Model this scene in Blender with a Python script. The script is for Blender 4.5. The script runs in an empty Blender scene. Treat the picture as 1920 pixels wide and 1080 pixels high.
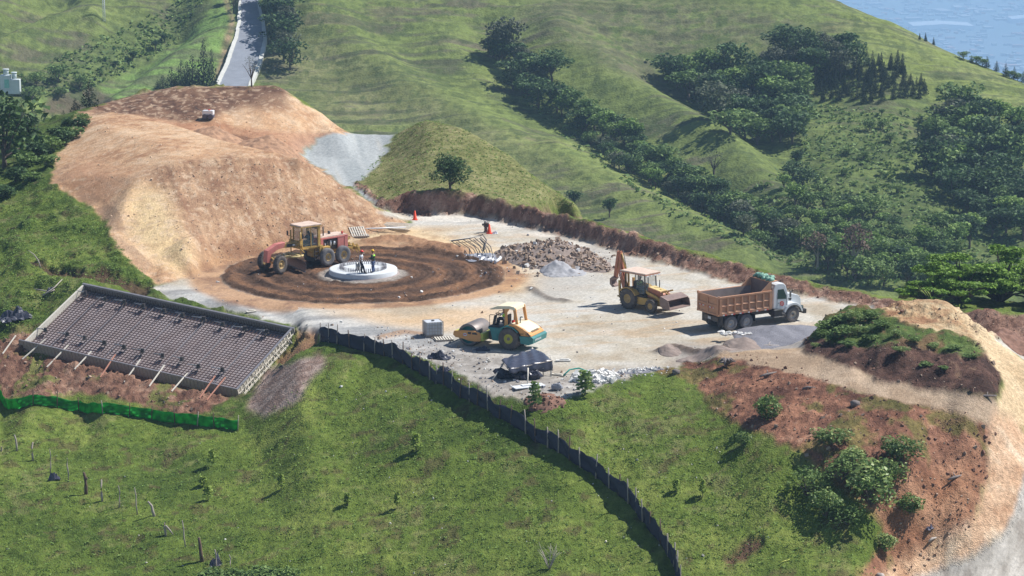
import bpy, bmesh, math, random
import numpy as np
from mathutils import Vector, Matrix, Euler
from mathutils.geometry import delaunay_2d_cdt
random.seed(7)
sc = bpy.context.scene
col = sc.collection
R = math.radians
# ------------------------------------------------------------------ camera
FP = 4600.0                      # focal length in pixels of the 1920 wide photograph
CAMH = 38.0
PITCH = math.atan((540 + 427) / FP)
cam = bpy.data.cameras.new('camera')
cam.sensor_width = 36.0
cam.lens = FP / 1920 * 36
cam.clip_start = 1.0
cam.clip_end = 40000
camo = bpy.data.objects.new('camera', cam)
camo.location = (0, 0, CAMH)
camo.rotation_euler = (math.pi / 2 - PITCH, 0, 0)
col.objects.link(camo)
sc.camera = camo
# ------------------------------------------------------------------ world and sun
SUN_AZ = math.atan2(0.45, 1.0)   # direction of the sun seen from above, from +x towards +y
SUN_EL = R(50)
w = bpy.data.worlds.new("World")
sc.world = w
w.use_nodes = True
nt = w.node_tree
nt.nodes.clear()
wo = nt.nodes.new('ShaderNodeOutputWorld')
bg = nt.nodes.new('ShaderNodeBackground')
sky = nt.nodes.new('ShaderNodeTexSky')
sky.sky_type = 'NISHITA'
sky.sun_disc = False
sky.sun_elevation = SUN_EL
sky.sun_rotation = math.pi / 2 - SUN_AZ
sky.altitude = 1700
bg.inputs[1].default_value = 0.085
nt.links.new(sky.outputs[0], bg.inputs[0])
nt.links.new(bg.outputs[0], wo.inputs[0])
sd = Vector((math.cos(SUN_EL) * math.cos(SUN_AZ), math.cos(SUN_EL) * math.sin(SUN_AZ), math.sin(SUN_EL)))
sl = bpy.data.lights.new('sun', 'SUN')
sl.energy = 4.9
sl.angle = R(0.5)
sl.color = (1.0, 0.965, 0.915)
so = bpy.data.objects.new('sun', sl)
so.location = (60, 180, 120)
so.rotation_euler = sd.to_track_quat('Z', 'Y').to_euler()
col.objects.link(so)
sc.view_settings.view_transform = 'Standard'
sc.view_settings.look = 'None'
sc.view_settings.gamma = 1.0
sc.view_settings.use_curve_mapping = False
sc.view_settings.exposure = 0.36
sc.cycles.max_bounces = 5
sc.cycles.diffuse_bounces = 3
sc.cycles.glossy_bounces = 2
sc.cycles.transparent_max_bounces = 8
sc.cycles.volume_bounces = 1
sc.cycles.use_adaptive_sampling = True
# ------------------------------------------------------------------ picture <-> world
_c, _s = math.cos(PITCH), math.sin(PITCH)
def ray(u, v):
    a = (u - 960) / FP; b = (540 - v) / FP
    return Vector((a, _c + b * _s, -_s + b * _c))
def PZ(u, v, z=0.0):
    d = ray(u, v); t = (z - CAMH) / d.z
    return Vector((d.x * t, d.y * t, z))
def PD(u, v, y):
    d = ray(u, v); t = y / d.y
    return Vector((d.x * t, y, CAMH + d.z * t))
def proj(x, y, z):
    zz = z - CAMH
    dep = y * _c - zz * _s
    up = y * _s + zz * _c
    return 960 + FP * x / dep, 540 - FP * up / dep
# ------------------------------------------------------------------ tagging helpers
def tag(o, label=None, cat=None, group=None, kind=None):
    if label: o['label'] = label
    if cat: o['category'] = cat
    if group: o['group'] = group
    if kind: o['kind'] = kind
    return o
def empty(name, loc, rz=0.0, label=None, cat=None, group=None):
    o = bpy.data.objects.new(name, None)
    o.empty_display_size = 0.3
    o.location = loc
    o.rotation_euler = (0, 0, rz)
    col.objects.link(o)
    return tag(o, label, cat, group)
def link(name, me, mat=None, parent=None, loc=None, rz=None):
    o = bpy.data.objects.new(name, me)
    if mat is not None and len(me.materials) == 0:
        for m_ in (mat if isinstance(mat, (list, tuple)) else [mat]):
            me.materials.append(m_)
    if parent is not None: o.parent = parent
    if loc is not None: o.location = loc
    if rz is not None: o.rotation_euler = (0, 0, rz)
    col.objects.link(o)
    return o
def copy_tree(o, parent=None):
    c = o.copy()
    col.objects.link(c)
    if parent is not None: c.parent = parent
    for ch in list(o.children): copy_tree(ch, c)
    return c
# ------------------------------------------------------------------ noise (numpy)
def _hash(ix, iy, seed):
    h = (ix.astype(np.int64) * 374761393 + iy.astype(np.int64) * 668265263 + seed * 974634777) & 0xffffffff
    h = ((h ^ (h >> 13)) * 1274126177) & 0xffffffff
    return ((h ^ (h >> 16)) & 0xffff).astype(np.float32) / 65535.0
def vnoise(x, y, seed=0):
    ix = np.floor(x); iy = np.floor(y)
    fx = x - ix; fy = y - iy
    fx = fx * fx * (3 - 2 * fx); fy = fy * fy * (3 - 2 * fy)
    ix = ix.astype(np.int64); iy = iy.astype(np.int64)
    a = _hash(ix, iy, seed); b = _hash(ix + 1, iy, seed)
    c = _hash(ix, iy + 1, seed); d = _hash(ix + 1, iy + 1, seed)
    return (a * (1 - fx) + b * fx) * (1 - fy) + (c * (1 - fx) + d * fx) * fy
def fbm(x, y, s, oct=4, seed=0, gain=0.55):
    x = x / s; y = y / s
    t = 0; amp = 1; tot = 0
    for k in range(oct):
        t = t + amp * vnoise(x * (2.03 ** k) + 17.3 * k, y * (2.03 ** k) - 9.1 * k, seed + k)
        tot += amp; amp *= gain
    return t / tot            # 0..1, mean 0.5
def sstep(a, b, x):
    t = np.clip((x - a) / (b - a), 0, 1)
    return t * t * (3 - 2 * t)
def inpoly(u, v, poly):
    inside = np.zeros(u.shape, bool)
    n = len(poly)
    for i in range(n):
        x1, y1 = poly[i]; x2, y2 = poly[(i + 1) % n]
        if y1 == y2: continue
        c = ((y1 > v) != (y2 > v)) & (u < (x2 - x1) * (v - y1) / (y2 - y1) + x1)
        inside ^= c
    return inside
# ================================================================== TERRAIN
# survey points (photo column, photo row, height) or (column, row, distance) -> x, y, z
TP = []
def tz(*pts):
    for u, v, z in pts:
        p = PZ(u, v, z); TP.append((p.x, p.y, p.z))
def td(*pts):
    for u, v, d in pts:
        p = PD(u, v, d); TP.append((p.x, p.y, p.z))
def dense(L, st=14):
    out = []
    for a, b in zip(L[:-1], L[1:]):
        n = max(1, int(abs(b[0] - a[0]) / st))
        out += [tuple(p + (q - p) * k / n for p, q in zip(a, b)) for k in range(n)]
    return out + [L[-1]]
def raw(u, v, d, extra):         # hidden points behind a silhouette (u, v at distance d): list of (more metres, height)
    k = ray(u, v).x / ray(u, v).y
    for dd, z in extra: TP.append((k * (d + dd), d + dd, z))
# foreground pasture
tz((-300,1300,-9.5),(300,1300,-9),(1000,1300,-8.5),(1600,1300,-8),(2200,1300,-8))
tz((-200,1080,-7.6),(0,1080,-7.3),(300,1080,-6.8),(600,1080,-6.2),(900,1080,-5.8),(1200,1080,-5.4),(1450,1080,-5.2),(1620,1080,-5.4))
tz((-200,900,-5.6),(0,900,-5.4),(200,900,-5.2),(400,900,-4.9),(650,900,-4.1),(900,900,-3.4),(1150,900,-3.0),(1350,900,-2.7),(1500,900,-2.4),(1620,920,-2.4))
tz((-200,770,-4.3),(0,770,-4.6),(150,770,-4.3),(300,790,-4.2),(460,805,-3.9),(640,800,-2.6),(850,800,-1.7),(1000,800,-1.5),(1200,800,-1.1),(1300,780,-0.6),(1400,800,-0.4),(1500,820,-0.3),(1600,840,-0.2),(1700,850,-0.3),(1780,850,-0.2))
tz((560,700,-0.9),(640,690,-0.5),(740,700,-0.5),(860,735,-0.5),(960,770,-0.7),(1080,770,-0.5),(1180,745,-0.2))
# pad
tz((300,545,0),(420,560,0),(560,615,0),(620,632,0),(700,650,0),(780,672,0),(870,705,0),(930,735,-.1),(1000,748,-.1),(1100,728,0),(1180,706,0),(1255,690,0))
tz((360,522,0),(400,502,0),(470,482,0),(560,464,0),(640,452,0),(700,442,0),(765,420,0),(900,480,0),(800,440,0),(1000,470,0),(1000,600,0),(1200,560,0),(800,600,0),(600,560,0),(1100,660,0),(680,510,0),(1400,590,0),(1300,640,0),(1480,640,0),(1550,595,0))
# berm toe / crest
toe = [(757,400),(880,403),(960,420),(1060,442),(1160,472),(1300,508),(1400,532),(1500,552),(1600,572),(1680,583),(1760,600),(1850,632),(1920,640),(2080,650)]
crest = [(720,373,214.5),(770,362,214),(830,354,213),(890,362,212),(960,380,208.4),(1050,400,203.5),(1160,430,197),(1300,470,189.3),(1400,499,184.8),(1500,526,180.8),(1600,547,177.2),(1690,565,174.7),(1760,578,171.5),(1850,585,168),(1920,590,167),(2080,598,166)]
crest = dense(crest)
tz(*[(u, v, 0) for u, v in dense(toe)])
td(*[(u, v, d) for u, v, d in crest])
for u, v, d in [c for c in crest if c[0] >= 1050]:
    zc = PD(u, v, d).z
    raw(u, v, d, [(2.0, zc - .3), (5, zc - 3.0), (14, -9), (45, -22)] if u < 1680 else [(2.0, zc - .3), (5, -.6), (17, -1.8), (30, -7), (55, -22)])
# mound and track on the right
tz((1262,692,.2),(1345,664,.9),(1440,664,1.0),(1510,657,1.2),(1500,700,1.1),(1420,688,1.0),(1650,745,.9),(1613,689,1.2),(1650,709,1.15),(1700,717,1.1),(1780,731,1.0),(1860,747,1.0),(1800,775,.8),(1900,770,1.0),(1300,720,-.1),(1380,740,.2),(1500,760,.3),(1620,790,.3),(1860,795,.7))
td((1513,640,157.2),(1560,646,154.9),(1600,653,152.4),(1646,658,149.9),(1697,661,149.3),(1780,673,147.9),(1850,680,146.4))
td((1512,640,156.2),(1550,595,160),(1590,575,160.5),(1640,580,160),(1690,563,162),(1745,557,162),(1780,564,161),(1820,600,158.5),(1850,625,156.5),(1920,682,152.5),(2000,750,149))
td((1700,615,154.5),(1780,640,152.5),(1840,660,150.5),(1885,718,148.0))
for u, v, d in [(1550,595,160),(1590,575,160.5),(1640,580,160),(1690,563,162),(1745,557,162),(1780,564,161),(1850,625,156.5),(1920,682,152.5),(2000,750,149)]:
    raw(u, v, d, [(4.5, .1 if u < 1850 else 0)])
td((1850,850,141.5),(1848,900,139.3),(1838,960,137.4),(1770,1020,136),(1690,1070,134))
td((1900,850,142.2),(1890,900,140.6),(1870,960,139.4),(1920,900,141.4),(1920,1000,137.4),(1830,1020,137.2),(1750,1075,134.6),(1920,1080,134.6),(2100,900,141),(2100,1080,135),(2050,800,146))
# sloping anchored mat and its surroundings
SLA, SLB, SLC, SLD = PD(158,534,176), PD(545,616,168), PD(432,722,162), PD(48,640,170)
for p in (SLA, SLB, SLC, SLD): TP.append((p.x, p.y, p.z - .55))
_sn = (SLB - SLA).cross(SLD - SLA).normalized()
if _sn.z < 0: _sn = -_sn
td((285,522,183.6),(150,505,181),(590,618,167.3),(560,660,162.6))
tz((440,762,-3.6),(330,740,-3.4),(200,710,-3.0),(100,688,-2.7),(20,664,-2.3),(-60,660,-2.4))
td((20,625,171.8),(-200,640,172))
# left pasture
td((0,600,175),(0,520,183.5),(80,530,180.5),(0,500,187),(0,420,198),(0,330,214),(0,262,232),(-200,600,176),(-200,400,201),(-200,262,232),(120,470,188.5),(150,420,194.5),(60,400,199),(70,330,210),(200,480,187))
td((35,488,186.3),(130,500,184.0),(36,491,185.4),(130,507,182.8),(230,520,181.0),(232,526,180.0))
# orange hill
tz((280,528,.3),(250,500,1.0),(215,460,1.9),(205,430,2.5),(190,400,2.9),(150,375,3.3),(97,345,3.8),(105,300,4.4),(130,260,5.0),(155,215,5.8))
tz((240,440,2.2),(232,380,4.0),(262,330,5.3),(330,306,6.1),(450,295,6.3),(300,270,6.4),(200,240,6.1),(160,290,5.0),(150,330,4.5),(300,480,1.2),(350,440,2.6))
for (u0, v0, z0), (u1, v1) in (((330,306,6.1),(350,522)),((395,300,6.2),(400,502)),((450,295,6.3),(440,490)),((505,293,6.2),(500,478)),((560,292,6.1),(560,464)),((600,318,4.7),(622,455)),((640,345,3.4),(660,449)),((700,383,1.7),(714,438))):
    a_, b_ = PZ(u0, v0, z0), PZ(u1, v1, 0)
    for t_ in (.0, .04, .35, .68): p_ = a_.lerp(b_, t_); TP.append((p_.x, p_.y, p_.z + .0))
sil = [(200,208,6.1),(245,212,6.2),(330,232,6.3),(420,262,6.3),(500,280,6.3),(560,292,6.1),(600,318,4.7),(640,345,3.4),(700,383,1.7),(745,406,.6)]
sil = dense([s_ + (zb_,) for s_, zb_ in zip(sil, (4.2,4.0,3.3,2.8,2.2,.9,.4,.2,.1,0))])
tz(*[s_[:3] for s_ in sil])
for (u, v, z), zb in [(s_[:3], s_[3]) for s_ in sil]:
    p = PZ(u, v, z); raw(u, v, p.y, [(2.6, (z + zb) / 2 ), (5.0, zb)])
td((250,215,243),(330,230,241.5),(400,238,240.5),(480,246,242),(560,250,244.5),(640,253,247))
tz((480,270,2.3),(540,282,1.7),(430,255,2.9))
bw = [(60,236,236),(160,206,243),(215,190,248),(270,177,250),(330,165,251),(430,164,252),(520,163,252),(560,188,251.5),(610,220,250.5),(655,249,250)]
bw = dense(bw)
td(*bw)
for u, v, d in [b_ for b_ in bw if b_[0] < 625]:
    z = PD(u, v, d).z; raw(u, v, d, [(3, z - .2), (9, z - 4), (45, -14)])
raw(0, 262, 232, [(4, 2), (14, -3), (60, -15)]); raw(-200, 262, 232, [(4, 2), (14, -3), (60, -15)])
# upper gravel road over the saddle
td((625,253,250),(680,252,251),(735,253,250.5))
tz((575,290,.6),(720,298,.15),(700,312,.1),(668,345,0),(700,372,0),(660,300,.3))
raw(600, 330, 226, [(0, 0)])
for u in (640, 700, 745): raw(u, 252, 251, [(6, .4), (14, -4), (50, -16)])
# grass spur with the lone tree
sp = [(752,256,251.5),(775,233,250),(800,225,248),(850,235,244),(900,257,240),(950,290,235.5),(1000,330,230.5),(1040,360,226.5),(1085,387,222)]
td(*sp)
for u, v, d in sp:
    z = PD(u, v, d).z; raw(u, v, d, [(4, z - .6), (12, z - 6), (45, -18)])
td((830,350,216),(750,362,219),(715,345,226),(740,300,239),(900,358,214.5),(980,378,212),(800,290,232),(870,310,228))
tz((1085,408,-.6))
# far slopes: distance grows with the height in the picture, folds shift it
def fd(v): return 360 + (450 - v) * .27
FAR = []
for u in (-200, -60, 80, 220, 360, 500, 640, 800, 960, 1120, 1280, 1440, 1600, 1760, 1920, 2080):
    for v in range(-40, 640, 60):
        FAR.append((u, v))
for u, v in FAR:
    if u >= 1500 and v < (u - 1560) * .43 + 12: continue
    if u < 600 and v > 260: continue
    if u < 900 and v > 300: continue
    if u < 1200 and v > 460: continue
    fold = 0
    td((u, v, fd(v) + fold))
farsil = [(1440,-76),(1500,-48),(1560,-15),(1620,11),(1680,38),(1750,70),(1800,96),(1850,118),(1920,143),(2000,175),(2100,215)]
td(*[(u, v, fd(v)) for u, v in farsil])
for u, v in farsil:
    d = fd(v); z = PD(u, v, d).z; raw(u, v, d, [(12, z - .8), (40, z - 12), (300, -150)])
td(*[(u, v, fd(v)) for u in (-200, 200, 600, 1000, 1300) for v in (-90, -170)])
for u in (-200, 200, 600, 1000, 1300): raw(u, -170, fd(-170), [(300, -120)])
raw(-400,0,950,[(0,-320)]); raw(700,0,950,[(0,-320)]); raw(2300,0,950,[(0,-330)])
# keep samples on a common fan: column direction k = x / y, rows at fixed distance
cu = np.arange(-190, 2111, 2.7)
K = (cu - 960) / FP / _c * 1.0
rows = [np.arange(112, 131, .5), np.arange(131, 262, .215), np.arange(262, 345, 1.1), np.arange(345, 570, .5), np.arange(570, 940, 9)]
Y1 = np.concatenate(rows)
NY, NX = len(Y1), len(K)
YY, KK = np.meshgrid(Y1, K, indexing='ij')
XX = YY * KK
# triangulate in (k*200, y) so that near and far triangles keep a fair shape
pts = [(x / y * 700, y) for x, y, z in TP]
zs = np.array([p[2] for p in TP])
# fan borders
for kk in (-.34, .34):
    for yy in (100, 130, 160, 200, 260, 340, 400, 480, 960):
        pts.append((kk * 700, yy)); 
        zs = np.append(zs, -8 if yy < 140 else 0 if yy < 240 else -30 if yy < 420 else -20 if yy < 500 else -320)
vco, ve, vf, ov, oe, of = delaunay_2d_cdt([Vector(p) for p in pts], [], [], 0, 1e-5)
zv = np.array([zs[o[0]] if len(o) else 0 for o in ov])
gx = KK * 700
ZZ = np.full(YY.shape, np.nan)
kcol = K * 700
for f in vf:
    a, b, c = [vco[i] for i in f]
    za, zb, zc = [zv[i] for i in f]
    j0 = np.searchsorted(kcol, min(a.x, b.x, c.x)); j1 = np.searchsorted(kcol, max(a.x, b.x, c.x), 'right')
    i0 = np.searchsorted(Y1, min(a.y, b.y, c.y)); i1 = np.searchsorted(Y1, max(a.y, b.y, c.y), 'right')
    if j1 <= j0 or i1 <= i0: continue
    det = (b.y - c.y) * (a.x - c.x) + (c.x - b.x) * (a.y - c.y)
    if abs(det) < 1e-9: continue
    px = kcol[None, j0:j1]; py = Y1[i0:i1, None]
    l1 = ((b.y - c.y) * (px - c.x) + (c.x - b.x) * (py - c.y)) / det
    l2 = ((c.y - a.y) * (px - c.x) + (a.x - c.x) * (py - c.y)) / det
    l3 = 1 - l1 - l2
    m = (l1 > -1e-6) & (l2 > -1e-6) & (l3 > -1e-6)
    z = l1 * za + l2 * zb + l3 * zc
    ZZ[i0:i1, j0:j1] = np.where(m, z, ZZ[i0:i1, j0:j1])
for i in range(1, NY): ZZ[i] = np.where(np.isnan(ZZ[i]), ZZ[i - 1], ZZ[i])
ZZ = np.nan_to_num(ZZ, nan=-9.0)
def blur(a, n, ax):
    if n < 1: return a
    k = 2 * n + 1
    pad = [(0, 0), (0, 0)]; pad[ax] = (n + 1, n)
    c = np.cumsum(np.pad(a, pad, mode='edge'), axis=ax, dtype=np.float64)
    return (c[k:] - c[:-k]) / k if ax == 0 else (c[:, k:] - c[:, :-k]) / k
def blur2(a, ny, nx, it=2):
    for _ in range(it): a = blur(blur(a, ny, 0), nx, 1)
    return a
sm1 = blur2(ZZ, 1, 3)
sm2 = blur2(ZZ, 7, 12)
smf = blur2(ZZ, 22, 26, 3)
wf = sstep(300, 350, YY)
near_soft = sstep(158, 140, YY)           # the pasture is softer than the earthworks
ZZ = sm1 * (1 - near_soft) + sm2 * near_soft
ZZ = ZZ * (1 - wf) + smf * wf
U, V = proj(XX, YY, ZZ)
def seg_d(u, v, line, sv=1.0):           # distance to a polyline in (column, row) units
    d = np.full(u.shape, 1e9)
    for (x1, y1), (x2, y2) in zip(line[:-1], line[1:]):
        dx, dy = x2 - x1, (y2 - y1) * sv
        t = np.clip(((u - x1) * dx + (v - y1) * sv * dy) / (dx * dx + dy * dy), 0, 1)
        d = np.minimum(d, np.hypot(u - x1 - t * dx, (v - y1) * sv - t * dy))
    return d
far = YY > 300
# ridges and gullies of the far slopes (each a line across the hill)
def fold(line, amp, wid):
    global ZZ
    d = seg_d(U, V, line)
    ZZ = ZZ + np.where(far, amp * np.exp(-(d / wid) ** 2), 0)
G1 = [(905,60),(940,110),(1000,190),(1100,240),(1200,310),(1290,370),(1400,430),(1480,470)]
G2 = [(1230,130),(1330,190),(1400,240),(1480,330),(1560,420)]
R1 = [(540,0),(640,60),(760,160),(900,230),(1060,320),(1200,400),(1400,480)]
R2 = [(1040,70),(1150,140),(1270,220),(1400,320),(1480,400)]
G3 = [(700,80),(800,150),(900,190),(1000,270)]
G4 = [(1760,220),(1800,330),(1850,420)]
G5 = [(60,60),(200,90),(340,70)]
G6 = [(100,200),(230,120),(330,40)]
R6 = [(210,180),(330,110),(440,60)]
for ln, am, wd in ((G1,-1.6,38),(G2,-1.8,50),(R1,2.2,42),(R2,2.6,40),(G3,-1.0,40),(G4,-1.6,50),(G6,-4,40),(R6,1.5,25),([(0,100),(90,60),(170,42)],3.0,26),([(-50,60),(60,20),(120,-20)],-2.5,24),([(1350,-20),(1480,60),(1650,150)],1.5,60)):
    fold(ln, am, wd)
ZZ = ZZ + np.where(far, (fbm(XX, YY, 40, 3, 5) - .5) * 3.0 * wf, 0)
ZZ = ZZ + np.where(YY < 160, (fbm(XX, YY, 9, 3, 15) - .5) * .55 * sstep(160, 150, YY), 0)
# the yard is graded flat; the bank under the bar grid is dug out
FLAT = [(800,408),(880,408),(960,425),(1060,446),(1160,476),(1300,512),(1400,537),(1500,557),(1580,576),(1530,600),(1480,645),(1330,652),(1240,684),(1100,720),(1000,738),(930,725),(870,690),(800,662),(640,622),(560,600),(420,560),(330,538),(420,512),(560,470),(700,446),(760,424)]
U, V = proj(XX, YY, ZZ)
fl = blur2((inpoly(U, V, FLAT) & (YY < 262) & (ZZ > -1.0) & (ZZ < 2.2)) * 1.0, 4, 5)
ZZ = ZZ * (1 - fl)
def carve():
    global ZZ
    a1, a2 = SLB - SLA, SLD - SLA
    det = a1.x * a2.y - a1.y * a2.x
    dx, dy = XX - SLA.x, YY - SLA.y
    s = (dx * a2.y - dy * a2.x) / det; t = (a1.x * dy - a1.y * dx) / det
    pl = SLA.z + s * a1.z + t * a2.z
    ins = (s > -.015) & (s < 1.02) & (t > -.03) & (t < 1.02)
    ZZ = np.where(ins, np.minimum(ZZ, pl - .8), ZZ)
    fr = (s > -.06) & (s < 1.03) & (t >= 1.02) & (t < 1.12)
    ZZ = np.where(fr, np.minimum(ZZ, pl - .95), ZZ)
    rt = (s >= 1.02) & (s < 1.10) & (t > .05) & (t < 1.1)
    ZZ = np.where(rt, np.minimum(ZZ, pl - .65), ZZ)
    out = (s > -.08) & (s < 1.06) & (t > -.2) & (t < 1.02) & ~ins & ~rt
    ZZ = np.where(out, np.minimum(ZZ, pl - .12), ZZ)
carve()
ZBASE = ZZ.copy()
U, V = proj(XX, YY, ZZ)
# distortion of the zone edges
wu = (fbm(XX, YY, 1.6, 3, 31) - .5) * 22 + (fbm(XX, YY, .45, 2, 33) - .5) * 9
wv = (fbm(XX, YY, 1.6, 3, 37) - .5) * 13 + (fbm(XX, YY, .45, 2, 39) - .5) * 6
near = YY < 262
def zone(poly, b=1, warp=1.0, nr=True, lay=None):
    m = inpoly(U + wu * warp, V + wv * warp, poly)
    m &= (near if nr else far)
    if lay is not None: m &= (YY > lay[0]) & (YY < lay[1])
    m = m.astype(np.float32)
    return blur2(m, b, b, 1) if b else m
# ------------------------------------------------------------------ surface zones
ORANGE = [(140,214),(215,188),(330,162),(530,161),(562,186),(662,250),(640,256),(600,262),(565,292),(640,345),(700,385),(775,420),(700,443),(560,466),(470,484),(400,504),(350,527),(290,535),(255,500),(215,462),(205,430),(190,400),(150,376),(95,346),(103,300),(128,260)]
PAD = [(700,398),(757,396),(880,400),(960,418),(1060,440),(1160,470),(1300,507),(1400,531),(1500,551),(1600,571),(1700,586),(1760,600),(1560,600),(1510,655),(1440,664),(1340,668),(1262,690),(1180,706),(1110,728),(1030,752),(975,752),(925,742),(870,706),(800,674),(740,655),(690,640),(600,622),(555,612),(300,556),(282,540),(350,520),(400,500),(470,478),(560,462),(700,440),(780,418)]
ROADUP = [(757,402),(700,385),(655,348),(640,345),(565,292),(600,262),(625,250),(738,250),(724,285),(706,310),(668,345),(700,372),(757,396)]
BERM = [(716,377),(770,364),(830,357),(890,364),(960,383),(1050,403),(1160,433),(1300,473),(1400,502),(1500,529),(1600,550),(1690,568),(1760,580),(1850,588),(1920,593),(2100,600),(2100,655),(1920,642),(1850,633),(1760,602),(1690,586),(1600,573),(1500,553),(1400,533),(1300,509),(1160,473),(1060,443),(960,421),(880,404),(757,402),(716,390),(690,368),(660,350),(672,342)]
REDSLOPE = [(1236,697),(1262,690),(1340,668),(1440,664),(1600,735),(1800,770),(1870,790),(1850,900),(1838,980),(1770,1030),(1690,1090),(1600,1090),(1645,1040),(1655,985),(1600,940),(1560,900),(1500,850),(1440,815),(1380,795),(1335,770),(1310,735),(1290,712)]
TRACK = [(1335,664),(1450,656),(1520,652),(1600,672),(1700,700),(1800,735),(1860,745),(1890,765),(1862,800),(1800,778),(1650,748),(1500,703),(1420,684),(1345,672)]
BANK = [(1505,640),(1550,592),(1590,575),(1700,600),(1850,650),(1882,718),(1872,752),(1780,736),(1700,722),(1650,713),(1610,692),(1508,660)]
MGRASS = [(1518,636),(1545,594),(1590,570),(1650,578),(1700,610),(1780,625),(1842,655),(1852,676),(1780,668),(1697,656),(1646,654),(1600,648),(1560,642)]
MTAN = [(1640,580),(1690,560),(1745,552),(1788,560),(1830,620),(1862,672),(1842,662),(1780,628),(1705,612)]
CREAM = [(1780,560),(1850,620),(1920,678),(2100,780),(2100,860),(1920,800),(1880,790),(1868,760),(1885,722),(1850,668)]
OBANK = [(1862,770),(1900,780),(1955,830),(1940,890),(1915,965),(1885,1015),(1820,1055),(1735,1090),(1640,1100),(1690,1050),(1770,1010),(1835,965),(1848,900),(1855,820)]
LROAD = [(2100,800),(1935,850),(1922,890),(1900,960),(1872,1010),(1810,1046),(1725,1078),(1640,1130),(2100,1130)]
LROAD2 = [(1862,636),(1950,640),(2100,650),(2100,780),(1920,676),(1890,655)]
SLABSOIL = [(-200,640),(0,636),(50,612),(80,640),(430,724),(452,700),(440,740),(395,768),(330,772),(260,758),(190,738),(90,748),(-200,740)]
PATCH = [(505,690),(600,668),(604,695),(575,730),(555,755),(500,780),(462,768),(480,722)]
TRENCH = [(556,612),(600,615),(596,640),(560,660),(525,682),(520,672),(548,648)]
HOLE = [(1352,1058),(1395,1010),(1430,1005),(1432,1020),(1400,1040),(1365,1062)]
SCARP = [(20,484),(60,492),(130,503),(180,508),(240,518),(285,537),(270,556),(225,532),(160,520),(100,512),(60,500)]
SUB_BACK = [(140,214),(215,186),(330,160),(535,158),(548,172),(500,180),(430,205),(400,224),(330,231),(250,212)]
SUB_CREAM = [(225,375),(255,350),(310,365),(330,430),(375,485),(345,520),(290,485),(245,440)]
SUB_FACE = [(262,322),(330,300),(450,292),(562,290),(640,345),(775,420),(700,445),(560,468),(400,500),(330,440),(320,370)]
SUB_LEFTRED = [(95,346),(105,300),(160,290),(240,330),(235,400),(190,400)]
zz = {}
def n01(s, seed, o=4): return fbm(XX, YY, s, o, seed)
zz['orange'] = zone(ORANGE); zz['pad'] = zone(PAD); zz['road'] = zone(ROADUP)
zz['berm'] = zone(BERM); zz['red'] = zone(REDSLOPE, warp=1.6); zz['track'] = zone(TRACK)
zz['bank'] = zone(BANK); zz['mgrass'] = zone(MGRASS, warp=1.3); zz['mtan'] = zone(MTAN); zz['cream'] = zone(CREAM, warp=.4)
zz['obank'] = zone(OBANK, 2); zz['lroad'] = zone(LROAD, 1); zz['lroad2'] = zone(LROAD2, lay=(156, 172))
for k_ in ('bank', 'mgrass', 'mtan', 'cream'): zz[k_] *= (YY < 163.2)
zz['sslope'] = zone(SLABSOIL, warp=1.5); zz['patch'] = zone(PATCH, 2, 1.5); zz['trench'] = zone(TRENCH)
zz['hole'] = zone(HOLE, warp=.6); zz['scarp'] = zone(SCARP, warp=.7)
DC = PZ(680, 513.5, 0)
RR = np.hypot(XX - DC.x, YY - DC.y); PH = np.arctan2(YY - DC.y, XX - DC.x)
rw = RR + (n01(3, 51) - .5) * .9
zz['disc'] = sstep(11.15, 10.9, rw).astype(np.float32)
zz['discrim'] = (sstep(13.4, 12.2, rw + (PH > 0) * .8 - .8 * (np.cos(PH) < -.3)) * (1 - zz['disc']) * (zz['pad'] + zz['orange'] > .3)).astype(np.float32)
# ------------------------------------------------------------------ relief
lump = fbm(XX, YY, .9, 4, 61, .6) - .5
lump2 = 1 - np.abs(2 * fbm(XX, YY, .55, 3, 65, .6) - 1)
grassy = np.ones_like(YY)
for k_ in ('orange','pad','road','berm','red','track','bank','cream','obank','lroad','lroad2','sslope','patch','disc','mtan'):
    grassy = grassy * (1 - zz[k_])
grassy = np.maximum(grassy, zz['mgrass']) * near
rough = (1 - sstep(150, 156, YY))             # smooth lower meadow, tussocky upper left one
tuss = sstep(.45, .8, fbm(XX, YY, 2.2, 3, 71)) * (U < 420) * (V < 620)
ZZ = ZZ + grassy * (lump * .22 + (fbm(XX, YY, .25, 2, 73) - .5) * .10 + tuss * .42 * (.4 + lump2 * .9) + (fbm(XX * .6 + YY * .5, YY * 1.6 - XX * .4, 2.0, 2, 75) - .5) * .35)
ZZ = ZZ + zz['orange'] * (lump * .12 + (fbm(XX * 1.2 + YY * .35, YY * .12, .33, 2, 77) - .5) * .10 * zone(SUB_FACE, 3))
ZZ = ZZ + zz['berm'] * (lump * .6 + lump2 * .3 - .12)
ZZ = ZZ + zz['red'] * (lump * .36 + lump2 * .2 - .1) * (1 - zz['track'] * .8)
ZZ = ZZ + zz['sslope'] * (lump * .6 + lump2 * .3 - .25)
ZZ = ZZ + zz['bank'] * (1 - zz['mgrass']) * (lump * .5 + lump2 * .15)
ZZ = ZZ + zz['mgrass'] * (fbm(XX, YY, 1.3, 3, 79) - .35) * .8
ZZ = ZZ + (zz['mtan'] + zz['cream'] + zz['obank']) * lump * .28
ZZ = ZZ + (zz['pad'] + zz['lroad'] + zz['road']) * (lump * .05 + (fbm(XX * .25 + YY, YY * .3 - XX, .5, 2, 81) - .5) * .03)
ZZ = ZZ - zz['trench'] * .45 - zz['hole'] * .25 - zz['scarp'] * .5 * lump2 + zz['patch'] * lump * .1
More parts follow.
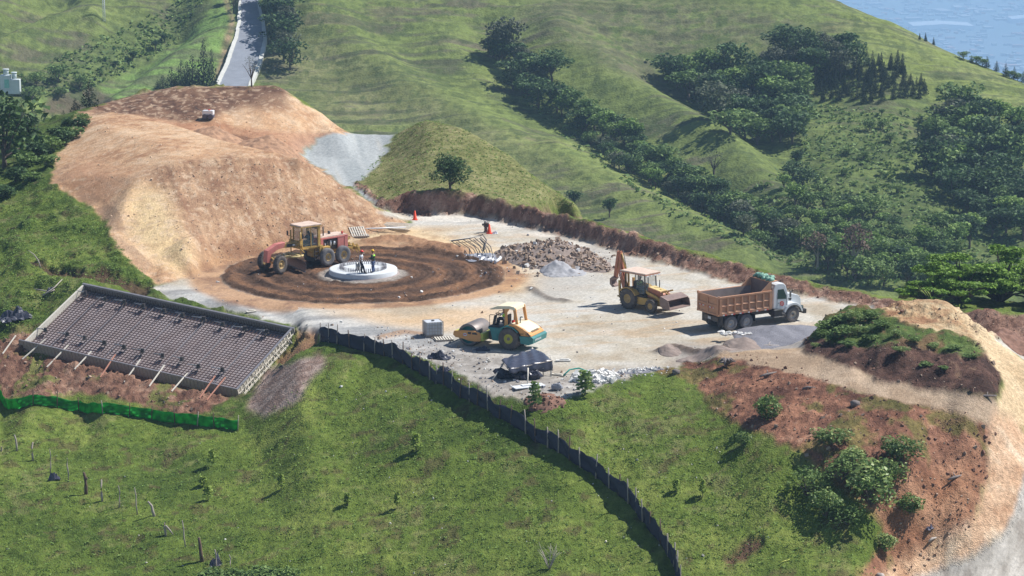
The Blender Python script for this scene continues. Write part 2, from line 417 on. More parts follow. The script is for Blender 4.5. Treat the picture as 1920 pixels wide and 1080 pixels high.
ruts = (np.sin(RR * 4.2 + 2.5 * np.sin(PH * 2) + 9 * n01(5, 83)) * .5 + np.sin(RR * 13 + 6 * n01(3, 85)) * sstep(.4, .6, n01(3, 155))) * .045 + (fbm(XX, YY, .5, 3, 157) - .5) * .25 * sstep(.45, .6, n01(2.5, 159))
windrow = .30 * np.exp(-((rw - 10.3) / .45) ** 2) + .16 * np.exp(-((rw - 8.4 - .5 * np.sin(PH)) / .35) ** 2) + .12 * np.exp(-((rw - 6.2 + .6 * np.sin(PH + 1)) / .3) ** 2)
ZZ = ZZ + zz['disc'] * (ruts + windrow * (.6 + lump) + lump * .14)
rdm = sstep(10, 30, seg_d(U, V, [(440,190),(448,130),(466,80),(470,40),(464,-30)], .35))
terr = fbm(XX * .07 + YY * .02, YY * .55 + .8 * fbm(XX, YY, 14, 2, 151), 1.1, 2, 89) - .5
ZZ = ZZ + np.where(far, ((fbm(XX, YY * .45, 3.2, 4, 87) - .5) * .55 + terr * .6) * rdm, 0)
# low soil ramparts on the yard: brown bank south of the disc, lip by the backhoe
def ridge(line, h, wd, sv=4.5):
    global ZZ
    d = seg_d(U, V, line, sv)
    e = h * np.exp(-(d / wd) ** 2) * near * (.6 + lump * 1.1)
    ZZ = ZZ + e
    return np.exp(-(d / wd) ** 2) * near
r1 = ridge([(700,455),(760,452),(800,462),(850,470)], .7, 26)
r2 = ridge([(995,540),(1012,552),(1035,562),(1062,565)], .22, 10)
r3 = ridge([(900,402),(960,417),(1040,436)], .16, 6)
r4 = ridge([(1240,660),(1265,652),(1300,663),(1340,660),(1370,650)], .45, 14)
r5 = ridge([(720,632),(760,622),(800,628)], .15, 14)
carve()
U, V = proj(XX, YY, ZZ)
# ------------------------------------------------------------------ albedo
def C(r, g, b): return np.array([r, g, b], np.float32)
def mixc(a, b, t): return a * (1 - t[..., None]) + b * t[..., None]
def const(c): return np.broadcast_to(C(*c), YY.shape + (3,)).astype(np.float32)
def ramp(t, stops):
    out = const(stops[0][1])
    for (a, ca), (b, cb) in zip(stops[:-1], stops[1:]):
        out = mixc(out, C(*cb), sstep(a, b, t).astype(np.float32))
    return out
nA = n01(7, 91); nB = n01(1.6, 93); nC = n01(.5, 95, 3); nD = n01(20, 97, 3)
fine = np.random.default_rng(3).random(YY.shape, dtype=np.float32)
g = ramp(nA * .45 + nB * .35 + nC * .2, [(.3,(.068,.105,.020)),(.5,(.115,.158,.030)),(.68,(.185,.22,.052))])
g = mixc(g, C(.20,.19,.085), sstep(.56, .72, n01(3, 101) * .6 + nC * .4) * .55)
g = mixc(g, C(.05,.085,.02), (tuss * .65))
g = mixc(g, C(.10,.07,.04), sstep(.63, .72, n01(1.1, 103)) * .6)
alb = g
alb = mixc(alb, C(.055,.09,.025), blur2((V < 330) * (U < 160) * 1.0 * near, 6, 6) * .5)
# spur grass: drier, yellow green
SPUR = [(745,254),(800,222),(900,252),(1000,328),(1090,390),(960,381),(830,356),(715,378),(660,350),(720,285)]
zz['spur'] = zone(SPUR, 2)
spc = ramp(nB * .5 + nC * .5, [(.3,(.13,.14,.045)),(.55,(.20,.20,.075)),(.7,(.26,.24,.11))])
alb = mixc(alb, spc, zz['spur'])
def put(name, c, k=1.0):
    global alb
    alb = mixc(alb, c, (zz[name] * k).astype(np.float32))
oc = ramp(nA * .4 + nB * .4 + nC * .2, [(.32,(.40,.22,.12)),(.44,(.55,.34,.195)),(.58,(.64,.44,.275)),(.72,(.68,.51,.35))])
oc = mixc(oc, ramp(.35 * nB + .25 * nC + .4 * (.5 * fbm(XX * 1.1 + YY * .5, YY * .15, .3, 3, 141) + .5 * fbm(XX * .12, ZZ * 3.2 + XX * .05, .55, 3, 143)), [(.36,(.27,.15,.09)),(.48,(.39,.235,.14)),(.58,(.47,.30,.18)),(.70,(.55,.40,.27))]), zone(SUB_FACE, 5).astype(np.float32) * .9)  # steep face painted darker than the plateau to stand for slope shade
oc = mixc(oc, C(.74,.56,.30), zone(SUB_CREAM, 8).astype(np.float32) * .75)
oc = mixc(oc, ramp(nB * .4 + nC * .6, [(.35,(.11,.06,.04)),(.55,(.19,.105,.065)),(.72,(.30,.20,.13))]), zone(SUB_BACK, 3, 1.4).astype(np.float32))  # brown wall soil, deepened to include the shade lying on it
oc = mixc(oc, C(.14,.075,.05), zone([(460,176),(500,168),(545,165),(545,180),(530,200),(400,214),(380,200)], 4, 2).astype(np.float32) * .7)
oc = mixc(oc, C(.36,.35,.34), zone([(540,262),(600,256),(640,258),(600,290),(570,292),(545,280)], 3, 1).astype(np.float32) * .8)
gull = sstep(.60, .68, fbm(XX * 1.3 + YY * .45, YY * .10, .8, 3, 161)) * zone(SUB_FACE, 3)
oc = mixc(oc, C(.24,.13,.08), (gull * .35).astype(np.float32))
oc = mixc(oc, C(.66,.50,.35), (sstep(.62, .70, n01(.35, 163, 2)) * .5).astype(np.float32))
oc = mixc(oc, C(.30,.17,.105), (sstep(.60, .68, n01(.45, 165, 2)) * .28).astype(np.float32))
oc = mixc(oc, C(.40,.20,.11), zone(SUB_LEFTRED, 14, 2).astype(np.float32) * .6 * sstep(.35, .6, nB))
oc = mixc(oc, C(.30,.18,.11), (blur2(zz['orange'], 14, 14) < .8) * .55 * sstep(.4, .6, nB) * (U < 320))
oc = mixc(oc, ramp(nB * .5 + nC * .5, [(.35,(.33,.16,.09)),(.6,(.46,.25,.145))]), zone([(240,212),(330,228),(330,231),(400,232),(480,243),(560,247),(650,254),(600,262),(565,292),(500,280),(420,262)], 2, .6).astype(np.float32) * .8)
oc = mixc(oc, C(.17,.09,.055), zone([(395,254),(440,252),(480,262),(545,278),(560,290),(500,279),(440,266)], 1, .8).astype(np.float32) * .85)
put('orange', oc)
pc = ramp(nA * .5 + nB * .3 + n01(2.5, 107) * .2, [(.36,(.38,.33,.26)),(.46,(.45,.42,.36)),(.55,(.50,.485,.445)),(.68,(.50,.505,.49))])
streak = fbm(XX * .95 + YY * .3, (YY * .95 - XX * .3) * 5, 4.5, 4, 109)
pc = mixc(pc, C(.46,.32,.19), sstep(.52, .64, streak) * .35 * sstep(620, 950, U) * sstep(668, 640, V))
def pzone(poly, b, w_=2.5): return blur2(inpoly(U + wu * w_, V + wv * w_, poly) * near * 1.0, b, b * 2).astype(np.float32)
GL = [(270,530),(400,545),(560,575),(700,600),(850,625),(860,660),(800,680),(600,630),(300,560)]
pc = mixc(pc, ramp(streak, [(.35,(.25,.265,.285)),(.5,(.33,.345,.365)),(.64,(.50,.51,.51))]), pzone(GL, 4) * .9)
GC = [(760,640),(900,655),(1050,700),(1180,690),(1250,690),(1050,760),(900,740),(760,668)]
pc = mixc(pc, ramp(nC * .6 + nB * .4, [(.35,(.24,.23,.225)),(.55,(.36,.35,.345)),(.7,(.48,.47,.46))]), pzone(GC, 4) * .85)
GR = [(985,520),(1060,505),(1140,512),(1120,545),(1060,565),(1000,562)]
pc = mixc(pc, C(.42,.41,.39), pzone(GR, 3) * .8)
GD = [(1240,650),(1400,640),(1520,620),(1500,665),(1360,672),(1260,690)]
pc = mixc(pc, C(.27,.25,.245), pzone(GD, 3) * .8)
OR1 = [(560,460),(640,446),(760,420),(860,440),(960,470),(1010,530),(940,560),(940,500),(840,470),(700,462)]
pc = mixc(pc, ramp(nB, [(.35,(.45,.30,.17)),(.6,(.62,.47,.28))]), pzone(OR1, 4) * .85)
OR2 = [(600,575),(760,590),(900,570),(980,575),(900,615),(780,612),(620,590)]
pc = mixc(pc, C(.60,.42,.25), pzone(OR2, 4) * .7)
HA = [(770,400),(900,405),(1060,444),(1200,490),(1180,505),(1000,440),(880,418),(790,416)]
pc = mixc(pc, ramp(streak, [(.4,(.38,.37,.36)),(.6,(.66,.65,.62))]), pzone(HA, 2, 1) * .75)
put('pad', pc)
put('discrim', ramp(nB, [(.35,(.26,.14,.08)),(.6,(.44,.26,.14))]), .85)
put('disc', ramp(.45 * nB + .2 * nC + .35 * (.5 + .5 * np.sin(RR * 2.6 + 7 * nA + PH * .7)), [(.25,(.060,.036,.024)),(.5,(.115,.066,.042)),(.7,(.19,.10,.055)),(.85,(.27,.15,.08))]))
alb = mixc(alb, C(.36,.32,.28), zz['disc'] * sstep(3.7, 3.0, rw).astype(np.float32) * .9)
put('road', ramp(fbm(XX * 2.2 + YY * .3, YY * .12, 2, 3, 145) * .6 + .2, [(.35,(.29,.315,.32)),(.6,(.37,.39,.39)),(.7,(.41,.41,.38))]))
rb = ramp(nB * .4 + nC * .6, [(.35,(.15,.08,.056)),(.55,(.27,.16,.115)),(.72,(.39,.265,.20))])
put('berm', rb)
rs = ramp(nA * .3 + nB * .35 + nC * .35, [(.36,(.11,.05,.034)),(.5,(.22,.105,.066)),(.62,(.34,.17,.105)),(.72,(.42,.26,.175))])
put('red', mixc(rs, ramp(nB, [(.35,(.42,.20,.10)),(.65,(.56,.32,.18))]), pzone([(1640,930),(1750,880),(1850,850),(1850,980),(1700,1060),(1620,1060)], 5) * .55))
alb = mixc(alb, g * .9, (zz['red'] * sstep(.60, .68, n01(2, 113)) * (1 - zz['track']) * .55).astype(np.float32))
put('track', ramp(nA * .5 + nB * .5, [(.35,(.36,.26,.175)),(.55,(.47,.355,.25)),(.7,(.52,.40,.25))]))
put('bank', ramp(nB * .5 + nC * .5, [(.35,(.05,.028,.022)),(.6,(.11,.06,.045)),(.75,(.21,.13,.085))]))  # dark brown bank soil, its shading deepened into the albedo
put('mtan', ramp(nB * .5 + nC * .5, [(.35,(.32,.18,.10)),(.5,(.44,.30,.17)),(.7,(.50,.39,.24))]))
put('mgrass', mixc(ramp(nB * .5 + nC * .5, [(.3,(.05,.08,.022)),(.55,(.10,.145,.04)),(.7,(.15,.19,.06))]), C(.20,.11,.07), sstep(.52, .62, n01(1.4, 117)).astype(np.float32) * .8))
put('cream', ramp(nA * .5 + nB * .5, [(.3,(.50,.36,.21)),(.55,(.62,.47,.29)),(.7,(.68,.55,.37))]))
put('obank', ramp(nA * .3 + nB * .5 + nC * .2, [(.35,(.46,.27,.16)),(.5,(.62,.41,.26)),(.65,(.70,.54,.38))]))
lr = ramp(nB * .4 + fbm(XX * 1.5 - YY * .6, YY * .3, 1.0, 4, 171) * .6, [(.35,(.30,.275,.25)),(.5,(.42,.40,.37)),(.64,(.52,.50,.47))])
put('lroad', lr); put('lroad2', lr)
put('sslope', ramp(nB * .5 + nC * .5, [(.35,(.13,.065,.045)),(.55,(.22,.12,.08)),(.7,(.32,.20,.14))]))
alb = mixc(alb, g, (zz['sslope'] * sstep(.58, .66, n01(1.6, 119)) * .7).astype(np.float32))
put('patch', ramp(nC * .6 + nB * .4, [(.35,(.22,.15,.12)),(.6,(.34,.26,.22))]))
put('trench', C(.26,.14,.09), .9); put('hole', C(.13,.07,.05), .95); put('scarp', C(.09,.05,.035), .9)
alb = mixc(alb, C(.30,.17,.10), np.clip(r1 * 1.5, 0, 1) * .9)
alb = mixc(alb, C(.16,.14,.125), np.clip(r2 * 1.4, 0, 1) * .85)
alb = mixc(alb, C(.20,.17,.15), np.clip(r3 * 1.4, 0, 1) * .8)
alb = mixc(alb, C(.13,.10,.085), np.clip(r4 * 1.5, 0, 1) * .9)
alb = mixc(alb, C(.34,.22,.14), np.clip(r5 * 1.4, 0, 1) * .8)
# far slopes
fA = fbm(XX, YY, 45, 4, 131); fB = fbm(XX, YY, 9, 4, 133); fC = fbm(XX, YY, 2.2, 3, 135); fD = fbm(XX * .08 + YY * .02, YY * .6 + .8 * fbm(XX, YY, 14, 2, 151), 1.1, 3, 137)
fc = ramp(fA * .35 + fB * .3 + fC * .2 + fD * .15, [(.34,(.105,.135,.042)),(.48,(.145,.18,.055)),(.6,(.18,.21,.07)),(.7,(.215,.22,.09))])
fc = mixc(fc, C(.13,.10,.075), sstep(.52, .64, fB * .5 + fD * .5) * .6)
def fz(poly, b=3, w_=1.5):
    m = inpoly(U + (fB - .5) * 60 * w_ + (fC - .5) * 20 * w_, V + (fC - .5) * 30 * w_, poly) & far
    return blur2(m * 1.0, b, b).astype(np.float32)
MEADOW = [(100,185),(210,150),(330,112),(380,60),(440,30),(442,-40),(400,-40),(360,20),(430,165),(420,175),(200,200)]
MEADOW = [(60,190),(160,170),(210,150),(290,110),(350,70),(400,0),(400,-40),(436,-40),(436,60),(420,120),(405,180),(290,230),(210,230)]
fc = mixc(fc, ramp(fC * .4 + fB * .6, [(.3,(.14,.225,.06)),(.6,(.19,.285,.085))]), fz(MEADOW, 2, .6))
DK1 = [(60,140),(200,60),(300,20),(360,-10),(395,-10),(350,60),(280,112),(170,160),(90,180),(-60,180),(-60,120)]
fc = mixc(fc, ramp(fC * .5 + fD * .5, [(.38,(.055,.07,.03)),(.5,(.10,.135,.045)),(.62,(.17,.22,.08))]), fz(DK1, 4) * .75)
fc = mixc(fc, C(.12,.07,.075), sstep(.58, .66, fB) * .6 * fz(DK1, 4))
DK2 = [(960,40),(1100,80),(1280,190),(1240,140),(1500,90),(1640,140),(1700,60),(1560,0),(1500,-20),(1300,-20),(1000,-20)]
fc = mixc(fc, ramp(fC * .5 + fD * .5, [(.38,(.085,.08,.055)),(.5,(.14,.135,.08)),(.62,(.165,.20,.07))]), fz([(950,30),(1230,160),(1330,95),(1530,90),(1500,40),(1300,0),(1000,0)], 6) * .8)
fc = mixc(fc, ramp(fC * .6 + fB * .4, [(.36,(.065,.09,.03)),(.5,(.11,.145,.045)),(.64,(.155,.195,.06))]), fz([(1500,180),(1700,180),(1740,200),(1920,210),(2100,240),(2100,640),(1500,600),(1420,480),(1400,360),(1500,300)], 6) * .85)
fc = mixc(fc, ramp(fC * .5 + fB * .5, [(.4,(.18,.215,.06)),(.6,(.225,.25,.09))]), fz([(1560,0),(1640,130),(1740,190),(1920,240),(2100,270),(2100,200),(1920,150),(1750,75)], 5) * .8)
BROWN = [(480,30),(540,40),(760,150),(900,230),(1100,340),(1000,330),(800,230),(640,240),(540,180),(500,120)]
fc = mixc(fc, ramp(fC * .5 + fB * .5, [(.4,(.14,.145,.065)),(.6,(.21,.20,.105))]), fz(BROWN, 8) * .75)
fc = mixc(fc, C(.10,.07,.055), fz([(90,185),(170,160),(215,185),(200,215),(80,215)], 1, .4) * .9)
fc = mixc(fc, C(.33,.22,.16), fz([(428,0),(440,50),(425,120),(400,178),(392,178),(412,110),(430,40),(420,0)], 1, .15) * .9)
fc = mixc(fc, C(.115,.105,.075), (sstep(.50, .60, fB * .4 + fD * .6) * sstep(.40, .55, fA) * .65).astype(np.float32))
fc = mixc(fc, C(.055,.075,.03), (sstep(.56, .64, fD) * .5 * sstep(.35, .6, fbm(XX, YY, 25, 3, 167))).astype(np.float32))
fc = mixc(fc, C(.06,.085,.03), (sstep(.58, .66, fbm(XX, YY * .6, 1.1, 3, 169)) * .45).astype(np.float32))
fc = mixc(fc, C(.06,.085,.03), (sstep(.60, .66, fC) * .6).astype(np.float32))
alb = np.where(far[..., None], fc, alb)
alb[...] = np.where(far[..., None], alb * C(1.0,1.02,.92), alb)
gm_ = np.clip(grassy - zz['spur'], 0, 1).astype(np.float32)[..., None] * near[..., None]
alb = alb * (1 - gm_) + alb * C(.90,.93,.84) * gm_
pm_ = np.clip(zz['pad'] + zz['lroad'] + zz['lroad2'], 0, 1)[..., None] * (1 - zz['disc'][..., None])
alb = alb * (1 - pm_) + alb * C(.98,.95,.90) * pm_
alb = alb * (1 + (.22 * (fine[..., None] - .5)) * (1 - .55 * zz['orange'][..., None]))
alb = np.clip(alb, .01, .85).astype(np.float32)
# ------------------------------------------------------------------ materials
def newmat(name):
    m = bpy.data.materials.new(name); m.use_nodes = True
    nt = m.node_tree
    return m, nt, nt.nodes['Principled BSDF']
def ground_mat(name, s1, s2, amt, bump, dist, clod=0):
    m, nt, p = newmat(name)
    at = nt.nodes.new('ShaderNodeAttribute'); at.attribute_name = 'soil'
    tc = nt.nodes.new('ShaderNodeTexCoord')
    n1 = nt.nodes.new('ShaderNodeTexNoise'); n1.inputs['Scale'].default_value = s1; n1.inputs['Detail'].default_value = 4; n1.inputs['Roughness'].default_value = .65
    n2 = nt.nodes.new('ShaderNodeTexNoise'); n2.inputs['Scale'].default_value = s2; n2.inputs['Detail'].default_value = 2
    mr = nt.nodes.new('ShaderNodeMapRange'); mr.inputs['From Min'].default_value = .3; mr.inputs['From Max'].default_value = .7
    mr.inputs['To Min'].default_value = 1 - amt; mr.inputs['To Max'].default_value = 1 + amt
    mx = nt.nodes.new('ShaderNodeMix'); mx.data_type = 'RGBA'; mx.blend_type = 'MULTIPLY'; mx.inputs[0].default_value = 1
    ad = nt.nodes.new('ShaderNodeMath'); ad.operation = 'ADD'
    bp = nt.nodes.new('ShaderNodeBump'); bp.inputs['Strength'].default_value = bump; bp.inputs['Distance'].default_value = dist
    L = nt.links.new
    L(tc.outputs['Object'], n1.inputs['Vector']); L(tc.outputs['Object'], n2.inputs['Vector'])
    L(n1.outputs[0], mr.inputs['Value']); L(at.outputs['Color'], mx.inputs[6]); L(mr.outputs[0], mx.inputs[7])
    L(mx.outputs[2], p.inputs['Base Color'])
    L(n1.outputs[0], ad.inputs[0]); L(n2.outputs[0], ad.inputs[1]); L(ad.outputs[0], bp.inputs['Height']); L(bp.outputs[0], p.inputs['Normal'])
    p.inputs['Roughness'].default_value = .95
    if clod:
        vo = nt.nodes.new('ShaderNodeTexVoronoi'); vo.inputs['Scale'].default_value = clod; vo.inputs['Randomness'].default_value = 1
        L(tc.outputs['Object'], vo.inputs['Vector'])
        m2 = nt.nodes.new('ShaderNodeMapRange'); m2.inputs['From Min'].default_value = .05; m2.inputs['From Max'].default_value = .65
        m2.inputs['To Min'].default_value = 1.14; m2.inputs['To Max'].default_value = .72; L(vo.outputs['Distance'], m2.inputs['Value'])
        m3 = nt.nodes.new('ShaderNodeMix'); m3.data_type = 'RGBA'; m3.blend_type = 'MULTIPLY'; m3.inputs[0].default_value = 1
        L(mx.outputs[2], m3.inputs[6]); L(m2.outputs[0], m3.inputs[7]); L(m3.outputs[2], p.inputs['Base Color'])
        a2 = nt.nodes.new('ShaderNodeMath'); a2.operation = 'SUBTRACT'; L(ad.outputs[0], a2.inputs[0]); L(vo.outputs['Distance'], a2.inputs[1]); L(a2.outputs[0], bp.inputs['Height'])
    p.inputs['Specular IOR Level'].default_value = .15
    return m
GM = {
 'grass_field': ground_mat('grass', 2.6, 10, .34, .9, .12),
 'yard': ground_mat('gravel', 4, 16, .18, .5, .035, 0),
 'cut': ground_mat('cut_soil', 5, 17, .20, .9, .09),
 'soil': ground_mat('soil', 4, 13, .30, .9, .11),
 'hill': ground_mat('hill_grass', .55, 2.4, .26, .6, .30)}
# ------------------------------------------------------------------ split into plain setting sheets
order = [('pasture', 'grass_field', None),
         ('gravel_yard', 'yard', zz['pad']), ('orange_cut_slope', 'cut', zz['orange']), ('gravel_road', 'yard', np.maximum(zz['road'], zz['lroad'])),
         ('soil_berm', 'soil', zz['berm']), ('red_soil_slope', 'soil', np.maximum(zz['red'], zz['sslope'])), ('dirt_track', 'cut', zz['track']),
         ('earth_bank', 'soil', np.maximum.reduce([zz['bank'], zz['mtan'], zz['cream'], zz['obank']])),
         ('excavated_ring', 'soil', zz['disc']), ('lower_road', 'yard', zz['lroad2']), ('hillside', 'hill', far * 1.0)]
zid = np.zeros(YY.shape, np.int8)
for i, (n_, m_, mk) in enumerate(order):
    if mk is not None: zid[mk > .5] = i
fid = zid[:-1, :-1]
idx = np.arange(NY * NX).reshape(NY, NX)
quad = np.stack([idx[:-1, :-1], idx[:-1, 1:], idx[1:, 1:], idx[1:, :-1]], -1)
co_all = np.stack([XX, YY, ZZ], -1).reshape(-1, 3).astype(np.float32)
colr = alb.reshape(-1, 3)
for i, (n_, m_, mk) in enumerate(order):
    q = quad[fid == i]
    if len(q) == 0: continue
    used, inv = np.unique(q.ravel(), return_inverse=True)
    me = bpy.data.meshes.new(n_)
    me.vertices.add(len(used)); me.vertices.foreach_set('co', co_all[used].ravel())
    me.loops.add(len(q) * 4); me.loops.foreach_set('vertex_index', inv.astype(np.int32).ravel())
    me.polygons.add(len(q)); me.polygons.foreach_set('loop_start', np.arange(0, len(q) * 4, 4, dtype=np.int32))
    me.polygons.foreach_set('use_smooth', np.ones(len(q), bool))
    me.update(calc_edges=True)
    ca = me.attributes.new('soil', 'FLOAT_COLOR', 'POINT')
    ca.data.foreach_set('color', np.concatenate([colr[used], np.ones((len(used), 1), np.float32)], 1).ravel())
    tag(link(n_, me, GM[m_]), kind='structure')
def hz(x, y):                        # ground height
    j = np.clip((x / y - K[0]) / (K[1] - K[0]), 0, NX - 1.001)
    i = np.clip(np.searchsorted(Y1, y) - 1, 0, NY - 2)
    t = (y - Y1[i]) / (Y1[i + 1] - Y1[i]); j0 = int(j); s = j - j0
    return float((ZZ[i, j0] * (1 - s) + ZZ[i, j0 + 1] * s) * (1 - t) + (ZZ[i + 1, j0] * (1 - s) + ZZ[i + 1, j0 + 1] * s) * t)
def at(u, v, ymin=0, ymax=1000):     # photo point -> ground point
    j = int(np.clip(round(((u - 960) / FP / _c - K[0]) / (K[1] - K[0])), 0, NX - 1))
    cv = V[:, j]; ok = np.where((Y1 > ymin) & (Y1 < ymax) & (cv <= v))[0]
    i = ok[0] if len(ok) else NY - 1
    y = float(Y1[i]) 
    r = ray(u, v); x = r.x / r.y * y
    return Vector((x, y, hz(x, y)))
# ================================================================== mesh builder
SPLIT = {'drum_end','exhaust','handrail','cab_pillar','filter','mud_flap','stabilizer','canopy_post','fender','front_fender','white_reflector','red_reflector','work_light','vent','door_seam','frame_slot','headlight','cab_step','mirror','hydraulic_ram','lift_rams','loader_arm','fuel_tank','drum_frame','frame_crossbar','boots','window','runner'}
class MB:
    def __init__(s): s.v = []; s.f = []; s.m = []; s.sm = []
    def add(s, vs, fs, mi=0, smooth=False):
        o = len(s.v); s.v += [tuple(v) for v in vs]
        s.f += [[i + o for i in f] for f in fs]; s.m += [mi] * len(fs); s.sm += [smooth] * len(fs)
        return s
    def box(s, c, d, rot=None, mi=0, taper=(1, 1)):
        x, y, z = d[0] / 2, d[1] / 2, d[2] / 2
        vs = [Vector((sx * x * (taper[0] if sz > 0 else 1), sy * y * (taper[1] if sz > 0 else 1), sz * z)) for sz in (-1, 1) for sy in (-1, 1) for sx in (-1, 1)]
        if rot is not None:
            e = Euler(rot).to_matrix(); vs = [e @ v for v in vs]
        c = Vector(c)
        return s.add([v + c for v in vs], [(0,2,3,1),(4,5,7,6),(0,1,5,4),(2,6,7,3),(0,4,6,2),(1,3,7,5)], mi)
    def beam(s, a, b, w, h, mi=0):       # rectangular bar between two points
        a = Vector(a); b = Vector(b); d = b - a
        q = d.to_track_quat('X', 'Z'); c = (a + b) / 2; L = d.length / 2
        vs = [c + q @ Vector((sx * L, sy * w / 2, sz * h / 2)) for sz in (-1, 1) for sy in (-1, 1) for sx in (-1, 1)]
        return s.add(vs, [(0,2,3,1),(4,5,7,6),(0,1,5,4),(2,6,7,3),(0,4,6,2),(1,3,7,5)], mi)
    def cyl(s, a, b, r0, r1=None, n=16, mi=0, cap=True, smooth=True):
        r1 = r0 if r1 is None else r1
        a = Vector(a); b = Vector(b); q = (b - a).to_track_quat('Z', 'Y')
        vs = []
        for p, r in ((a, r0), (b, r1)):
            for k in range(n):
                t = 2 * math.pi * k / n
                vs.append(p + q @ Vector((math.cos(t) * r, math.sin(t) * r, 0)))
        s.add(vs, [(k, (k + 1) % n, n + (k + 1) % n, n + k) for k in range(n)], mi, smooth)
        if cap: s.add(vs, [list(range(n))[::-1], list(range(n, 2 * n))], mi)
        return s
    def tube(s, pts, r, n=8, mi=0):
        pts = [Vector(p) for p in pts]; rs = r if isinstance(r, (list, tuple)) else [r] * len(pts)
        rings = []
        for i, p in enumerate(pts):
            d = pts[min(i + 1, len(pts) - 1)] - pts[max(i - 1, 0)]
            q = d.to_track_quat('Z', 'Y')
            rings += [p + q @ Vector((math.cos(2 * math.pi * k / n) * rs[i], math.sin(2 * math.pi * k / n) * rs[i], 0)) for k in range(n)]
        fs = [(i * n + k, i * n + (k + 1) % n, (i + 1) * n + (k + 1) % n, (i + 1) * n + k) for i in range(len(pts) - 1) for k in range(n)]
        s.add(rings, fs, mi, True)
        return s.add(rings[:n] + rings[-n:], [list(range(n))[::-1], list(range(n, 2 * n))], mi)
    def prism(s, outline, y0, y1, mi=0, axis='y'):   # outline in (x, z) extruded along y (or (x, y) along z, (y, z) along x)
        n = len(outline)
        def mk(p, t): return {'y': (p[0], t, p[1]), 'z': (p[0], p[1], t), 'x': (t, p[0], p[1])}[axis]
        vs = [mk(p, y0) for p in outline] + [mk(p, y1) for p in outline]
        return s.add(vs, [list(range(n)), list(range(n, 2 * n))[::-1]] + [((i + 1) % n, i, n + i, n + (i + 1) % n) for i in range(n)], mi)
    def lathe(s, prof, c, axis='y', n=24, mi=0, smooth=True):   # prof: (offset along axis, radius)
        c = Vector(c); vs = []
        for t, r in prof:
            for k in range(n):
                a = 2 * math.pi * k / n; ca, sa = math.cos(a) * r, math.sin(a) * r
                vs.append(c + Vector({'y': (ca, t, sa), 'z': (ca, sa, t), 'x': (t, ca, sa)}[axis]))
        m = len(prof)
        return s.add(vs, [(i * n + k, i * n + (k + 1) % n, (i + 1) * n + (k + 1) % n, (i + 1) * n + k) for i in range(m - 1) for k in range(n)], mi, smooth)
    def blob(s, c, r, seed=0, mi=0, n=10, amp=.25, flat=1.0):
        rnd = random.Random(seed); c = Vector(c); vs = []; m = n // 2
        ph = [rnd.uniform(0, 6.3) for _ in range(6)]
        for i in range(m + 1):
            th = math.pi * i / m
            for k in range(n):
                a = 2 * math.pi * k / n
                q = 1 + amp * (math.sin(2 * a + ph[0] + th) * .5 + math.sin(3 * a + ph[1] - 2 * th) * .4 + math.sin(4 * th + ph[2] + a) * .3) + rnd.uniform(-amp, amp) * .25
                rr = (r if not isinstance(r, (list, tuple)) else 1)
                v = Vector((math.sin(th) * math.cos(a), math.sin(th) * math.sin(a), math.cos(th))) * q
                if isinstance(r, (list, tuple)): v = Vector((v.x * r[0], v.y * r[1], v.z * r[2]))
                else: v = v * r
                vs.append(c + v)
        return s.add(vs, [(i * n + k, (i + 1) * n + k, (i + 1) * n + (k + 1) % n, i * n + (k + 1) % n) for i in range(m) for k in range(n)], mi, flat > 1)
    def islands(s):
        key = {}; vi = []
        for v in s.v: vi.append(key.setdefault((round(v[0], 4), round(v[1], 4), round(v[2], 4)), len(key)))
        par = list(range(len(key)))
        def fd_(a):
            while par[a] != a: par[a] = par[par[a]]; a = par[a]
            return a
        for f in s.f:
            r = fd_(vi[f[0]])
            for i in f[1:]: par[fd_(vi[i])] = r
        comp = {}
        for k, f in enumerate(s.f): comp.setdefault(fd_(vi[f[0]]), []).append(k)
        bb = []
        for fs in comp.values():
            P = [s.v[i] for k in fs for i in s.f[k]]
            bb.append([fs, [min(p[a] for p in P) - .02 for a in range(3)], [max(p[a] for p in P) + .02 for a in range(3)]])
        ch = True
        while ch:
            ch = False
            for i in range(len(bb)):
                for j in range(len(bb) - 1, i, -1):
                    if all(bb[i][1][a] <= bb[j][2][a] and bb[j][1][a] <= bb[i][2][a] for a in range(3)):
                        bb[i][0] += bb[j][0]; bb[i][1] = [min(x, y) for x, y in zip(bb[i][1], bb[j][1])]; bb[i][2] = [max(x, y) for x, y in zip(bb[i][2], bb[j][2])]; del bb[j]; ch = True
        return [b[0] for b in bb]
    def build(s, name, mats, parent=None, loc=None, rz=None, bevel=0):
        if name in SPLIT:
            isl = s.islands()
            if len(isl) > 1:
                o = None
                for fs in isl:
                    t = MB(); mp = {}
                    for k in fs:
                        f = []
                        for i in s.f[k]:
                            if i not in mp: mp[i] = len(t.v); t.v.append(s.v[i])
                            f.append(mp[i])
                        t.f.append(f); t.m.append(s.m[k]); t.sm.append(s.sm[k])
                    o = t._build(name, mats, parent, loc, rz, bevel)
                return o
        return s._build(name, mats, parent, loc, rz, bevel)
    def _build(s, name, mats, parent=None, loc=None, rz=None, bevel=0):
        me = bpy.data.meshes.new(name)
        me.from_pydata(s.v, [], s.f)
        me.polygons.foreach_set('material_index', s.m)
        me.polygons.foreach_set('use_smooth', s.sm)
        me.validate(); me.update()
        bm = bmesh.new(); bm.from_mesh(me)
        bmesh.ops.remove_doubles(bm, verts=bm.verts, dist=1e-5)
        bmesh.ops.recalc_face_normals(bm, faces=bm.faces)
        bm.to_mesh(me); bm.free()
        o = link(name, me, mats, parent, loc, rz)
        if bevel:
            b = o.modifiers.new('bevel', 'BEVEL'); b.width = bevel; b.segments = 2; b.limit_method = 'ANGLE'; b.angle_limit = R(40)
        return o
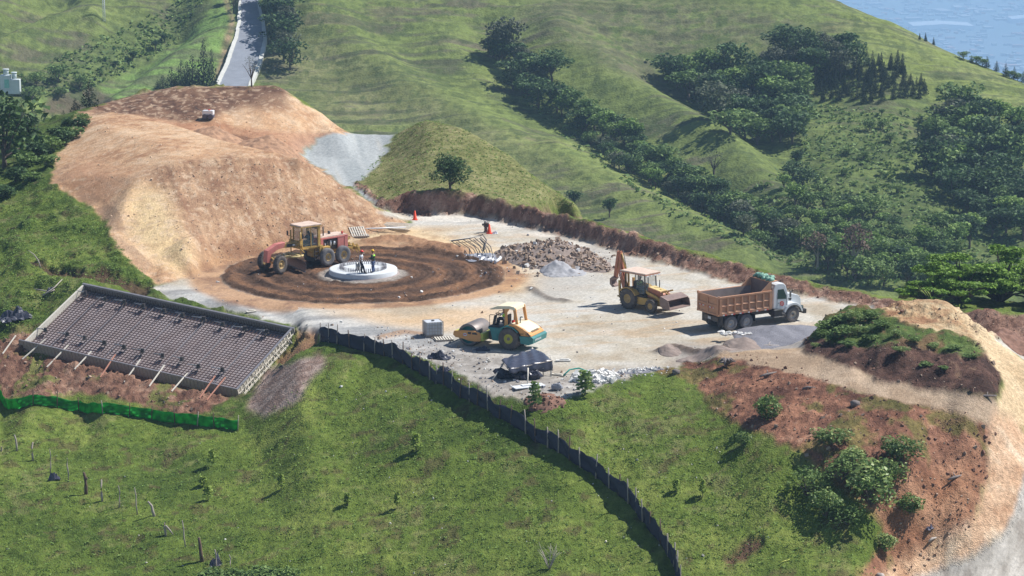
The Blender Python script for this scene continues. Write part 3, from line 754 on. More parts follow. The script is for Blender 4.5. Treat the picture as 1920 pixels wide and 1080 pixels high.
# ------------------------------------------------------------------ object materials
def mat(name, c, rough=.6, metal=0, var=.18, scale=3.0, dust=None, dk=.0, bump=0, spec=.4, dustz=None):
    m, nt, p = newmat(name)
    L = nt.links.new
    tc = nt.nodes.new('ShaderNodeTexCoord')
    n = nt.nodes.new('ShaderNodeTexNoise'); n.inputs['Scale'].default_value = scale; n.inputs['Detail'].default_value = 5; n.inputs['Roughness'].default_value = .65
    L(tc.outputs['Object'], n.inputs['Vector'])
    cr = nt.nodes.new('ShaderNodeValToRGB')
    cr.color_ramp.elements[0].position = .3; cr.color_ramp.elements[1].position = .7
    cr.color_ramp.elements[0].color = [x * (1 - var) for x in c] + [1]
    cr.color_ramp.elements[1].color = [min(1, x * (1 + var)) for x in c] + [1]
    L(n.outputs[0], cr.inputs[0]); out = cr.outputs[0]
    if dust:
        n2 = nt.nodes.new('ShaderNodeTexNoise'); n2.inputs['Scale'].default_value = scale * .7; n2.inputs['Detail'].default_value = 6
        L(tc.outputs['Object'], n2.inputs['Vector'])
        mr = nt.nodes.new('ShaderNodeMapRange'); mr.inputs['From Min'].default_value = .35; mr.inputs['From Max'].default_value = .75
        mr.inputs['To Min'].default_value = dust[1] * .35; mr.inputs['To Max'].default_value = dust[1]
        L(n2.outputs[0], mr.inputs['Value'])
        mx = nt.nodes.new('ShaderNodeMix'); mx.data_type = 'RGBA'
        mx.inputs[7].default_value = (*dust[0], 1)
        L(mr.outputs[0], mx.inputs[0]); L(out, mx.inputs[6]); out = mx.outputs[2]
    L(out, p.inputs['Base Color'])
    p.inputs['Roughness'].default_value = rough; p.inputs['Metallic'].default_value = metal
    p.inputs['Specular IOR Level'].default_value = spec
    if bump:
        bp = nt.nodes.new('ShaderNodeBump'); bp.inputs['Strength'].default_value = .6; bp.inputs['Distance'].default_value = bump
        L(n.outputs[0], bp.inputs['Height']); L(bp.outputs[0], p.inputs['Normal'])
    return m
DU = (.42, .34, .27)
M = {}
M['yellow'] = mat('machine_yellow', (.55,.33,.05), .45, dust=(DU, .35))
M['cream_yellow'] = mat('pale_yellow', (.72,.55,.22), .5, dust=(DU, .3))
M['faded_red'] = mat('faded_red_paint', (.60,.15,.12), .5, dust=((.6,.4,.35), .35))
M['faded_top'] = mat('sun_faded_roof', (.68,.52,.42), .6, dust=(DU, .2))
M['orange'] = mat('orange_paint', (.72,.34,.10), .4, dust=(DU, .15), var=.08)
M['orange_cream'] = mat('cream_canopy', (.84,.74,.52), .45, var=.06, dust=(DU, .1))
M['lime'] = mat('lime_edge', (.48,.52,.08), .45, dust=(DU, .15))
M['teal'] = mat('teal_paint', (.015,.20,.20), .4, dust=(DU, .12))
M['rust_orange'] = mat('dusty_orange_bed', (.52,.25,.13), .65, dust=(DU, .30), scale=2)
M['bed_shade'] = mat('shaded_headboard', (.13,.09,.085), .6, dust=(DU, .2))  # lining colour darkened to carry the shade inside the headboard
M['rust_inner'] = mat('scraped_bed_inside', (.30,.27,.26), .6, dust=(DU, .4))
M['white'] = mat('white_paint', (.74,.77,.80), .3, var=.05, dust=(DU, .08))
M['red'] = mat('red_paint', (.62,.05,.03), .45)
M['black'] = mat('black_parts', (.025,.025,.03), .55, dust=(DU, .12))
M['dark'] = mat('dark_greasy_metal', (.05,.045,.045), .6, dust=(DU, .3))
M['tyre'] = mat('dusty_tyre', (.035,.033,.033), .85, dust=((.30,.25,.22), .55), scale=5, bump=.01)
M['tyre_grey'] = mat('grey_dusted_tyre', (.08,.08,.085), .85, dust=((.30,.28,.28), .6), scale=5)
M['rimy'] = mat('yellow_rim', (.50,.32,.08), .5, dust=(DU, .5))
M['rimlime'] = mat('lime_rim', (.52,.50,.05), .45, dust=(DU, .15))
M['steel'] = mat('bare_steel', (.42,.42,.42), .4, .7, dust=(DU, .3))
M['drum'] = mat('drum_steel', (.16,.15,.15), .5, .3, dust=((.30,.24,.21), .6))
M['glass'] = mat('cab_glass', (.05,.08,.08), .08, 0, .1, spec=.8)
M['glassc'] = None
m_, nt_, p_ = newmat('clear_glass'); p_.inputs['Base Color'].default_value = (.16,.21,.22,1); p_.inputs['Roughness'].default_value = .05
p_.inputs['Alpha'].default_value = .42; M['glassc'] = m_
M['blade'] = mat('worn_blade', (.20,.16,.15), .5, .2, dust=((.25,.15,.11), .6))
M['edge'] = mat('polished_edge', (.45,.48,.55), .35, .5)
M['bucket'] = mat('bucket_steel', (.16,.11,.10), .6, .2, dust=((.38,.28,.24), .6))
M['boom'] = mat('boom_red', (.42,.13,.06), .55, dust=(DU, .25))
M['cone'] = mat('cone_red', (.85,.07,.02), .5, var=.05)
M['concrete'] = mat('fresh_concrete', (.60,.63,.65), .85, var=.1, scale=1.5)
M['concrete_dirty'] = mat('muddy_concrete', (.36,.33,.32), .9, dust=((.22,.14,.10), .6))
M['rebar'] = mat('rusty_rebar', (.12,.075,.065), .7, .2)
M['rebar_grey'] = mat('grey_bar', (.30,.29,.31), .5, .4)
M['wood'] = mat('weathered_board', (.42,.37,.32), .85, scale=8, dust=((.25,.2,.17), .4))
M['wood_pale'] = mat('pale_board', (.62,.58,.50), .85, scale=8)
M['wood_red'] = mat('reddish_board', (.42,.20,.14), .85, scale=8)
M['post'] = mat('grey_fence_post', (.34,.29,.25), .9, scale=9, dust=((.38,.35,.32), .5), bump=.02)
M['post_dark'] = mat('dark_fence_post', (.13,.085,.065), .9, scale=9, bump=.02)
M['plastic'] = mat('black_plastic_sheet', (.018,.020,.038), .35, dust=((.25,.24,.26), .10), bump=.03, scale=4)
M['plastic_matt'] = mat('dark_cloth', (.016,.018,.040), .65, dust=((.16,.15,.17), .10), bump=.03, scale=4)
M['tarp'] = mat('black_tarpaulin', (.035,.038,.06), .28, dust=((.30,.30,.34), .12), bump=.02, scale=5)
M['green_net'] = None
M['white_rock'] = mat('white_rubble', (.70,.69,.66), .9, var=.2)
M['rock'] = mat('brown_rubble', (.36,.265,.195), .9, var=.35, scale=1.5)
M['clod'] = mat('soil_clod', (.22,.12,.085), .95, var=.3)
M['sand'] = mat('grey_sand', (.34,.34,.355), .95, var=.25, scale=1.4, bump=.05)
M['gravel'] = mat('dark_gravel', (.19,.19,.215), .95, var=.30, scale=12, bump=.04)
M['sand_brown'] = mat('brown_sand', (.24,.19,.165), .95, var=.25, scale=2, bump=.04)
M['skin'] = mat('skin', (.28,.15,.09), .6, var=.05)
M['shirt_white'] = mat('white_shirt', (.72,.74,.78), .8, var=.06)
M['trousers'] = mat('dark_trousers', (.03,.03,.045), .8)
M['jeans'] = mat('blue_jeans', (.08,.12,.24), .8)
M['vest'] = mat('hivis_vest', (.35,.75,.05), .6, var=.05)
M['jacket'] = mat('dark_green_shirt', (.03,.07,.05), .8)
M['grey_shirt'] = mat('grey_shirt', (.55,.60,.66), .8)
M['hair'] = mat('black_hair', (.012,.01,.01), .6)
M['hat_red'] = mat('red_helmet', (.75,.05,.04), .3, var=.03)
M['hat_yellow'] = mat('yellow_helmet', (.85,.50,.02), .3, var=.03)
M['hat_white'] = mat('white_helmet', (.75,.78,.8), .3, var=.03)
M['boot'] = mat('boots', (.02,.018,.018), .6)
M['pvc'] = mat('white_tube', (.72,.74,.76), .4, var=.05)
M['tote'] = mat('dusty_white_tank', (.55,.58,.62), .5, var=.12)
M['pipe_black'] = mat('black_conduit', (.035,.04,.05), .5, dust=(DU, .3))
M['log'] = mat('dead_wood', (.20,.17,.16), .9, var=.4, scale=6)
M['asphalt'] = mat('grey_asphalt', (.24,.26,.30), .85, var=.12, scale=.6)
M['kerb'] = mat('white_gutter', (.62,.62,.57), .8, var=.12, scale=.6)
M['bark'] = mat('bark', (.13,.10,.085), .95, var=.3, scale=4)
M['pale_bark'] = mat('pale_bark', (.42,.37,.33), .95, var=.3, scale=4)
M['tank_white'] = mat('white_tank', (.60,.66,.68), .6, var=.15, scale=.6)
m_, nt_, p_ = newmat('green_mesh_net')
p_.inputs['Roughness'].default_value = .6
n_ = nt_.nodes.new('ShaderNodeTexNoise'); n_.inputs['Scale'].default_value = 2.2; n_.inputs['Detail'].default_value = 5
r_ = nt_.nodes.new('ShaderNodeValToRGB'); r_.color_ramp.elements[0].color = (.015,.20,.03,1); r_.color_ramp.elements[1].color = (.04,.42,.07,1)
r_.color_ramp.elements[0].position = .35; r_.color_ramp.elements[1].position = .65
tcn = nt_.nodes.new('ShaderNodeTexCoord'); nt_.links.new(tcn.outputs['Object'], n_.inputs['Vector']); nt_.links.new(n_.outputs[0], r_.inputs[0]); nt_.links.new(r_.outputs[0], p_.inputs['Base Color'])
tr_ = nt_.nodes.new('ShaderNodeBsdfTranslucent'); nt_.links.new(r_.outputs[0], tr_.inputs[0])
ms_ = nt_.nodes.new('ShaderNodeMixShader'); ms_.inputs[0].default_value = .65
nt_.links.new(p_.outputs[0], ms_.inputs[1]); nt_.links.new(tr_.outputs[0], ms_.inputs[2]); nt_.links.new(ms_.outputs[0], nt_.nodes['Material Output'].inputs[0])
M['green_net'] = m_
def leafmat(name, dark, mid, light, rough=.65, tr=.22, scale=.9):
    m, nt, p = newmat(name); L = nt.links.new
    tc = nt.nodes.new('ShaderNodeTexCoord'); n = nt.nodes.new('ShaderNodeTexNoise'); n.inputs['Scale'].default_value = scale; n.inputs['Detail'].default_value = 4
    at_ = nt.nodes.new('ShaderNodeAttribute'); at_.attribute_name = 'leaf'
    oi = nt.nodes.new('ShaderNodeObjectInfo')
    ad = nt.nodes.new('ShaderNodeMath'); ad.operation = 'MULTIPLY_ADD'; ad.inputs[1].default_value = .55
    L(at_.outputs['Fac'], ad.inputs[0]); 
    h = nt.nodes.new('ShaderNodeMath'); h.operation = 'MULTIPLY_ADD'; h.inputs[1].default_value = .45
    L(n.outputs[0], h.inputs[0]); 
    h2 = nt.nodes.new('ShaderNodeMath'); h2.operation = 'MULTIPLY_ADD'; h2.inputs[1].default_value = .22; h2.inputs[2].default_value = -.11
    L(oi.outputs['Random'], h2.inputs[0]); L(h2.outputs[0], h.inputs[2]); L(h.outputs[0], ad.inputs[2])
    cr = nt.nodes.new('ShaderNodeValToRGB'); cr.color_ramp.elements[0].position = .2; cr.color_ramp.elements[1].position = .85
    cr.color_ramp.elements[0].color = (*dark, 1); cr.color_ramp.elements[1].color = (*light, 1)
    e = cr.color_ramp.elements.new(.5); e.color = (*mid, 1)
    L(tc.outputs['Object'], n.inputs['Vector']); L(ad.outputs[0], cr.inputs[0]); L(cr.outputs[0], p.inputs['Base Color'])
    p.inputs['Roughness'].default_value = rough; p.inputs['Specular IOR Level'].default_value = .2
    if tr:
        t = nt.nodes.new('ShaderNodeBsdfTranslucent'); L(cr.outputs[0], t.inputs[0])
        ms = nt.nodes.new('ShaderNodeMixShader'); ms.inputs[0].default_value = tr
        L(p.outputs[0], ms.inputs[1]); L(t.outputs[0], ms.inputs[2]); L(ms.outputs[0], nt.nodes['Material Output'].inputs[0])
    return m
LM = {
 'dark': leafmat('dark_leaves', (0.0308, 0.0595, 0.0252), (0.063, 0.119, 0.042), (0.119, 0.2009, 0.07)),
 'mid': leafmat('green_leaves', (0.06738, 0.1195, 0.035), (0.1348, 0.2205, 0.06125), (0.2503, 0.3491, 0.105)),
 'light': leafmat('light_leaves', (0.0875, 0.1575, 0.0315), (0.175, 0.2888, 0.06125), (0.315, 0.4375, 0.1225)),
 'violet': leafmat('grey_twiggy_crown', (0.063, 0.07203, 0.0504), (0.119, 0.1372, 0.0882), (0.182, 0.2144, 0.126)),
 'conifer': leafmat('conifer_needles', (0.00972, 0.02106, 0.01296), (0.02268, 0.04212, 0.02268), (0.04455, 0.0729, 0.0324), scale=1.5),
 'bush': leafmat('glossy_bush', (0.06344, 0.123, 0.03465), (0.1744, 0.2735, 0.08085), (0.4441, 0.5195, 0.1848), .45, scale=3),
 'lime': leafmat('lime_sapling', (0.12, 0.18, 0.036), (0.24, 0.336, 0.06), (0.36, 0.456, 0.12), scale=5),
 'umbrella': leafmat('umbrella_tree', (0.0748, 0.1403, 0.0204), (0.159, 0.2805, 0.0374), (0.2992, 0.4675, 0.0765)),
 'red': leafmat('rusty_leaves', (0.07875, 0.049, 0.0385), (0.1575, 0.105, 0.07875), (0.245, 0.175, 0.1225)),
}
# ------------------------------------------------------------------ foliage meshes
def leaf_mesh(name, centers, sizes, rnd, upbias=.35, leafmat_=None, per=1, aspect=.6):
    N = len(centers)
    c = np.array(centers, np.float32); s = np.array(sizes, np.float32)[:, None]
    rg = np.random.default_rng(rnd.randrange(1 << 30))
    nrm = rg.normal(size=(N, 3)); nrm[:, 2] = np.abs(nrm[:, 2]) + upbias; nrm /= np.linalg.norm(nrm, axis=1)[:, None]
    a = np.cross(nrm, rg.normal(size=(N, 3))); a /= np.linalg.norm(a, axis=1)[:, None]; b = np.cross(nrm, a)
    a = a * s; b = b * s * aspect
    bend = nrm * s * .25
    v = np.stack([c - a, c - b * .9 + bend, c + a, c + b + bend], 1).reshape(-1, 3)
    me = bpy.data.meshes.new(name)
    me.vertices.add(4 * N); me.vertices.foreach_set('co', v.astype(np.float32).ravel())
    me.loops.add(4 * N); me.loops.foreach_set('vertex_index', np.arange(4 * N, dtype=np.int32))
    me.polygons.add(N); me.polygons.foreach_set('loop_start', np.arange(0, 4 * N, 4, dtype=np.int32))
    me.update(calc_edges=True)
    at_ = me.attributes.new('leaf', 'FLOAT', 'POINT')
    at_.data.foreach_set('value', np.repeat(rg.random(N).astype(np.float32), 4))
    me.materials.append(leafmat_)
    return me
def crown_pts(rnd, lobes, n, shell=.55):
    pts = []
    tot = sum(l[3] * l[4] * l[5] for l in lobes)
    for cx, cy, cz, rx, ry, rz in lobes:
        k = max(6, int(n * (rx * ry * rz) / tot))
        for _ in range(k):
            while True:
                d = Vector((rnd.gauss(0, 1), rnd.gauss(0, 1), rnd.gauss(0, 1))); 
                if d.length > .01: break
            d.normalize(); r = shell + (1 - shell) * rnd.random() ** .7
            r *= 1 + .16 * math.sin(5 * d.x + 3 * d.y + cx * 9) * math.cos(4 * d.z + cy * 7)
            if d.z < -.35 and rnd.random() < .6: continue
            pts.append((cx + d.x * rx * r, cy + d.y * ry * r, cz + d.z * rz * r))
    return pts
def broad_meshes(seed, h=1.0, w=.9, n=900, kind='dark', nl=9, trunk=.28, ls=.05, flat=.7, mt='bark'):
    """unit tree: height 1; returns (trunk mesh, crown mesh)"""
    rnd = random.Random(seed); lobes = []
    for i in range(nl):
        a = rnd.uniform(0, 6.28); r = rnd.uniform(.05, .32) * w
        z = trunk + .12 + rnd.random() * (1 - trunk - .28)
        s = rnd.uniform(.13, .24)
        lobes.append((math.cos(a) * r, math.sin(a) * r, z, s * w, s * w, s * flat))
    lobes.append((0, 0, (1 + trunk) / 2, .25 * w, .25 * w, .26))
    pts = crown_pts(rnd, lobes, n)
    cm = leaf_mesh('crown', pts, [ls * rnd.uniform(.5, 1.3) for _ in pts], rnd, leafmat_=LM[kind])
    t = MB()
    top = (rnd.uniform(-.05, .05), rnd.uniform(-.05, .05), trunk + .2)
    t.tube([(0, 0, -.06), (rnd.uniform(-.02, .02), 0, trunk * .5), (top[0] * .5, top[1] * .5, trunk), top], [.034, .027, .022, .012], 7)
    for l in lobes[:7]:
        t.tube([(0, 0, trunk * .8), ((l[0]) * .5, l[1] * .5, (trunk + l[2]) / 2), (l[0], l[1], l[2])], [.017, .011, .004], 5)
    me = bpy.data.meshes.new('trunk'); me.from_pydata(t.v, [], t.f); me.polygons.foreach_set('use_smooth', [True] * len(t.f)); me.materials.append(M[mt]); me.update()
    return me, cm
def conifer_meshes(seed, n=700, wid=.2):
    rnd = random.Random(seed); pts = []; sz = []
    tiers = 13
    for i in range(tiers):
        z0 = .08 + .9 * i / tiers; r = wid * (1 - i / tiers) ** .8 + .012
        k = max(5, int(2 * n / tiers * (1 - i / tiers * .8)) )
        for _ in range(k):
            a = rnd.uniform(0, 6.28); q = rnd.random() ** .5
            rr = r * q * (1 + .25 * math.sin(a * 3 + i * 1.7))
            pts.append((math.cos(a) * rr, math.sin(a) * rr, z0 - .05 * q + rnd.uniform(-.02, .035))); sz.append(.042 * rnd.uniform(.5, 1.2) * (1.2 - .7 * i / tiers))
    cm = leaf_mesh('crown', pts, sz, rnd, .1, LM['conifer'], aspect=.45)
    t = MB(); t.tube([(0, 0, -.05), (0, 0, .5), (0, 0, .97)], [.022, .013, .003], 6)
    me = bpy.data.meshes.new('trunk'); me.from_pydata(t.v, [], t.f); me.materials.append(M['bark']); me.update()
    return me, cm
def bush_meshes(seed, n=700, kind='bush', ls=.07, nl=7):
    rnd = random.Random(seed); lobes = []
    for i in range(nl):
        a = rnd.uniform(0, 6.28); r = rnd.uniform(.1, .34)
        lobes.append((math.cos(a) * r, math.sin(a) * r, rnd.uniform(.2, .6), rnd.uniform(.14, .24), rnd.uniform(.14, .24), rnd.uniform(.14, .28)))
    lobes.append((0, 0, .42, .32, .32, .42))
    pts = crown_pts(rnd, lobes, n, .6)
    pts = [(x, y, max(z, .01)) for x, y, z in pts]
    cm = leaf_mesh('foliage', pts, [ls * rnd.uniform(.5, 1.3) for _ in pts], rnd, leafmat_=LM[kind])
    t = MB()
    for l in lobes[:6]: t.tube([(0, 0, -.05), (l[0] * .4, l[1] * .4, l[2] * .6), (l[0], l[1], l[2])], [.022, .014, .004], 5)
    me = bpy.data.meshes.new('stem'); me.from_pydata(t.v, [], t.f); me.materials.append(M['bark']); me.update()
    return me, cm
TREES = {}
def plant(name, kind, loc, size, wid=None, label=None, cat='tree', group=None, rz=None, sink=.03):
    tm, cm = TREES[kind]
    e = empty(name, loc, random.uniform(0, 6.28) if rz is None else rz, label, cat, group)
    wid = size if wid is None else wid
    e.scale = (wid, wid, size)
    a = link(tm.name.split('.')[0], tm, None, e); b = link(cm.name.split('.')[0], cm, None, e)
    return e
# ================================================================== VEHICLES  (local axes: x forward, y left, z up)
def wheel(parent, x, y, r, w, side, tyre='tyre', rim='rimy', rr=.55, lugs=0, steer=0, hub=None, name='wheel'):
    """side +1: outer face towards +y"""
    t = MB()
    o = w / 2
    t.lathe([(-o * .8, r * rr), (-o, r * .72), (-o * .96, r * .93), (-o * .7, r), (o * .7, r), (o * .96, r * .93), (o, r * .72), (o * .8, r * rr)], (0, 0, 0), 'y', 28)
    if lugs:
        for k in range(lugs):
            a = 2 * math.pi * k / lugs
            for sg in (-1, 1):
                a2 = a + (math.pi / lugs if sg > 0 else 0)
                t.box((math.cos(a2) * r, sg * o * .45, math.sin(a2) * r), (.035 * r * 2, o * .9, r * .10), rot=(0, -a2 + math.pi / 2, sg * .5), mi=0)
    wo_ = t.build(name, M[tyre], parent, loc=(x, y, r))
    if steer: wo_.rotation_euler = (0, 0, steer)
    q = MB(); s = side
    q.lathe([(s * o * .78, r * rr), (s * o * .86, r * rr * .96), (s * o * .45, r * rr * .82), (s * o * .40, r * rr * .42), (s * o * .62, r * rr * .36), (s * o * .62, .001)], (0, 0, 0), 'y', 24)
    q.cyl((0, -s * o * .5, 0), (0, -s * o * .45, 0), r * rr, n=20)
    for k in range(8):
        a = k * math.pi / 4; q.cyl((math.cos(a) * r * rr * .6, s * o * .38, math.sin(a) * r * rr * .6), (math.cos(a) * r * rr * .6, s * o * .5, math.sin(a) * r * rr * .6), .02, n=6)
    q.build('rim', M[rim], wo_)
    if hub:
        h = MB(); h.cyl((0, s * o * .4, 0), (0, s * o * .75, 0), r * rr * .33, n=14); h.build('hub', M[hub], wo_)
    return wo_
# ------------------------------------------------------------------ person
def person(loc, rz, pose, mats, label, hat=None, hair=True, scale=1.0, group=None):
    """pose: dict of joints in metres, x forward, y left, z up"""
    J = pose
    names = ['pelvis','belly','chest','neck','head0','head1']
    bm_v = []; bm_e = []; rad = []
    def add(p, r, parent=None):
        bm_v.append(p); rad.append(r); i = len(bm_v) - 1
        if parent is not None: bm_e.append((parent, i))
        return i
    pe = add(J['pelvis'], (.13, .10)); be = add(J['belly'], (.125, .095), pe); ch = add(J['chest'], (.15, .11), be)
    ne = add(J['neck'], (.052, .052), ch); hd = add(J['head'], (.085, .095), ne); ht = add(J['top'], (.07, .08), hd)
    ends = {}
    for s in ('L', 'R'):
        sh = add(J['sh' + s], (.062, .062), ch); el = add(J['el' + s], (.042, .042), sh); wr = add(J['wr' + s], (.028, .026), el)
        d = (Vector(J['wr' + s]) - Vector(J['el' + s])).normalized()
        pm = add(Vector(J['wr' + s]) + d * .07, (.030, .016), wr)
        side = d.cross(Vector((1, 0, .3))).normalized()
        for k in range(4):
            b = Vector(J['wr' + s]) + d * .11 + side * (k - 1.5) * .019
            f1 = add(b, (.009, .009), pm); f2 = add(b + d * (.055 - .006 * abs(k - 1.2)) + Vector((.015, 0, -.012)), (.007, .007), f1)
        th = add(Vector(J['wr' + s]) + d * .045 + side * .04, (.009, .009), pm); add(Vector(J['wr' + s]) + d * .085 + side * .055, (.007, .007), th)
        hp = add(J['hp' + s], (.088, .088), pe); kn = add(J['kn' + s], (.058, .06), hp); an = add(J['an' + s], (.036, .038), kn)
        toe_ = add(J['to' + s], (.032, .028), an)
        ends[s] = 1
    me = bpy.data.meshes.new('person')
    me.from_pydata([tuple(v) for v in bm_v], bm_e, []); me.update()
    root = empty('person', loc, rz, label, 'person', group)
    o = link('body', me, None, root)
    for m_ in ('skin',): me.materials.append(M['skin'])
    sk = o.modifiers.new('skin', 'SKIN'); sk.use_smooth_shade = True
    for i, v in enumerate(me.skin_vertices[0].data): v.radius = rad[i]; v.use_root = (i == 0)
    sub = o.modifiers.new('sub', 'SUBSURF'); sub.levels = 1; sub.render_levels = 1
    # bake the skin so that the body is one plain mesh with face-wise clothing sheets over it
    dg = bpy.context.evaluated_depsgraph_get(); ev = o.evaluated_get(dg); bmesh_ = bpy.data.meshes.new_from_object(ev)
    o.modifiers.clear(); o.data = bmesh_
    o.data.materials.clear(); o.data.materials.append(M['skin'])
    def limb(nm, mt, chain, infl=.016):
        t = MB()
        for pts, rs in chain:
            P = []; Rr = []
            for i in range(len(pts) - 1):
                a, b = Vector(pts[i]), Vector(pts[i + 1])
                for k in range(4):
                    q = k / 4; P.append(a.lerp(b, q)); Rr.append((rs[i] * (1 - q) + rs[i + 1] * q) * (1 + .05 * math.sin(9 * (i + q))) + infl)
            P.append(Vector(pts[-1])); Rr.append(rs[-1] + infl)
            t.tube(P, Rr, 12)
        return t.build(nm, M[mt], root)
    limb('trousers', mats[1], [([J['hp' + s], J['kn' + s], J['an' + s]], [.092, .066, .048]) for s in 'LR'] + [([J['pelvis'], J['belly']], [.135, .125])])
    ar = [([J['sh' + s], Vector(J['sh' + s]).lerp(Vector(J['el' + s]), 1.0 if mats[3] else .65)], [.066, .050]) for s in 'LR']
    if mats[3]: ar = [([J['sh' + s], J['el' + s], J['wr' + s]], [.066, .046, .034]) for s in 'LR']
    limb('shirt', mats[0], [([J['pelvis'], J['belly'], J['chest'], Vector(J['chest']).lerp(Vector(J['neck']), .6)], [.135, .130, .150, .085])] + ar)
    if mats[2]:
        t = MB(); t.tube([Vector(J['belly']), Vector(J['chest']), Vector(J['chest']).lerp(Vector(J['neck']), .55)], [.152, .176, .11], 12); t.build('safety_vest', M[mats[2]], root)
    bt = MB()
    for s in 'LR':
        a, b = Vector(J['an' + s]), Vector(J['to' + s]); bt.tube([a + Vector((0, 0, .06)), a, a.lerp(b, .5), b], [.055, .06, .055, .04], 10)
    bt.build('boots', M['boot'], root)
    H = Vector(J['head']); fw = (Vector(J.get('face', (1, 0, 0)))).normalized(); sd_ = Vector((0, 0, 1)).cross(fw).normalized()
    f = MB(); f.blob(H + fw * .10, (.016, .014, .024), 1); f.blob(H + fw * .09 - Vector((0, 0, .05)), (.012, .03, .008), 2, 1)
    for s in (-1, 1):
        f.blob(H + fw * .088 + sd_ * s * .032 + Vector((0, 0, .025)), .010, 3, 1); f.blob(H + sd_ * s * .092, (.018, .01, .03), 4)
    f.build('face_features', [M['skin'], M['hair']], root)
    if hair:
        h = MB(); h.blob(H - fw * .012 + Vector((0, 0, .045)), (.108, .102, .10), 5, amp=.08, n=12); h.build('hair', M['hair'], root)
    if hat:
        h = MB(); h.lathe([(0, .128), (.02, .126), (.07, .112), (.11, .07), (.125, .001)], H + Vector((0, 0, .06)), 'z', 16)
        h.lathe([(0, .15), (.008, .15), (.008, .12)], H + fw * .02 + Vector((0, 0, .055)), 'z', 16); h.build('helmet', M[hat], root)
    root.scale = (scale,) * 3
    return root
def stand(lean=0, aR=(.25, -.28, 1.05), aL=(.1, .30, 1.05), eR=(.0, -.30, 1.18), eL=(-.02, .28, 1.15), kR=None, fR=None, fL=None, kL=None):
    return dict(pelvis=(0,0,.95), belly=(.01,0,1.12), chest=(lean*.5,0,1.34), neck=(lean*.8,0,1.50), head=(lean+.02,0,1.63), top=(lean+.01,0,1.72),
        shL=(lean*.5,.19,1.43), shR=(lean*.5,-.19,1.43), elL=eL, elR=eR, wrL=aL, wrR=aR,
        hpL=(0,.10,.90), hpR=(0,-.10,.90), knL=kL or (.03,.11,.49), knR=kR or (.03,-.11,.49), anL=fL or (-.01,.12,.09), anR=fR or (-.01,-.12,.09),
        toL=tuple(Vector(fL or (-.01,.12,.09)) + Vector((.16,.02,-.04))), toR=tuple(Vector(fR or (-.01,-.12,.09)) + Vector((.16,-.02,-.04))))
def sit(reach=.42, hz_=.62):
    return dict(pelvis=(0,0,.0), belly=(.0,0,.17), chest=(.03,0,.38), neck=(.05,0,.54), head=(.08,0,.67), top=(.07,0,.76),
        shL=(.03,.19,.47), shR=(.03,-.19,.47), elL=(.2,.24,.26), elR=(.2,-.24,.26), wrL=(reach,.14,.33), wrR=(reach,-.14,.33),
        hpL=(.02,.10,-.01), hpR=(.02,-.10,-.01), knL=(.44,.13,.02), knR=(.44,-.13,.02), anL=(.52,.13,-.38), anR=(.52,-.13,-.38), toL=(.67,.14,-.42), toR=(.67,-.14,-.42))
# ------------------------------------------------------------------ motor grader
def xyz(p): return (p.x, p.y, p.z)
_hd = R(222); _l = Vector((-math.sin(_hd), math.cos(_hd), 0)); _h = Vector((math.cos(_hd), math.sin(_hd), 0))
gp = (PZ(613,499) + PZ(646,496)) / 2 - _l * 1.12
g = empty('motor_grader', (gp.x, gp.y, 0.06), _hd, 'yellow and faded red motor grader with tall glass cab standing on the dark soil ring', 'grader')
for x in (.78, -.78):
    for s in (1, -1): wheel(g, x, s * 1.05, .66, .42, s, 'tyre_grey', 'rimy', .46, hub='dark')
for s in (1, -1): wheel(g, 5.35, s * 1.02, .66, .40, s, 'tyre', 'rimy', .5, lugs=26, steer=R(12))
g.scale = (1, 1, 1.07)
b = MB()
b.prism([(.9,.75),(1.35,.55),(1.6,.95),(2.6,1.45),(2.75,1.75),(2.2,1.72),(1.0,1.15)], -.28, .28)          # rear of the beam
b.prism([(2.5,1.50),(2.6,1.90),(4.6,1.98),(5.0,1.85),(5.05,1.60),(4.6,1.66)], -.17, .17)
b.box((.2,0,.85), (2.9,.75,.35)); b.box((0,0,.70), (1.9,1.6,.22))
b.build('main_frame', M['yellow'], g, bevel=.02)
b = MB(); b.prism([(4.35,1.68),(4.2,2.06),(5.0,2.0),(5.95,1.62),(6.05,.75),(5.72,.70),(5.60,1.30),(5.0,1.60)], -.24, .24)
b.build('front_beam', M['faded_red'], g, bevel=.02)
b = MB(); b.box((3.6,.180,1.76), (.9,.02,.22)); b.build('side_plate', M['black'], g)
b = MB(); b.box((3.35,.195,1.76), (.28,.012,.12)); b.build('side_sticker', M['white'], g)
b = MB(); b.box((5.35,0,.68), (.2,1.6,.16)); b.beam((5.35,.7,.7),(5.6,.2,1.1),.08,.08); b.beam((5.35,-.7,.7),(5.6,-.2,1.1),.08,.08); b.beam((5.2,.6,.95),(5.2,-.6,.95),.07,.09)
b.build('front_axle', M['yellow'], g)
# circle, drawbar and lift rams
b = MB(); b.lathe([(-.07,.55),(-.07,.82),(.07,.82),(.07,.55),(-.07,.55)], (3.3,0,.95), 'z', 28); b.beam((5.3,0,1.0),(3.9,.5,1.02),.14,.12); b.beam((5.3,0,1.0),(3.9,-.5,1.02),.14,.12)
b.box((3.3,0,1.05),(.3,1.5,.10)); b.build('turning_circle', M['cream_yellow'], g)
b = MB()
for s in (1,-1):
    b.cyl((3.05,s*.62,1.02),(3.05,s*.62,1.7),.045); b.cyl((3.05,s*.62,1.55),(3.05,s*.62,2.72),.07); b.box((3.05,s*.45,1.82),(.26,.62,.16)); b.box((3.05,s*.62,1.9),(.2,.2,.3))
b.cyl((3.3,.1,1.9),(2.9,.9,1.2),.05); b.build('lift_rams', M['yellow'], g)
b = MB(); arc = []
for k in range(7):
    a = -1.0 + k * .34; arc.append((3.05 - .30 * math.cos(a) + .3, .48 + .42 * math.sin(a)))
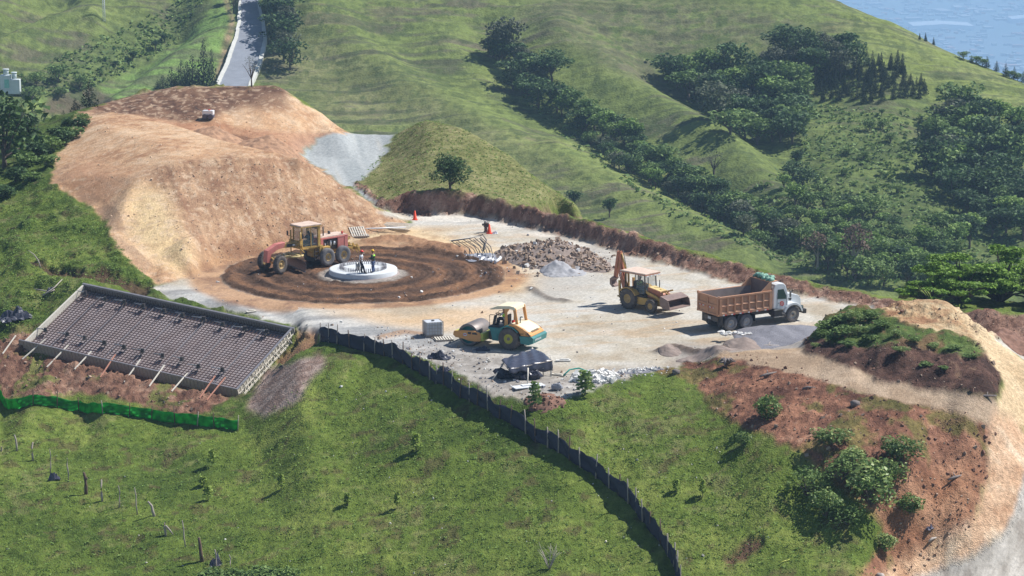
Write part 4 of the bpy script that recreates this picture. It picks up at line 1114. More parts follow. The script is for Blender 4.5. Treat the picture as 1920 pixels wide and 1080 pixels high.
for k in range(6, -1, -1):
    a = -1.0 + k * .34; arc.append((3.05 - .33 * math.cos(a) + .3, .48 + .44 * math.sin(a)))
bl = MB(); bl.prism(arc, -1.85, 1.85); blo = bl.build('blade', M['blade'], g); blo.rotation_euler = (0, 0, R(-14)); blo.location = (0.25, 1.05, -.02)
ce = MB(); ce.box((3.12,0,.10),(.03,3.7,.15)); ceo = ce.build('cutting_edge', M['edge'], blo)
# cab
cab = MB()
for x, y in ((1.35,.72),(1.35,-.72),(2.85,.55),(2.85,-.55)): cab.beam((x,y,1.45),(x,y,3.05),.10,.10)
cab.beam((1.35,.72,1.5),(2.85,.55,1.5),.08,.12); cab.beam((1.35,-.72,1.5),(2.85,-.55,1.5),.08,.12); cab.box((2.1,0,1.42),(1.5,1.3,.1))
cab.beam((2.05,.655,1.5),(2.05,.655,3.05),.06,.06); cab.beam((2.85,.55,1.95),(2.85,-.55,1.95),.05,.07)
cab.prism([(.55,1.0),(1.3,1.0),(1.3,1.55),(1.0,1.55)], .5, .8); cab.box((1.3,0,2.9),(.08,1.3,.35))
cabo = cab.build('cab', M['yellow'], g, bevel=.01)
q = MB(); q.box((1.31,.71,2.3),(.22,.14,1.6)); q.box((1.31,-.71,2.3),(.22,.14,1.6)); q.build('cab_pillar', M['yellow'], cabo)
q = MB(); q.prism([(1.1,-.84),(3.05,-.70),(3.05,.70),(1.1,.84)], 3.05, 3.17, axis='z'); q.build('roof', M['faded_top'], g, bevel=.03)
q = MB(); q.prism([(1.08,-.86),(3.08,-.72),(3.08,.72),(1.08,.86)], 3.00, 3.055, axis='z'); q.build('roof_rim', M['yellow'], g)
q = MB(); q.add([(2.84,.5,1.55),(2.84,-.5,1.55),(2.84,-.5,3.0),(2.84,.5,3.0)], [(0,1,2,3)]); q.add([(1.45,.70,1.6),(2.78,.555,1.6),(2.78,.555,3.0),(1.45,.70,3.0)], [(0,1,2,3)]); q.add([(1.45,-.70,1.6),(2.78,-.555,1.6),(2.78,-.555,3.0),(1.45,-.70,3.0)], [(0,1,2,3)]); q.add([(1.36,.66,1.9),(1.36,-.66,1.9),(1.36,-.66,3.0),(1.36,.66,3.0)], [(0,1,2,3)])
q.build('window', M['glassc'], cabo)
q = MB(); q.box((1.75,0,1.75),(.5,.5,.2)); q.box((1.52,0,2.1),(.12,.5,.6)); q.build('seat', M['black'], cabo)
q = MB(); q.beam((2.35,0,1.5),(2.5,0,2.15),.1,.15); q.lathe([(0,.17),(.03,.17),(.03,.14),(0,.14),(0,.17)], (2.38,0,2.2), 'z', 16); q.build('steering_console', M['black'], cabo)
q = MB(); q.box((2.0,0,1.62),(1.2,1.1,.06)); q.build('cab_floor', M['dark'], cabo)
# engine
q = MB(); q.box((-.35,0,1.95),(2.4,1.3,.12)); q.box((-1.45,0,1.5),(.35,1.3,1.0)); q.box((.95,.0,1.55),(.25,1.3,.9)); q.box((-.95,.56,1.5),(.6,.14,.9)); q.build('engine_hood', M['faded_red'], g, bevel=.02)
q = MB(); q.prism([(-1.7,2.015),(.9,2.015),(.7,2.09),(-1.5,2.09)], -.6, .6); q.build('hood_top', M['faded_top'], g)
q = MB(); q.box((-.1,0,1.4),(1.7,.8,.75)); q.cyl((.3,.45,1.2),(.3,.45,1.75),.10); q.box((-.5,.42,1.5),(.5,.12,.4)); q.build('engine', M['dark'], g)
q = MB(); q.cyl((.0,.5,1.35),(.0,.5,1.75),.07); q.cyl((-.35,.5,1.4),(-.35,.5,1.65),.09); q.cyl((.55,.5,1.3),(.55,.5,1.6),.05); q.build('filter', M['white'], g)
q = MB(); q.box((.7,.72,1.25),(.75,.34,.3)); q.build('tool_box', M['yellow'], g, bevel=.02)
q = MB(); q.cyl((.45,.15,2.0),(.45,.15,2.75),.055); q.cyl((-.4,-.2,2.0),(-.4,-.2,2.3),.11); q.build('exhaust', M['black'], g)
q = MB(); q.box((-1.64,0,1.45),(.04,1.2,.95)); q.build('radiator_grille', M['teal'], g)
q = MB(); q.beam((-1.5,.5,1.0),(-2.3,.5,.95),.14,.14); q.beam((-1.5,-.5,1.0),(-2.3,-.5,.95),.14,.14); q.box((-2.35,0,.95),(.18,2.2,.22)); q.beam((-1.7,0,1.3),(-2.3,0,1.6),.1,.1)
for k in range(5): q.prism([(-2.5,.95),(-2.25,1.3),(-2.1,1.25),(-2.3,.9),(-2.7,.45)], -1.0 + k * .5 - .04, -1.0 + k * .5 + .04)
q.build('ripper', M['yellow'], g)
q = MB()
for z in (.55,.85,1.15): q.box((1.65,.82,z),(.38,.12,.04))
q.box((1.48,.82,.9),(.03,.08,.9)); q.box((1.82,.82,.9),(.03,.08,.9)); q.build('step', M['black'], g)
q = MB()
for s in (1,-1): q.beam((2.9,s*.6,2.2),(3.1,s*.95,2.3),.03,.03); q.box((3.1,s*.98,2.45),(.05,.16,.35))
q.build('mirror', M['black'], g)
q = MB(); q.cyl((-1.2,.45,2.1),(-1.2,.45,2.28),.08); q.build('fuel_cap', M['red'], g)
gd = person(g.matrix_basis @ Vector((0,0,0)), 0, sit(), ('trousers','trousers',None,True), 'driver in dark clothes seated behind the glass of the grader cab', hair=True)
gd.location = gp + _h * 1.72 + Vector((0, 0, 2.02)); gd.rotation_euler = (0, 0, _hd)
# ------------------------------------------------------------------ roller
_hd = R(154); _h = Vector((math.cos(_hd), math.sin(_hd), 0)); _l = Vector((-_h.y, _h.x, 0))
rp = PZ(953, 657) - _l * 1.0
r_ = empty('road_roller', (rp.x, rp.y, 0.02), _hd, 'orange and teal road roller with a steel drum and an open canopy', 'roller')
for s in (1, -1): wheel(r_, 0, s * .78, .76, .56, s, 'tyre', 'rimlime', .44, lugs=24, hub='drum')
d = MB(); d.lathe([(-1.02,.60),(-1.06,.74),(-1.02,.76),(1.02,.76),(1.06,.74),(1.02,.60)], (0,0,0), 'y', 40); do = d.build('drum', M['drum'], r_, loc=(3.0,0,.76))
d = MB()
for s in (1,-1): d.lathe([(s*1.0,.60),(s*.85,.56),(s*.85,.2),(s*.95,.18),(s*.95,.001)], (0,0,0), 'y', 32)
d.build('drum_end', M['teal'], do)
d = MB()
for s in (1,-1):
    d.prism([(4.0,.98),(4.08,.72),(3.9,.55),(3.35,.50),(2.9,.40),(2.45,.38),(2.0,.42),(1.95,.82),(2.1,1.02),(2.5,1.10),(3.3,1.08)], s*1.08 if s>0 else -1.20, 1.20 if s>0 else -1.08)
dfo = d.build('drum_frame', M['orange'], r_, bevel=.015)
d = MB(); d.box((4.0,0,.80),(.14,2.2,.3)); d.box((1.90,0,.72),(.22,2.36,.55)); d.build('frame_crossbar', M['lime'], r_, bevel=.02)
d = MB()
for s in (1,-1):
    d.prism([(2.72,.86),(2.95,.86),(2.95,1.0),(2.68,1.02)], s*1.205-.004, s*1.205+.004); d.prism([(2.2,.86),(2.62,.86),(2.62,.98),(2.3,1.0)], s*1.205-.004, s*1.205+.004)
d.build('frame_slot', M['black'], dfo)
d = MB(); d.lathe([(1.203,.001),(1.203,.15),(1.210,.15)], (3.15,0,.80), 'y', 20); do2 = d.build('emblem', M['white'], dfo); do2.scale = (1,1,.72); do2.location = (0,0,.224)
d = MB(); d.box((3.15,1.214,.80),(.2,.006,.045)); d.build('emblem_bar', M['red'], dfo)
d = MB(); d.prism([(1.85,.45),(1.2,.40),(.95,.6),(.95,1.2),(1.75,1.0)], -.35, .35); d.build('articulation_joint', M['dark'], r_)
d = MB(); d.prism([(.85,.45),(1.4,.45),(1.45,1.0),(1.72,1.35),(1.6,1.46),(.35,1.46),(.2,1.2),(.6,1.0)], -.62, .62)
d.prism([(.75,.55),(1.2,.6),(1.35,1.2),(1.55,1.42),(.3,1.42),(.55,1.15)], .62, 1.0); d.prism([(.75,.55),(1.2,.6),(1.35,1.2),(1.55,1.42),(.3,1.42),(.55,1.15)], -1.0, -.62)
d.prism([(-.95,.55),(-.85,1.05),(-1.75,1.08),(-1.9,.98),(-1.85,.62),(-1.5,.48)], -1.08, 1.08)
d.box((-.1,0,.75),(1.6,.9,.35)); arch = [(math.cos(a)*.92, .76+math.sin(a)*.92) for a in [k*math.pi/10 for k in range(0,9)]] + [(math.cos(a)*.82, .76+math.sin(a)*.82) for a in [k*math.pi/10 for k in range(8,-1,-1)]]
for s in (1,-1): d.prism(arch, s*.55 if s>0 else -1.06, 1.06 if s>0 else -.55)
d.build('rear_frame', M['teal'], r_, bevel=.02)
d = MB(); d.prism([(.35,1.47),(-.15,1.80),(-.6,1.76),(-1.1,1.55),(-1.65,1.2),(-1.72,1.08),(-.95,1.06),(-.78,1.35),(-.4,1.62),(.1,1.55)], -1.02, 1.02); ho = d.build('hood', M['orange'], r_, bevel=.04)
d = MB(); d.prism([(.25,1.50),(-.15,1.812),(-.6,1.775),(-1.15,1.555),(-1.5,1.335),(-1.2,1.40),(-.6,1.6),(-.15,1.62)], -.90, .90); d.build('hood_top', M['orange_cream'], r_, bevel=.03)
d = MB()
for s in (1,-1):
    for k in range(5): d.beam((-1.28-.06*k, s*1.03, 1.42-.06*k),(-1.52-.03*k+.0, s*1.03, 1.28-.06*k+.0),.02,.03)
for k in range(6): d.box((-1.45-.04*k,0,1.36-.045*k),(.05,1.1,.02))
d.build('vent_grille', M['black'], ho)
_te = bpy.data.curves
def text(name, body, size, matn, parent, loc, rot, ext=.004):
    c = bpy.data.curves.new(name, 'FONT'); c.body = body; c.size = size; c.extrude = ext; c.align_x = 'CENTER'; c.align_y = 'CENTER'
    o = bpy.data.objects.new(name, c); col.objects.link(o)
    dg = bpy.context.evaluated_depsgraph_get(); me = bpy.data.meshes.new_from_object(o.evaluated_get(dg)); bpy.data.objects.remove(o)
    o = link(name, me, M[matn], parent); o.location = loc; o.rotation_euler = rot
    return o
text('model_lettering', 'ASC 100', .17, 'black', ho, (-1.20,1.032,1.20), (R(90),0,R(180)))
text('rear_lettering', 'AMMANN', .22, 'white', r_, (-1.905,.35,.82), (R(90),0,R(-90)))
# canopy
d = MB(); d.prism([(1.55,2.62),(1.5,2.66),(.9,2.90),(.0,2.98),(-.35,2.92),(-.42,2.7),(-.30,2.72),(.1,2.78),(1.4,2.60)], -.78, .78); cano = d.build('canopy', M['orange_cream'], r_, bevel=.03)
d = MB()
for s in (1,-1):
    d.prism([(.42,1.45),(.20,1.45),(.22,2.5),(.02,2.78),(.42,2.80),(.40,2.4)], s*.66 if s>0 else -.76, .76 if s>0 else -.66)
    d.prism([(-.42,1.75),(-.62,1.75),(-.42,2.85),(-.20,2.85)], s*.66 if s>0 else -.76, .76 if s>0 else -.66)
d.build('canopy_post', M['orange'], r_, bevel=.02)
d = MB(); d.box((.95,0,1.44),(1.3,1.5,.06)); d.build('platform', M['black'], r_)
d = MB(); d.box((.62,0,1.68),(.45,.5,.16)); d.box((.42,0,1.98),(.12,.5,.5)); d.box((.62,0,1.52),(.3,.3,.2)); d.build('driver_seat', M['black'], r_, bevel=.02)
d = MB(); d.prism([(1.50,1.46),(1.62,1.46),(1.50,2.05),(1.35,2.10)], -.12, .12); d.lathe([(0,.18),(.03,.18),(.03,.15),(0,.15),(0,.18)], (1.22,0,2.12), 'z', 18); d.build('steering_console', M['black'], r_)
d = MB()
for s in (1,-1): d.tube([(1.55,s*.7,1.45),(1.55,s*.7,2.2),(1.5,s*.7,2.25),(1.1,s*.7,2.25)], .02, 6)
d.tube([(-.55,.3,1.78),(-.55,.3,2.15),(-.60,.3,2.2),(-.72,.3,2.2)], .04, 8); d.build('handrail', M['black'], r_)
d = MB(); d.blob((.1,0,1.72),.14,3); d.build('fire_extinguisher', M['red'], r_)
pr = person((0,0,0), 0, sit(.5), ('grey_shirt','trousers','vest',False), 'driver in grey shirt and green safety vest sitting on the road roller', hair=True)
pr.location = rp + _h * .70 + _l * .12 + Vector((0, 0, 1.92)); pr.rotation_euler = (0, 0, _hd)
# ------------------------------------------------------------------ backhoe loader
_hd = R(-45); _h = Vector((math.cos(_hd), math.sin(_hd), 0)); _l = Vector((-_h.y, _h.x, 0))
bp_ = PZ(1179, 578.5) + _l * .88
bk = empty('backhoe_loader', (bp_.x, bp_.y, 0.02), _hd, 'dusty orange backhoe loader with its rear arm folded up and front bucket raised', 'backhoe')
for s in (1,-1): wheel(bk, 0, s*.88, .74, .48, s, 'tyre', 'rimy', .46, lugs=22)
for s in (1,-1): wheel(bk, 2.15, s*.86, .48, .34, s, 'tyre', 'rimy', .48, lugs=16)
d = MB(); d.prism([(-.9,.55),(-.95,.95),(-.3,1.0),(1.0,.95),(1.6,.8),(2.9,.75),(2.9,.45),(1.0,.42)], -.45, .45)
d.prism([(.45,.62),(.45,.95),(1.75,.95),(1.75,.55),(1.2,.42),(.7,.42)], -.80, -.45); d.prism([(.45,.62),(.45,.95),(1.75,.95),(1.75,.55),(1.2,.42),(.7,.42)], .45, .80); d.box((2.15,0,.5),(.18,1.5,.18))
d.build('chassis', M['yellow'], bk, bevel=.02)
arch = [(math.cos(a)*.92, .74+math.sin(a)*.84) for a in [R(k) for k in range(25,160,15)]] + [(math.cos(a)*.84, .74+math.sin(a)*.78) for a in [R(k) for k in range(145,10,-15)]]
d = MB()
for s in (1,-1): d.prism(arch, s*.62 if s>0 else -1.12, 1.12 if s>0 else -.62)
d.build('fender', M['yellow'], bk)
d = MB(); d.prism([(1.35,.9),(1.4,1.70),(2.6,1.52),(2.85,1.35),(2.92,.8),(2.6,.75)], -.42, .42); hoo = d.build('hood', M['boom'], bk, bevel=.04)
d = MB(); d.prism([(1.42,1.705),(2.58,1.53),(2.58,1.545),(1.42,1.72)], -.36, .36); d.build('hood_top', M['cream_yellow'], hoo)
d = MB(); d.box((2.9,0,1.05),(.05,.7,.5)); d.build('grille', M['black'], hoo)
c_ = MB(); F4 = ((-.55,.72),(-.55,-.72),(1.35,.62),(1.35,-.62))
for x, y in F4: c_.beam((x,y,1.0),(x*.92+.0,y*.94,2.62),.07,.07)
for s in (1,-1): c_.beam((.45,s*.72,1.05),(.42,s*.68,2.62),.06,.06); c_.beam((-.55,s*.72,1.55),(.45,s*.72,1.55),.05,.10)
c_.prism([(-.6,.95),(-.6,1.42),(.4,1.42),(.75,1.15),(1.3,1.05),(1.3,.95)], -.74, -.70); c_.prism([(-.6,.95),(-.6,1.42),(.4,1.42),(.75,1.15),(1.3,1.05),(1.3,.95)], .70, .74); c_.box((.4,0,1.0),(1.8,1.4,.06)); c_.box((-.52,0,1.2),(.06,1.4,.45))
cbo = c_.build('cab', M['black'], bk)
q = MB(); q.add([(1.33,.6,1.3),(1.33,-.6,1.3),(1.24,-.58,2.6),(1.24,.58,2.6)], [(0,1,2,3)]); q.add([(.5,-.70,1.2),(1.3,-.62,1.2),(1.22,-.59,2.58),(.48,-.66,2.58)], [(0,1,2,3)]); q.build('window', M['glassc'], cbo)
q = MB(); q.prism([(-.85,-.86),(1.5,-.80),(1.5,.80),(-.85,.86)], 2.62, 2.72, axis='z'); q.build('roof', M['faded_top'], bk, bevel=.03)
q = MB(); q.prism([(-.83,-.87),(1.51,-.81),(1.51,.81),(-.83,.87)], 2.57, 2.625, axis='z'); q.build('roof_rim', M['boom'], bk)
q = MB()
for y in (-.6,-.2,.2,.6): q.box((1.53,y,2.52),(.06,.16,.10))
q.build('work_light', M['white'], bk)
q = MB(); q.box((.15,0,1.32),(.5,.5,.18)); q.box((-.1,0,1.65),(.12,.48,.55)); q.build('seat', M['black'], cbo)
q = MB(); q.prism([(.95,1.0),(1.25,1.0),(1.15,1.6),(.85,1.65)], -.18, .18); q.lathe([(0,.17),(.03,.17),(.03,.14),(0,.14),(0,.17)], (.78,0,1.68), 'z', 16); q.build('steering_console', M['dark'], cbo)
q = MB()
for s in (1,-1):
    q.prism([(1.25,1.28),(1.2,1.48),(2.4,1.18),(2.85,.92),(3.35,.80),(3.35,.66),(2.8,.70),(2.35,.98)], s*.52-.05, s*.52+.05)
    q.cyl((1.6,s*.52,.85),(2.6,s*.52,.95),.05)
q.cyl((2.2,0,1.6),(3.2,.0,1.25),.05); q.beam((2.6,.3,1.45),(3.2,.3,1.65),.06,.12); q.beam((2.6,-.3,1.45),(3.2,-.3,1.65),.06,.12)
q.build('loader_arm', M['yellow'], bk, bevel=.01)
bu = [(3.25,1.15),(3.35,1.42),(4.15,1.40),(4.18,1.34),(3.5,1.28),(3.42,1.02),(3.55,.80),(4.12,.62),(4.12,.56),(3.5,.62),(3.28,.85)]
q = MB(); q.prism([(3.22,1.30),(3.26,1.38),(4.02,1.08),(4.14,.60),(4.10,.52),(3.45,.58),(3.22,.82)], -1.14, -1.10); q.prism([(3.22,1.30),(3.26,1.38),(4.02,1.08),(4.14,.60),(4.10,.52),(3.45,.58),(3.22,.82)], 1.10, 1.14)
q.prism([(3.18,1.28),(3.22,1.38),(3.30,1.36),(3.27,.86),(3.5,.64),(4.12,.58),(4.14,.50),(3.45,.54),(3.18,.80)], -1.12, 1.12)
q.prism([(3.2,1.30),(3.24,1.40),(3.95,1.18),(3.93,1.14)], -1.12, 1.12)
q.build('front_bucket', M['bucket'], bk)
q = MB()
q.prism([(-.85,.75),(-1.15,.7),(-1.2,1.15),(-.95,1.3)], -.22, .22)
q.prism([(-1.05,.95),(-1.28,1.05),(-1.75,2.35),(-1.72,3.05),(-1.55,3.1),(-1.42,2.4),(-.95,1.3)], -.14, -.09); q.prism([(-1.05,.95),(-1.28,1.05),(-1.75,2.35),(-1.72,3.05),(-1.55,3.1),(-1.42,2.4),(-.95,1.3)], .09, .14)
q.prism([(-1.15,1.0),(-1.65,2.35),(-1.66,3.0),(-1.6,3.0),(-1.5,2.35),(-1.05,1.2)], -.09, .09)
bmo = q.build('boom', M['boom'], bk, bevel=.01)
q = MB(); q.prism([(-1.5,3.05),(-1.7,3.1),(-1.80,3.85),(-1.62,3.9),(-1.30,2.6)], -.12, .12)
q.prism([(-1.72,3.80),(-1.92,3.85),(-2.25,1.9),(-2.15,1.75),(-1.98,1.9)], -.12, .12); q.build('dipper_arm', M['boom'], bk, bevel=.01)
q = MB(); q.cyl((-1.0,0,2.3),(-1.55,0,3.7),.06); q.cyl((-1.75,.0,3.5),(-2.0,.0,2.2),.05); q.beam((-.95,.15,1.2),(-1.02,.15,2.62),.12,.1); q.beam((-.95,-.15,1.2),(-1.02,-.15,2.62),.12,.1); q.build('hydraulic_ram', M['yellow'], bk)
q = MB(); q.tube([(-1.1,.05,2.6),(-1.45,.05,3.95),(-1.7,.05,3.95),(-1.55,.05,3.3)], .025, 6); q.build('hose', M['black'], bk)
q = MB(); q.prism([(-2.2,1.95),(-2.45,1.75),(-2.45,1.35),(-2.2,1.15),(-1.95,1.2),(-2.0,1.3),(-2.2,1.4),(-2.28,1.6),(-2.0,1.85)], -.28, .28); q.build('rear_bucket', M['bucket'], bk)
text('boom_lettering', 'CAT', .30, 'white', bmo, (-1.50,-.146,2.25), (R(90),R(-70),0))
q = MB()
for s in (1,-1): q.beam((-1.0,s*.75,.9),(-1.05,s*.75,1.9),.14,.14); q.box((-1.0,s*.75,.75),(.3,.25,.1))
q.box((-1.0,0,.85),(.12,1.6,.18)); q.build('stabilizer', M['yellow'], bk)
q = MB(); q.box((1.5,-.78,1.9),(.04,.12,.25)); q.beam((1.3,-.62,2.2),(1.5,-.78,2.0),.02,.02); q.cyl((1.9,.3,1.6),(1.9,.3,2.2),.035); q.build('mirror', M['black'], bk)
pb = person((0,0,0), 0, sit(.5), ('jacket','jeans','vest',True), 'operator in yellow green safety vest and white helmet sitting in the backhoe cab', hat='hat_white')
pb.location = bp_ + _h * .2 + Vector((0, 0, 1.50)); pb.rotation_euler = (0, 0, _hd)
# ------------------------------------------------------------------ dump truck
_hd = R(31); _h = Vector((math.cos(_hd), math.sin(_hd), 0)); _l = Vector((-_h.y, _h.x, 0))
tp = (PZ(1372,620.5) + PZ(1398,617)) / 2 + _l * 1.17
tk = empty('dump_truck', (tp.x, tp.y, 0.01), _hd, 'white cab dump truck with an empty rust orange tipper bed', 'truck')
for x in (-.67,.67):
    for s in (1,-1):
        wheel(tk, x, s*1.08, .53, .28, s, 'tyre_grey', 'steel', .52); wheel(tk, x, s*.76, .53, .26, s, 'tyre_grey', 'steel', .52)
for s in (1,-1): wheel(tk, 4.75, s*1.03, .54, .30, s, 'tyre_grey', 'steel', .52, hub='dark')
q = MB(); q.box((2.0,.42,.85),(7.0,.09,.28)); q.box((2.0,-.42,.85),(7.0,.09,.28)); q.box((-.67,0,.55),(.2,1.9,.2)); q.box((.67,0,.55),(.2,1.9,.2)); q.box((4.75,0,.5),(.16,1.9,.16)); q.box((-1.5,0,.8),(.1,1.6,.3)); q.cyl((1.2,0,.7),(3.6,0,.75),.06); q.build('chassis', M['dark'], tk)
# bed
bx0, bx1, zb, zt = -1.75, 2.75, 1.18, 2.50
q = MB(); q.box(((bx0+bx1)/2,0,zb+.06),(bx1-bx0,2.36,.12), mi=0)
for s in (1,-1):
    q.box(((bx0+bx1)/2,s*1.17,(zb+zt)/2),(bx1-bx0,.05,zt-zb)); q.box(((bx0+bx1)/2,s*1.22,zt-.05),(bx1-bx0,.14,.12)); q.box(((bx0+bx1)/2,s*1.22,zb+.08),(bx1-bx0,.12,.16))
    for k in range(8): q.box((bx0+.10+k*(bx1-bx0-.2)/7 if k else bx0+.12, s*1.235,(zb+zt)/2),(.12 if 0<k<7 else .22,.10,zt-zb-.2))
    for zc in (zb+.16, (zb+zt)/2):
        for k in range(7):
            x0 = bx0+.12+k*(bx1-bx0-.24)/7+.06; x1 = x0+(bx1-bx0-.24)/7-.12
            q.prism([(s*1.19,zc+.14),(s*1.285,zc),(s*1.19,zc-.02)], x0, x1, axis='x')
q.prism([(bx1,zb),(bx1,3.12),(bx1-.06,3.12),(bx1-.06,zb)], -1.2, 1.2); 
for s in (1,-1): q.prism([(bx1-.9,zt),(bx1,zt),(bx1,3.12),(bx1-.12,3.12)], s*1.17-.03, s*1.17+.03)
q.box((bx1+.05,0,2.2),(.12,.5,1.7)); q.box((bx1+.30,0,3.10),(.65,2.3,.05))
bed = q.build('tipper_bed', M['rust_orange'], tk, bevel=.008)
q = MB(); q.box(((bx0+bx1)/2,0,zb+.135),(bx1-bx0-.12,2.26,.02))
for s in (1,-1): q.box(((bx0+bx1)/2,s*1.135,(zb+zt)/2+.03),(bx1-bx0-.14,.012,zt-zb-.1))
q.build('bed_lining', M['rust_inner'], bed)
q = MB(); q.box((bx1-.072,0,2.1),(.012,2.2,1.9)); q.build('headboard', M['bed_shade'], bed)
q = MB(); q.box((bx0-.03,0,(zb+zt)/2-.02),(.06,2.40,zt-zb-.02)); 
for y in (-1.16,0,1.16): q.box((bx0-.085,y,(zb+zt)/2-.02),(.07,.12 if y==0 else .16,zt-zb))
for z in (zb+.06,(zb+zt)/2+.02,zt-.08): q.box((bx0-.08,0,z),(.06,2.4,.13))
for s in (1,-1): q.box((bx0-.05,s*1.24,zt-.02),(.14,.10,.18)); q.box((bx0-.05,s*1.24,zb+.05),(.12,.08,.14))
tg = q.build('tailgate', M['rust_orange'], tk, bevel=.008)
q = MB(); rd = MB()
for i, y in enumerate([.95,.72,.49,-.05,-.28,-.51]):
    (q if i % 2 == 0 else rd).box((bx0-.125,y-.06,(zb+zt)/2-.16),(.008,.13,.05)); (rd if i % 2 == 0 else q).box((bx0-.125,y-.19,(zb+zt)/2-.16),(.008,.10,.05))
q.build('white_reflector', M['white'], tg); rd.build('red_reflector', M['red'], tg)
q = MB(); rd = MB()
for k in range(6): q.box((bx0+.35+k*.72,-1.296,zb+.02),(.16,.008,.07)); rd.box((bx0+.53+k*.72,-1.296,zb+.02),(.14,.008,.07))
q.build('white_reflector', M['white'], bed); rd.build('red_reflector', M['red'], bed)
q = MB()
for s in (1,-1): q.box((-1.42,s*.92,.78),(.03,.62,.75)); q.box((1.35,s*.95,.72),(.02,.6,.5))
q.build('mud_flap', M['black'], tk)
q = MB(); q.box((-1.60,.12,.82),(.02,.34,.17)); q.build('number_plate', M['white'], tk)
# cab + hood
q = MB()
q.prism([(3.10,1.10),(3.10,2.55),(3.22,2.82),(3.5,2.90),(3.95,2.86),(4.15,2.70),(4.38,2.05),(4.42,1.10),(3.9,.95)], -1.0, 1.0)
cb = q.build('cab', M['white'], tk, bevel=.06)
q = MB(); q.prism([(4.36,1.05),(4.36,2.02),(4.9,1.96),(5.55,1.78),(5.80,1.5),(5.82,.95),(5.4,.95),(5.3,1.25),(4.75,1.32),(4.4,1.05)], -.62, .62); hd_ = q.build('hood', M['white'], tk, bevel=.06)
q = MB()
fa = [(4.75+math.cos(a)*.86, .54+math.sin(a)*.88) for a in [R(k) for k in range(8,172,14)]] + [(4.75+math.cos(a)*.66, .54+math.sin(a)*.66) for a in [R(k) for k in range(162,8,-14)]]
for s in (1,-1): q.prism(fa, s*.60 if s>0 else -1.18, 1.18 if s>0 else -.60)
q.build('front_fender', M['white'], tk, bevel=.03)
q = MB()
for s in (1,-1):
    fa2 = [(4.75+math.cos(a)*.72, .54+math.sin(a)*.72) for a in [R(k) for k in range(8,172,14)]] + [(4.75+math.cos(a)*.64, .54+math.sin(a)*.64) for a in [R(k) for k in range(162,8,-14)]]
    q.prism(fa2, s*1.15 if s>0 else -1.22, 1.22 if s>0 else -1.15)
q.box((5.80,0,.68),(.25,2.3,.32)); q.build('bumper', M['black'], tk, bevel=.02)
q = MB()
for s in (1,-1): q.prism([(3.45,1.78),(3.45,2.45),(3.95,2.45),(4.2,1.98),(4.2,1.72)], s*1.005-.004, s*1.005+.006)
q.add([(4.20,.85,2.62),(4.20,-.85,2.62),(4.385,-.85,2.12),(4.385,.85,2.12)],[(0,1,2,3)]); q.box((3.09,0,2.3),(.02,1.3,.45)); q.build('window', M['glass'], cb)
q = MB()
for s in (1,-1): q.box((3.42,s*1.003,1.62),(.015,.012,1.2)); q.box((4.27,s*1.003,1.5),(.015,.012,1.0)); q.prism([(4.70,1.5),(4.70,1.66),(4.98,1.63),(4.92,1.46)], s*.63-.005, s*.63+.005)
q.build('door_seam', M['black'], cb)
q = MB(); q.box((3.55,-1.01,1.48),(.12,.03,.03)); q.build('door_handle', M['black'], cb)
em = MB(); em.prism([(3.68,1.30),(3.66,1.55),(3.84,1.60),(4.0,1.52),(4.02,1.30),(3.9,1.24)], -1.010, -1.004); emo = em.build('door_emblem', M['red'], cb)
em = MB()
for k in range(3): em.box((3.84,-1.012,1.34+k*.08),(.26,.004,.02))
em.build('emblem_stripe', M['white'], emo)
q = MB(); q.cyl((3.7,-.98,.62),(4.1,-.98,.62),.24); q.box((3.45,-.95,.75),(.75,.42,.55)); q.box((3.3,.95,.75),(1.0,.42,.55)); q.cyl((4.15,-.85,.75),(4.35,-.85,.75),.17); q.build('fuel_tank', M['black'], tk, bevel=.02)
q = MB(); q.box((3.45,-1.19,1.05),(.85,.12,.05)); q.box((3.45,-1.19,.55),(.85,.12,.05)); q.build('cab_step', M['steel'], tk)
q = MB()
for s in (1,-1): q.tube([(4.2,s*1.0,2.35),(4.35,s*1.25,2.4),(4.35,s*1.25,1.8),(4.2,s*1.02,1.75)], .015, 6); q.box((4.36,s*1.27,2.1),(.05,.16,.42))
q.cyl((3.02,-.75,1.2),(3.02,-.75,2.75),.07); q.build('mirror', M['steel'], tk)
q = MB(); q.box((5.83,0,1.35),(.04,.9,.6)); q.build('grille', M['steel'], hd_)
q = MB()
for s in (1,-1): q.box((5.72,s*.88,.98),(.08,.22,.18)); 
q.build('headlight', M['glass'], tk)
q = MB(); rnd_ = random.Random(4)
for k in range(15):
    q.blob((bx1+.28+rnd_.uniform(-.22,.22), -.95+k*.135, 3.22+rnd_.uniform(-.03,.10)), (.24,.17,.15), k, amp=.35, flat=2)
gt = q.build('folded_tarpaulin', mat('green_tarpaulin', (.10,.30,.22), .6, var=.6, scale=9, dust=((.5,.6,.5),.35)), None, loc=xyz(tp), rz=_hd)
tag(gt, 'crumpled green tarpaulin heaped on top of the dump truck headboard', 'tarpaulin')
# ================================================================== SITE OBJECTS
def px_m(p): return FP / (p.y * _c - (p.z - CAMH) * _s)
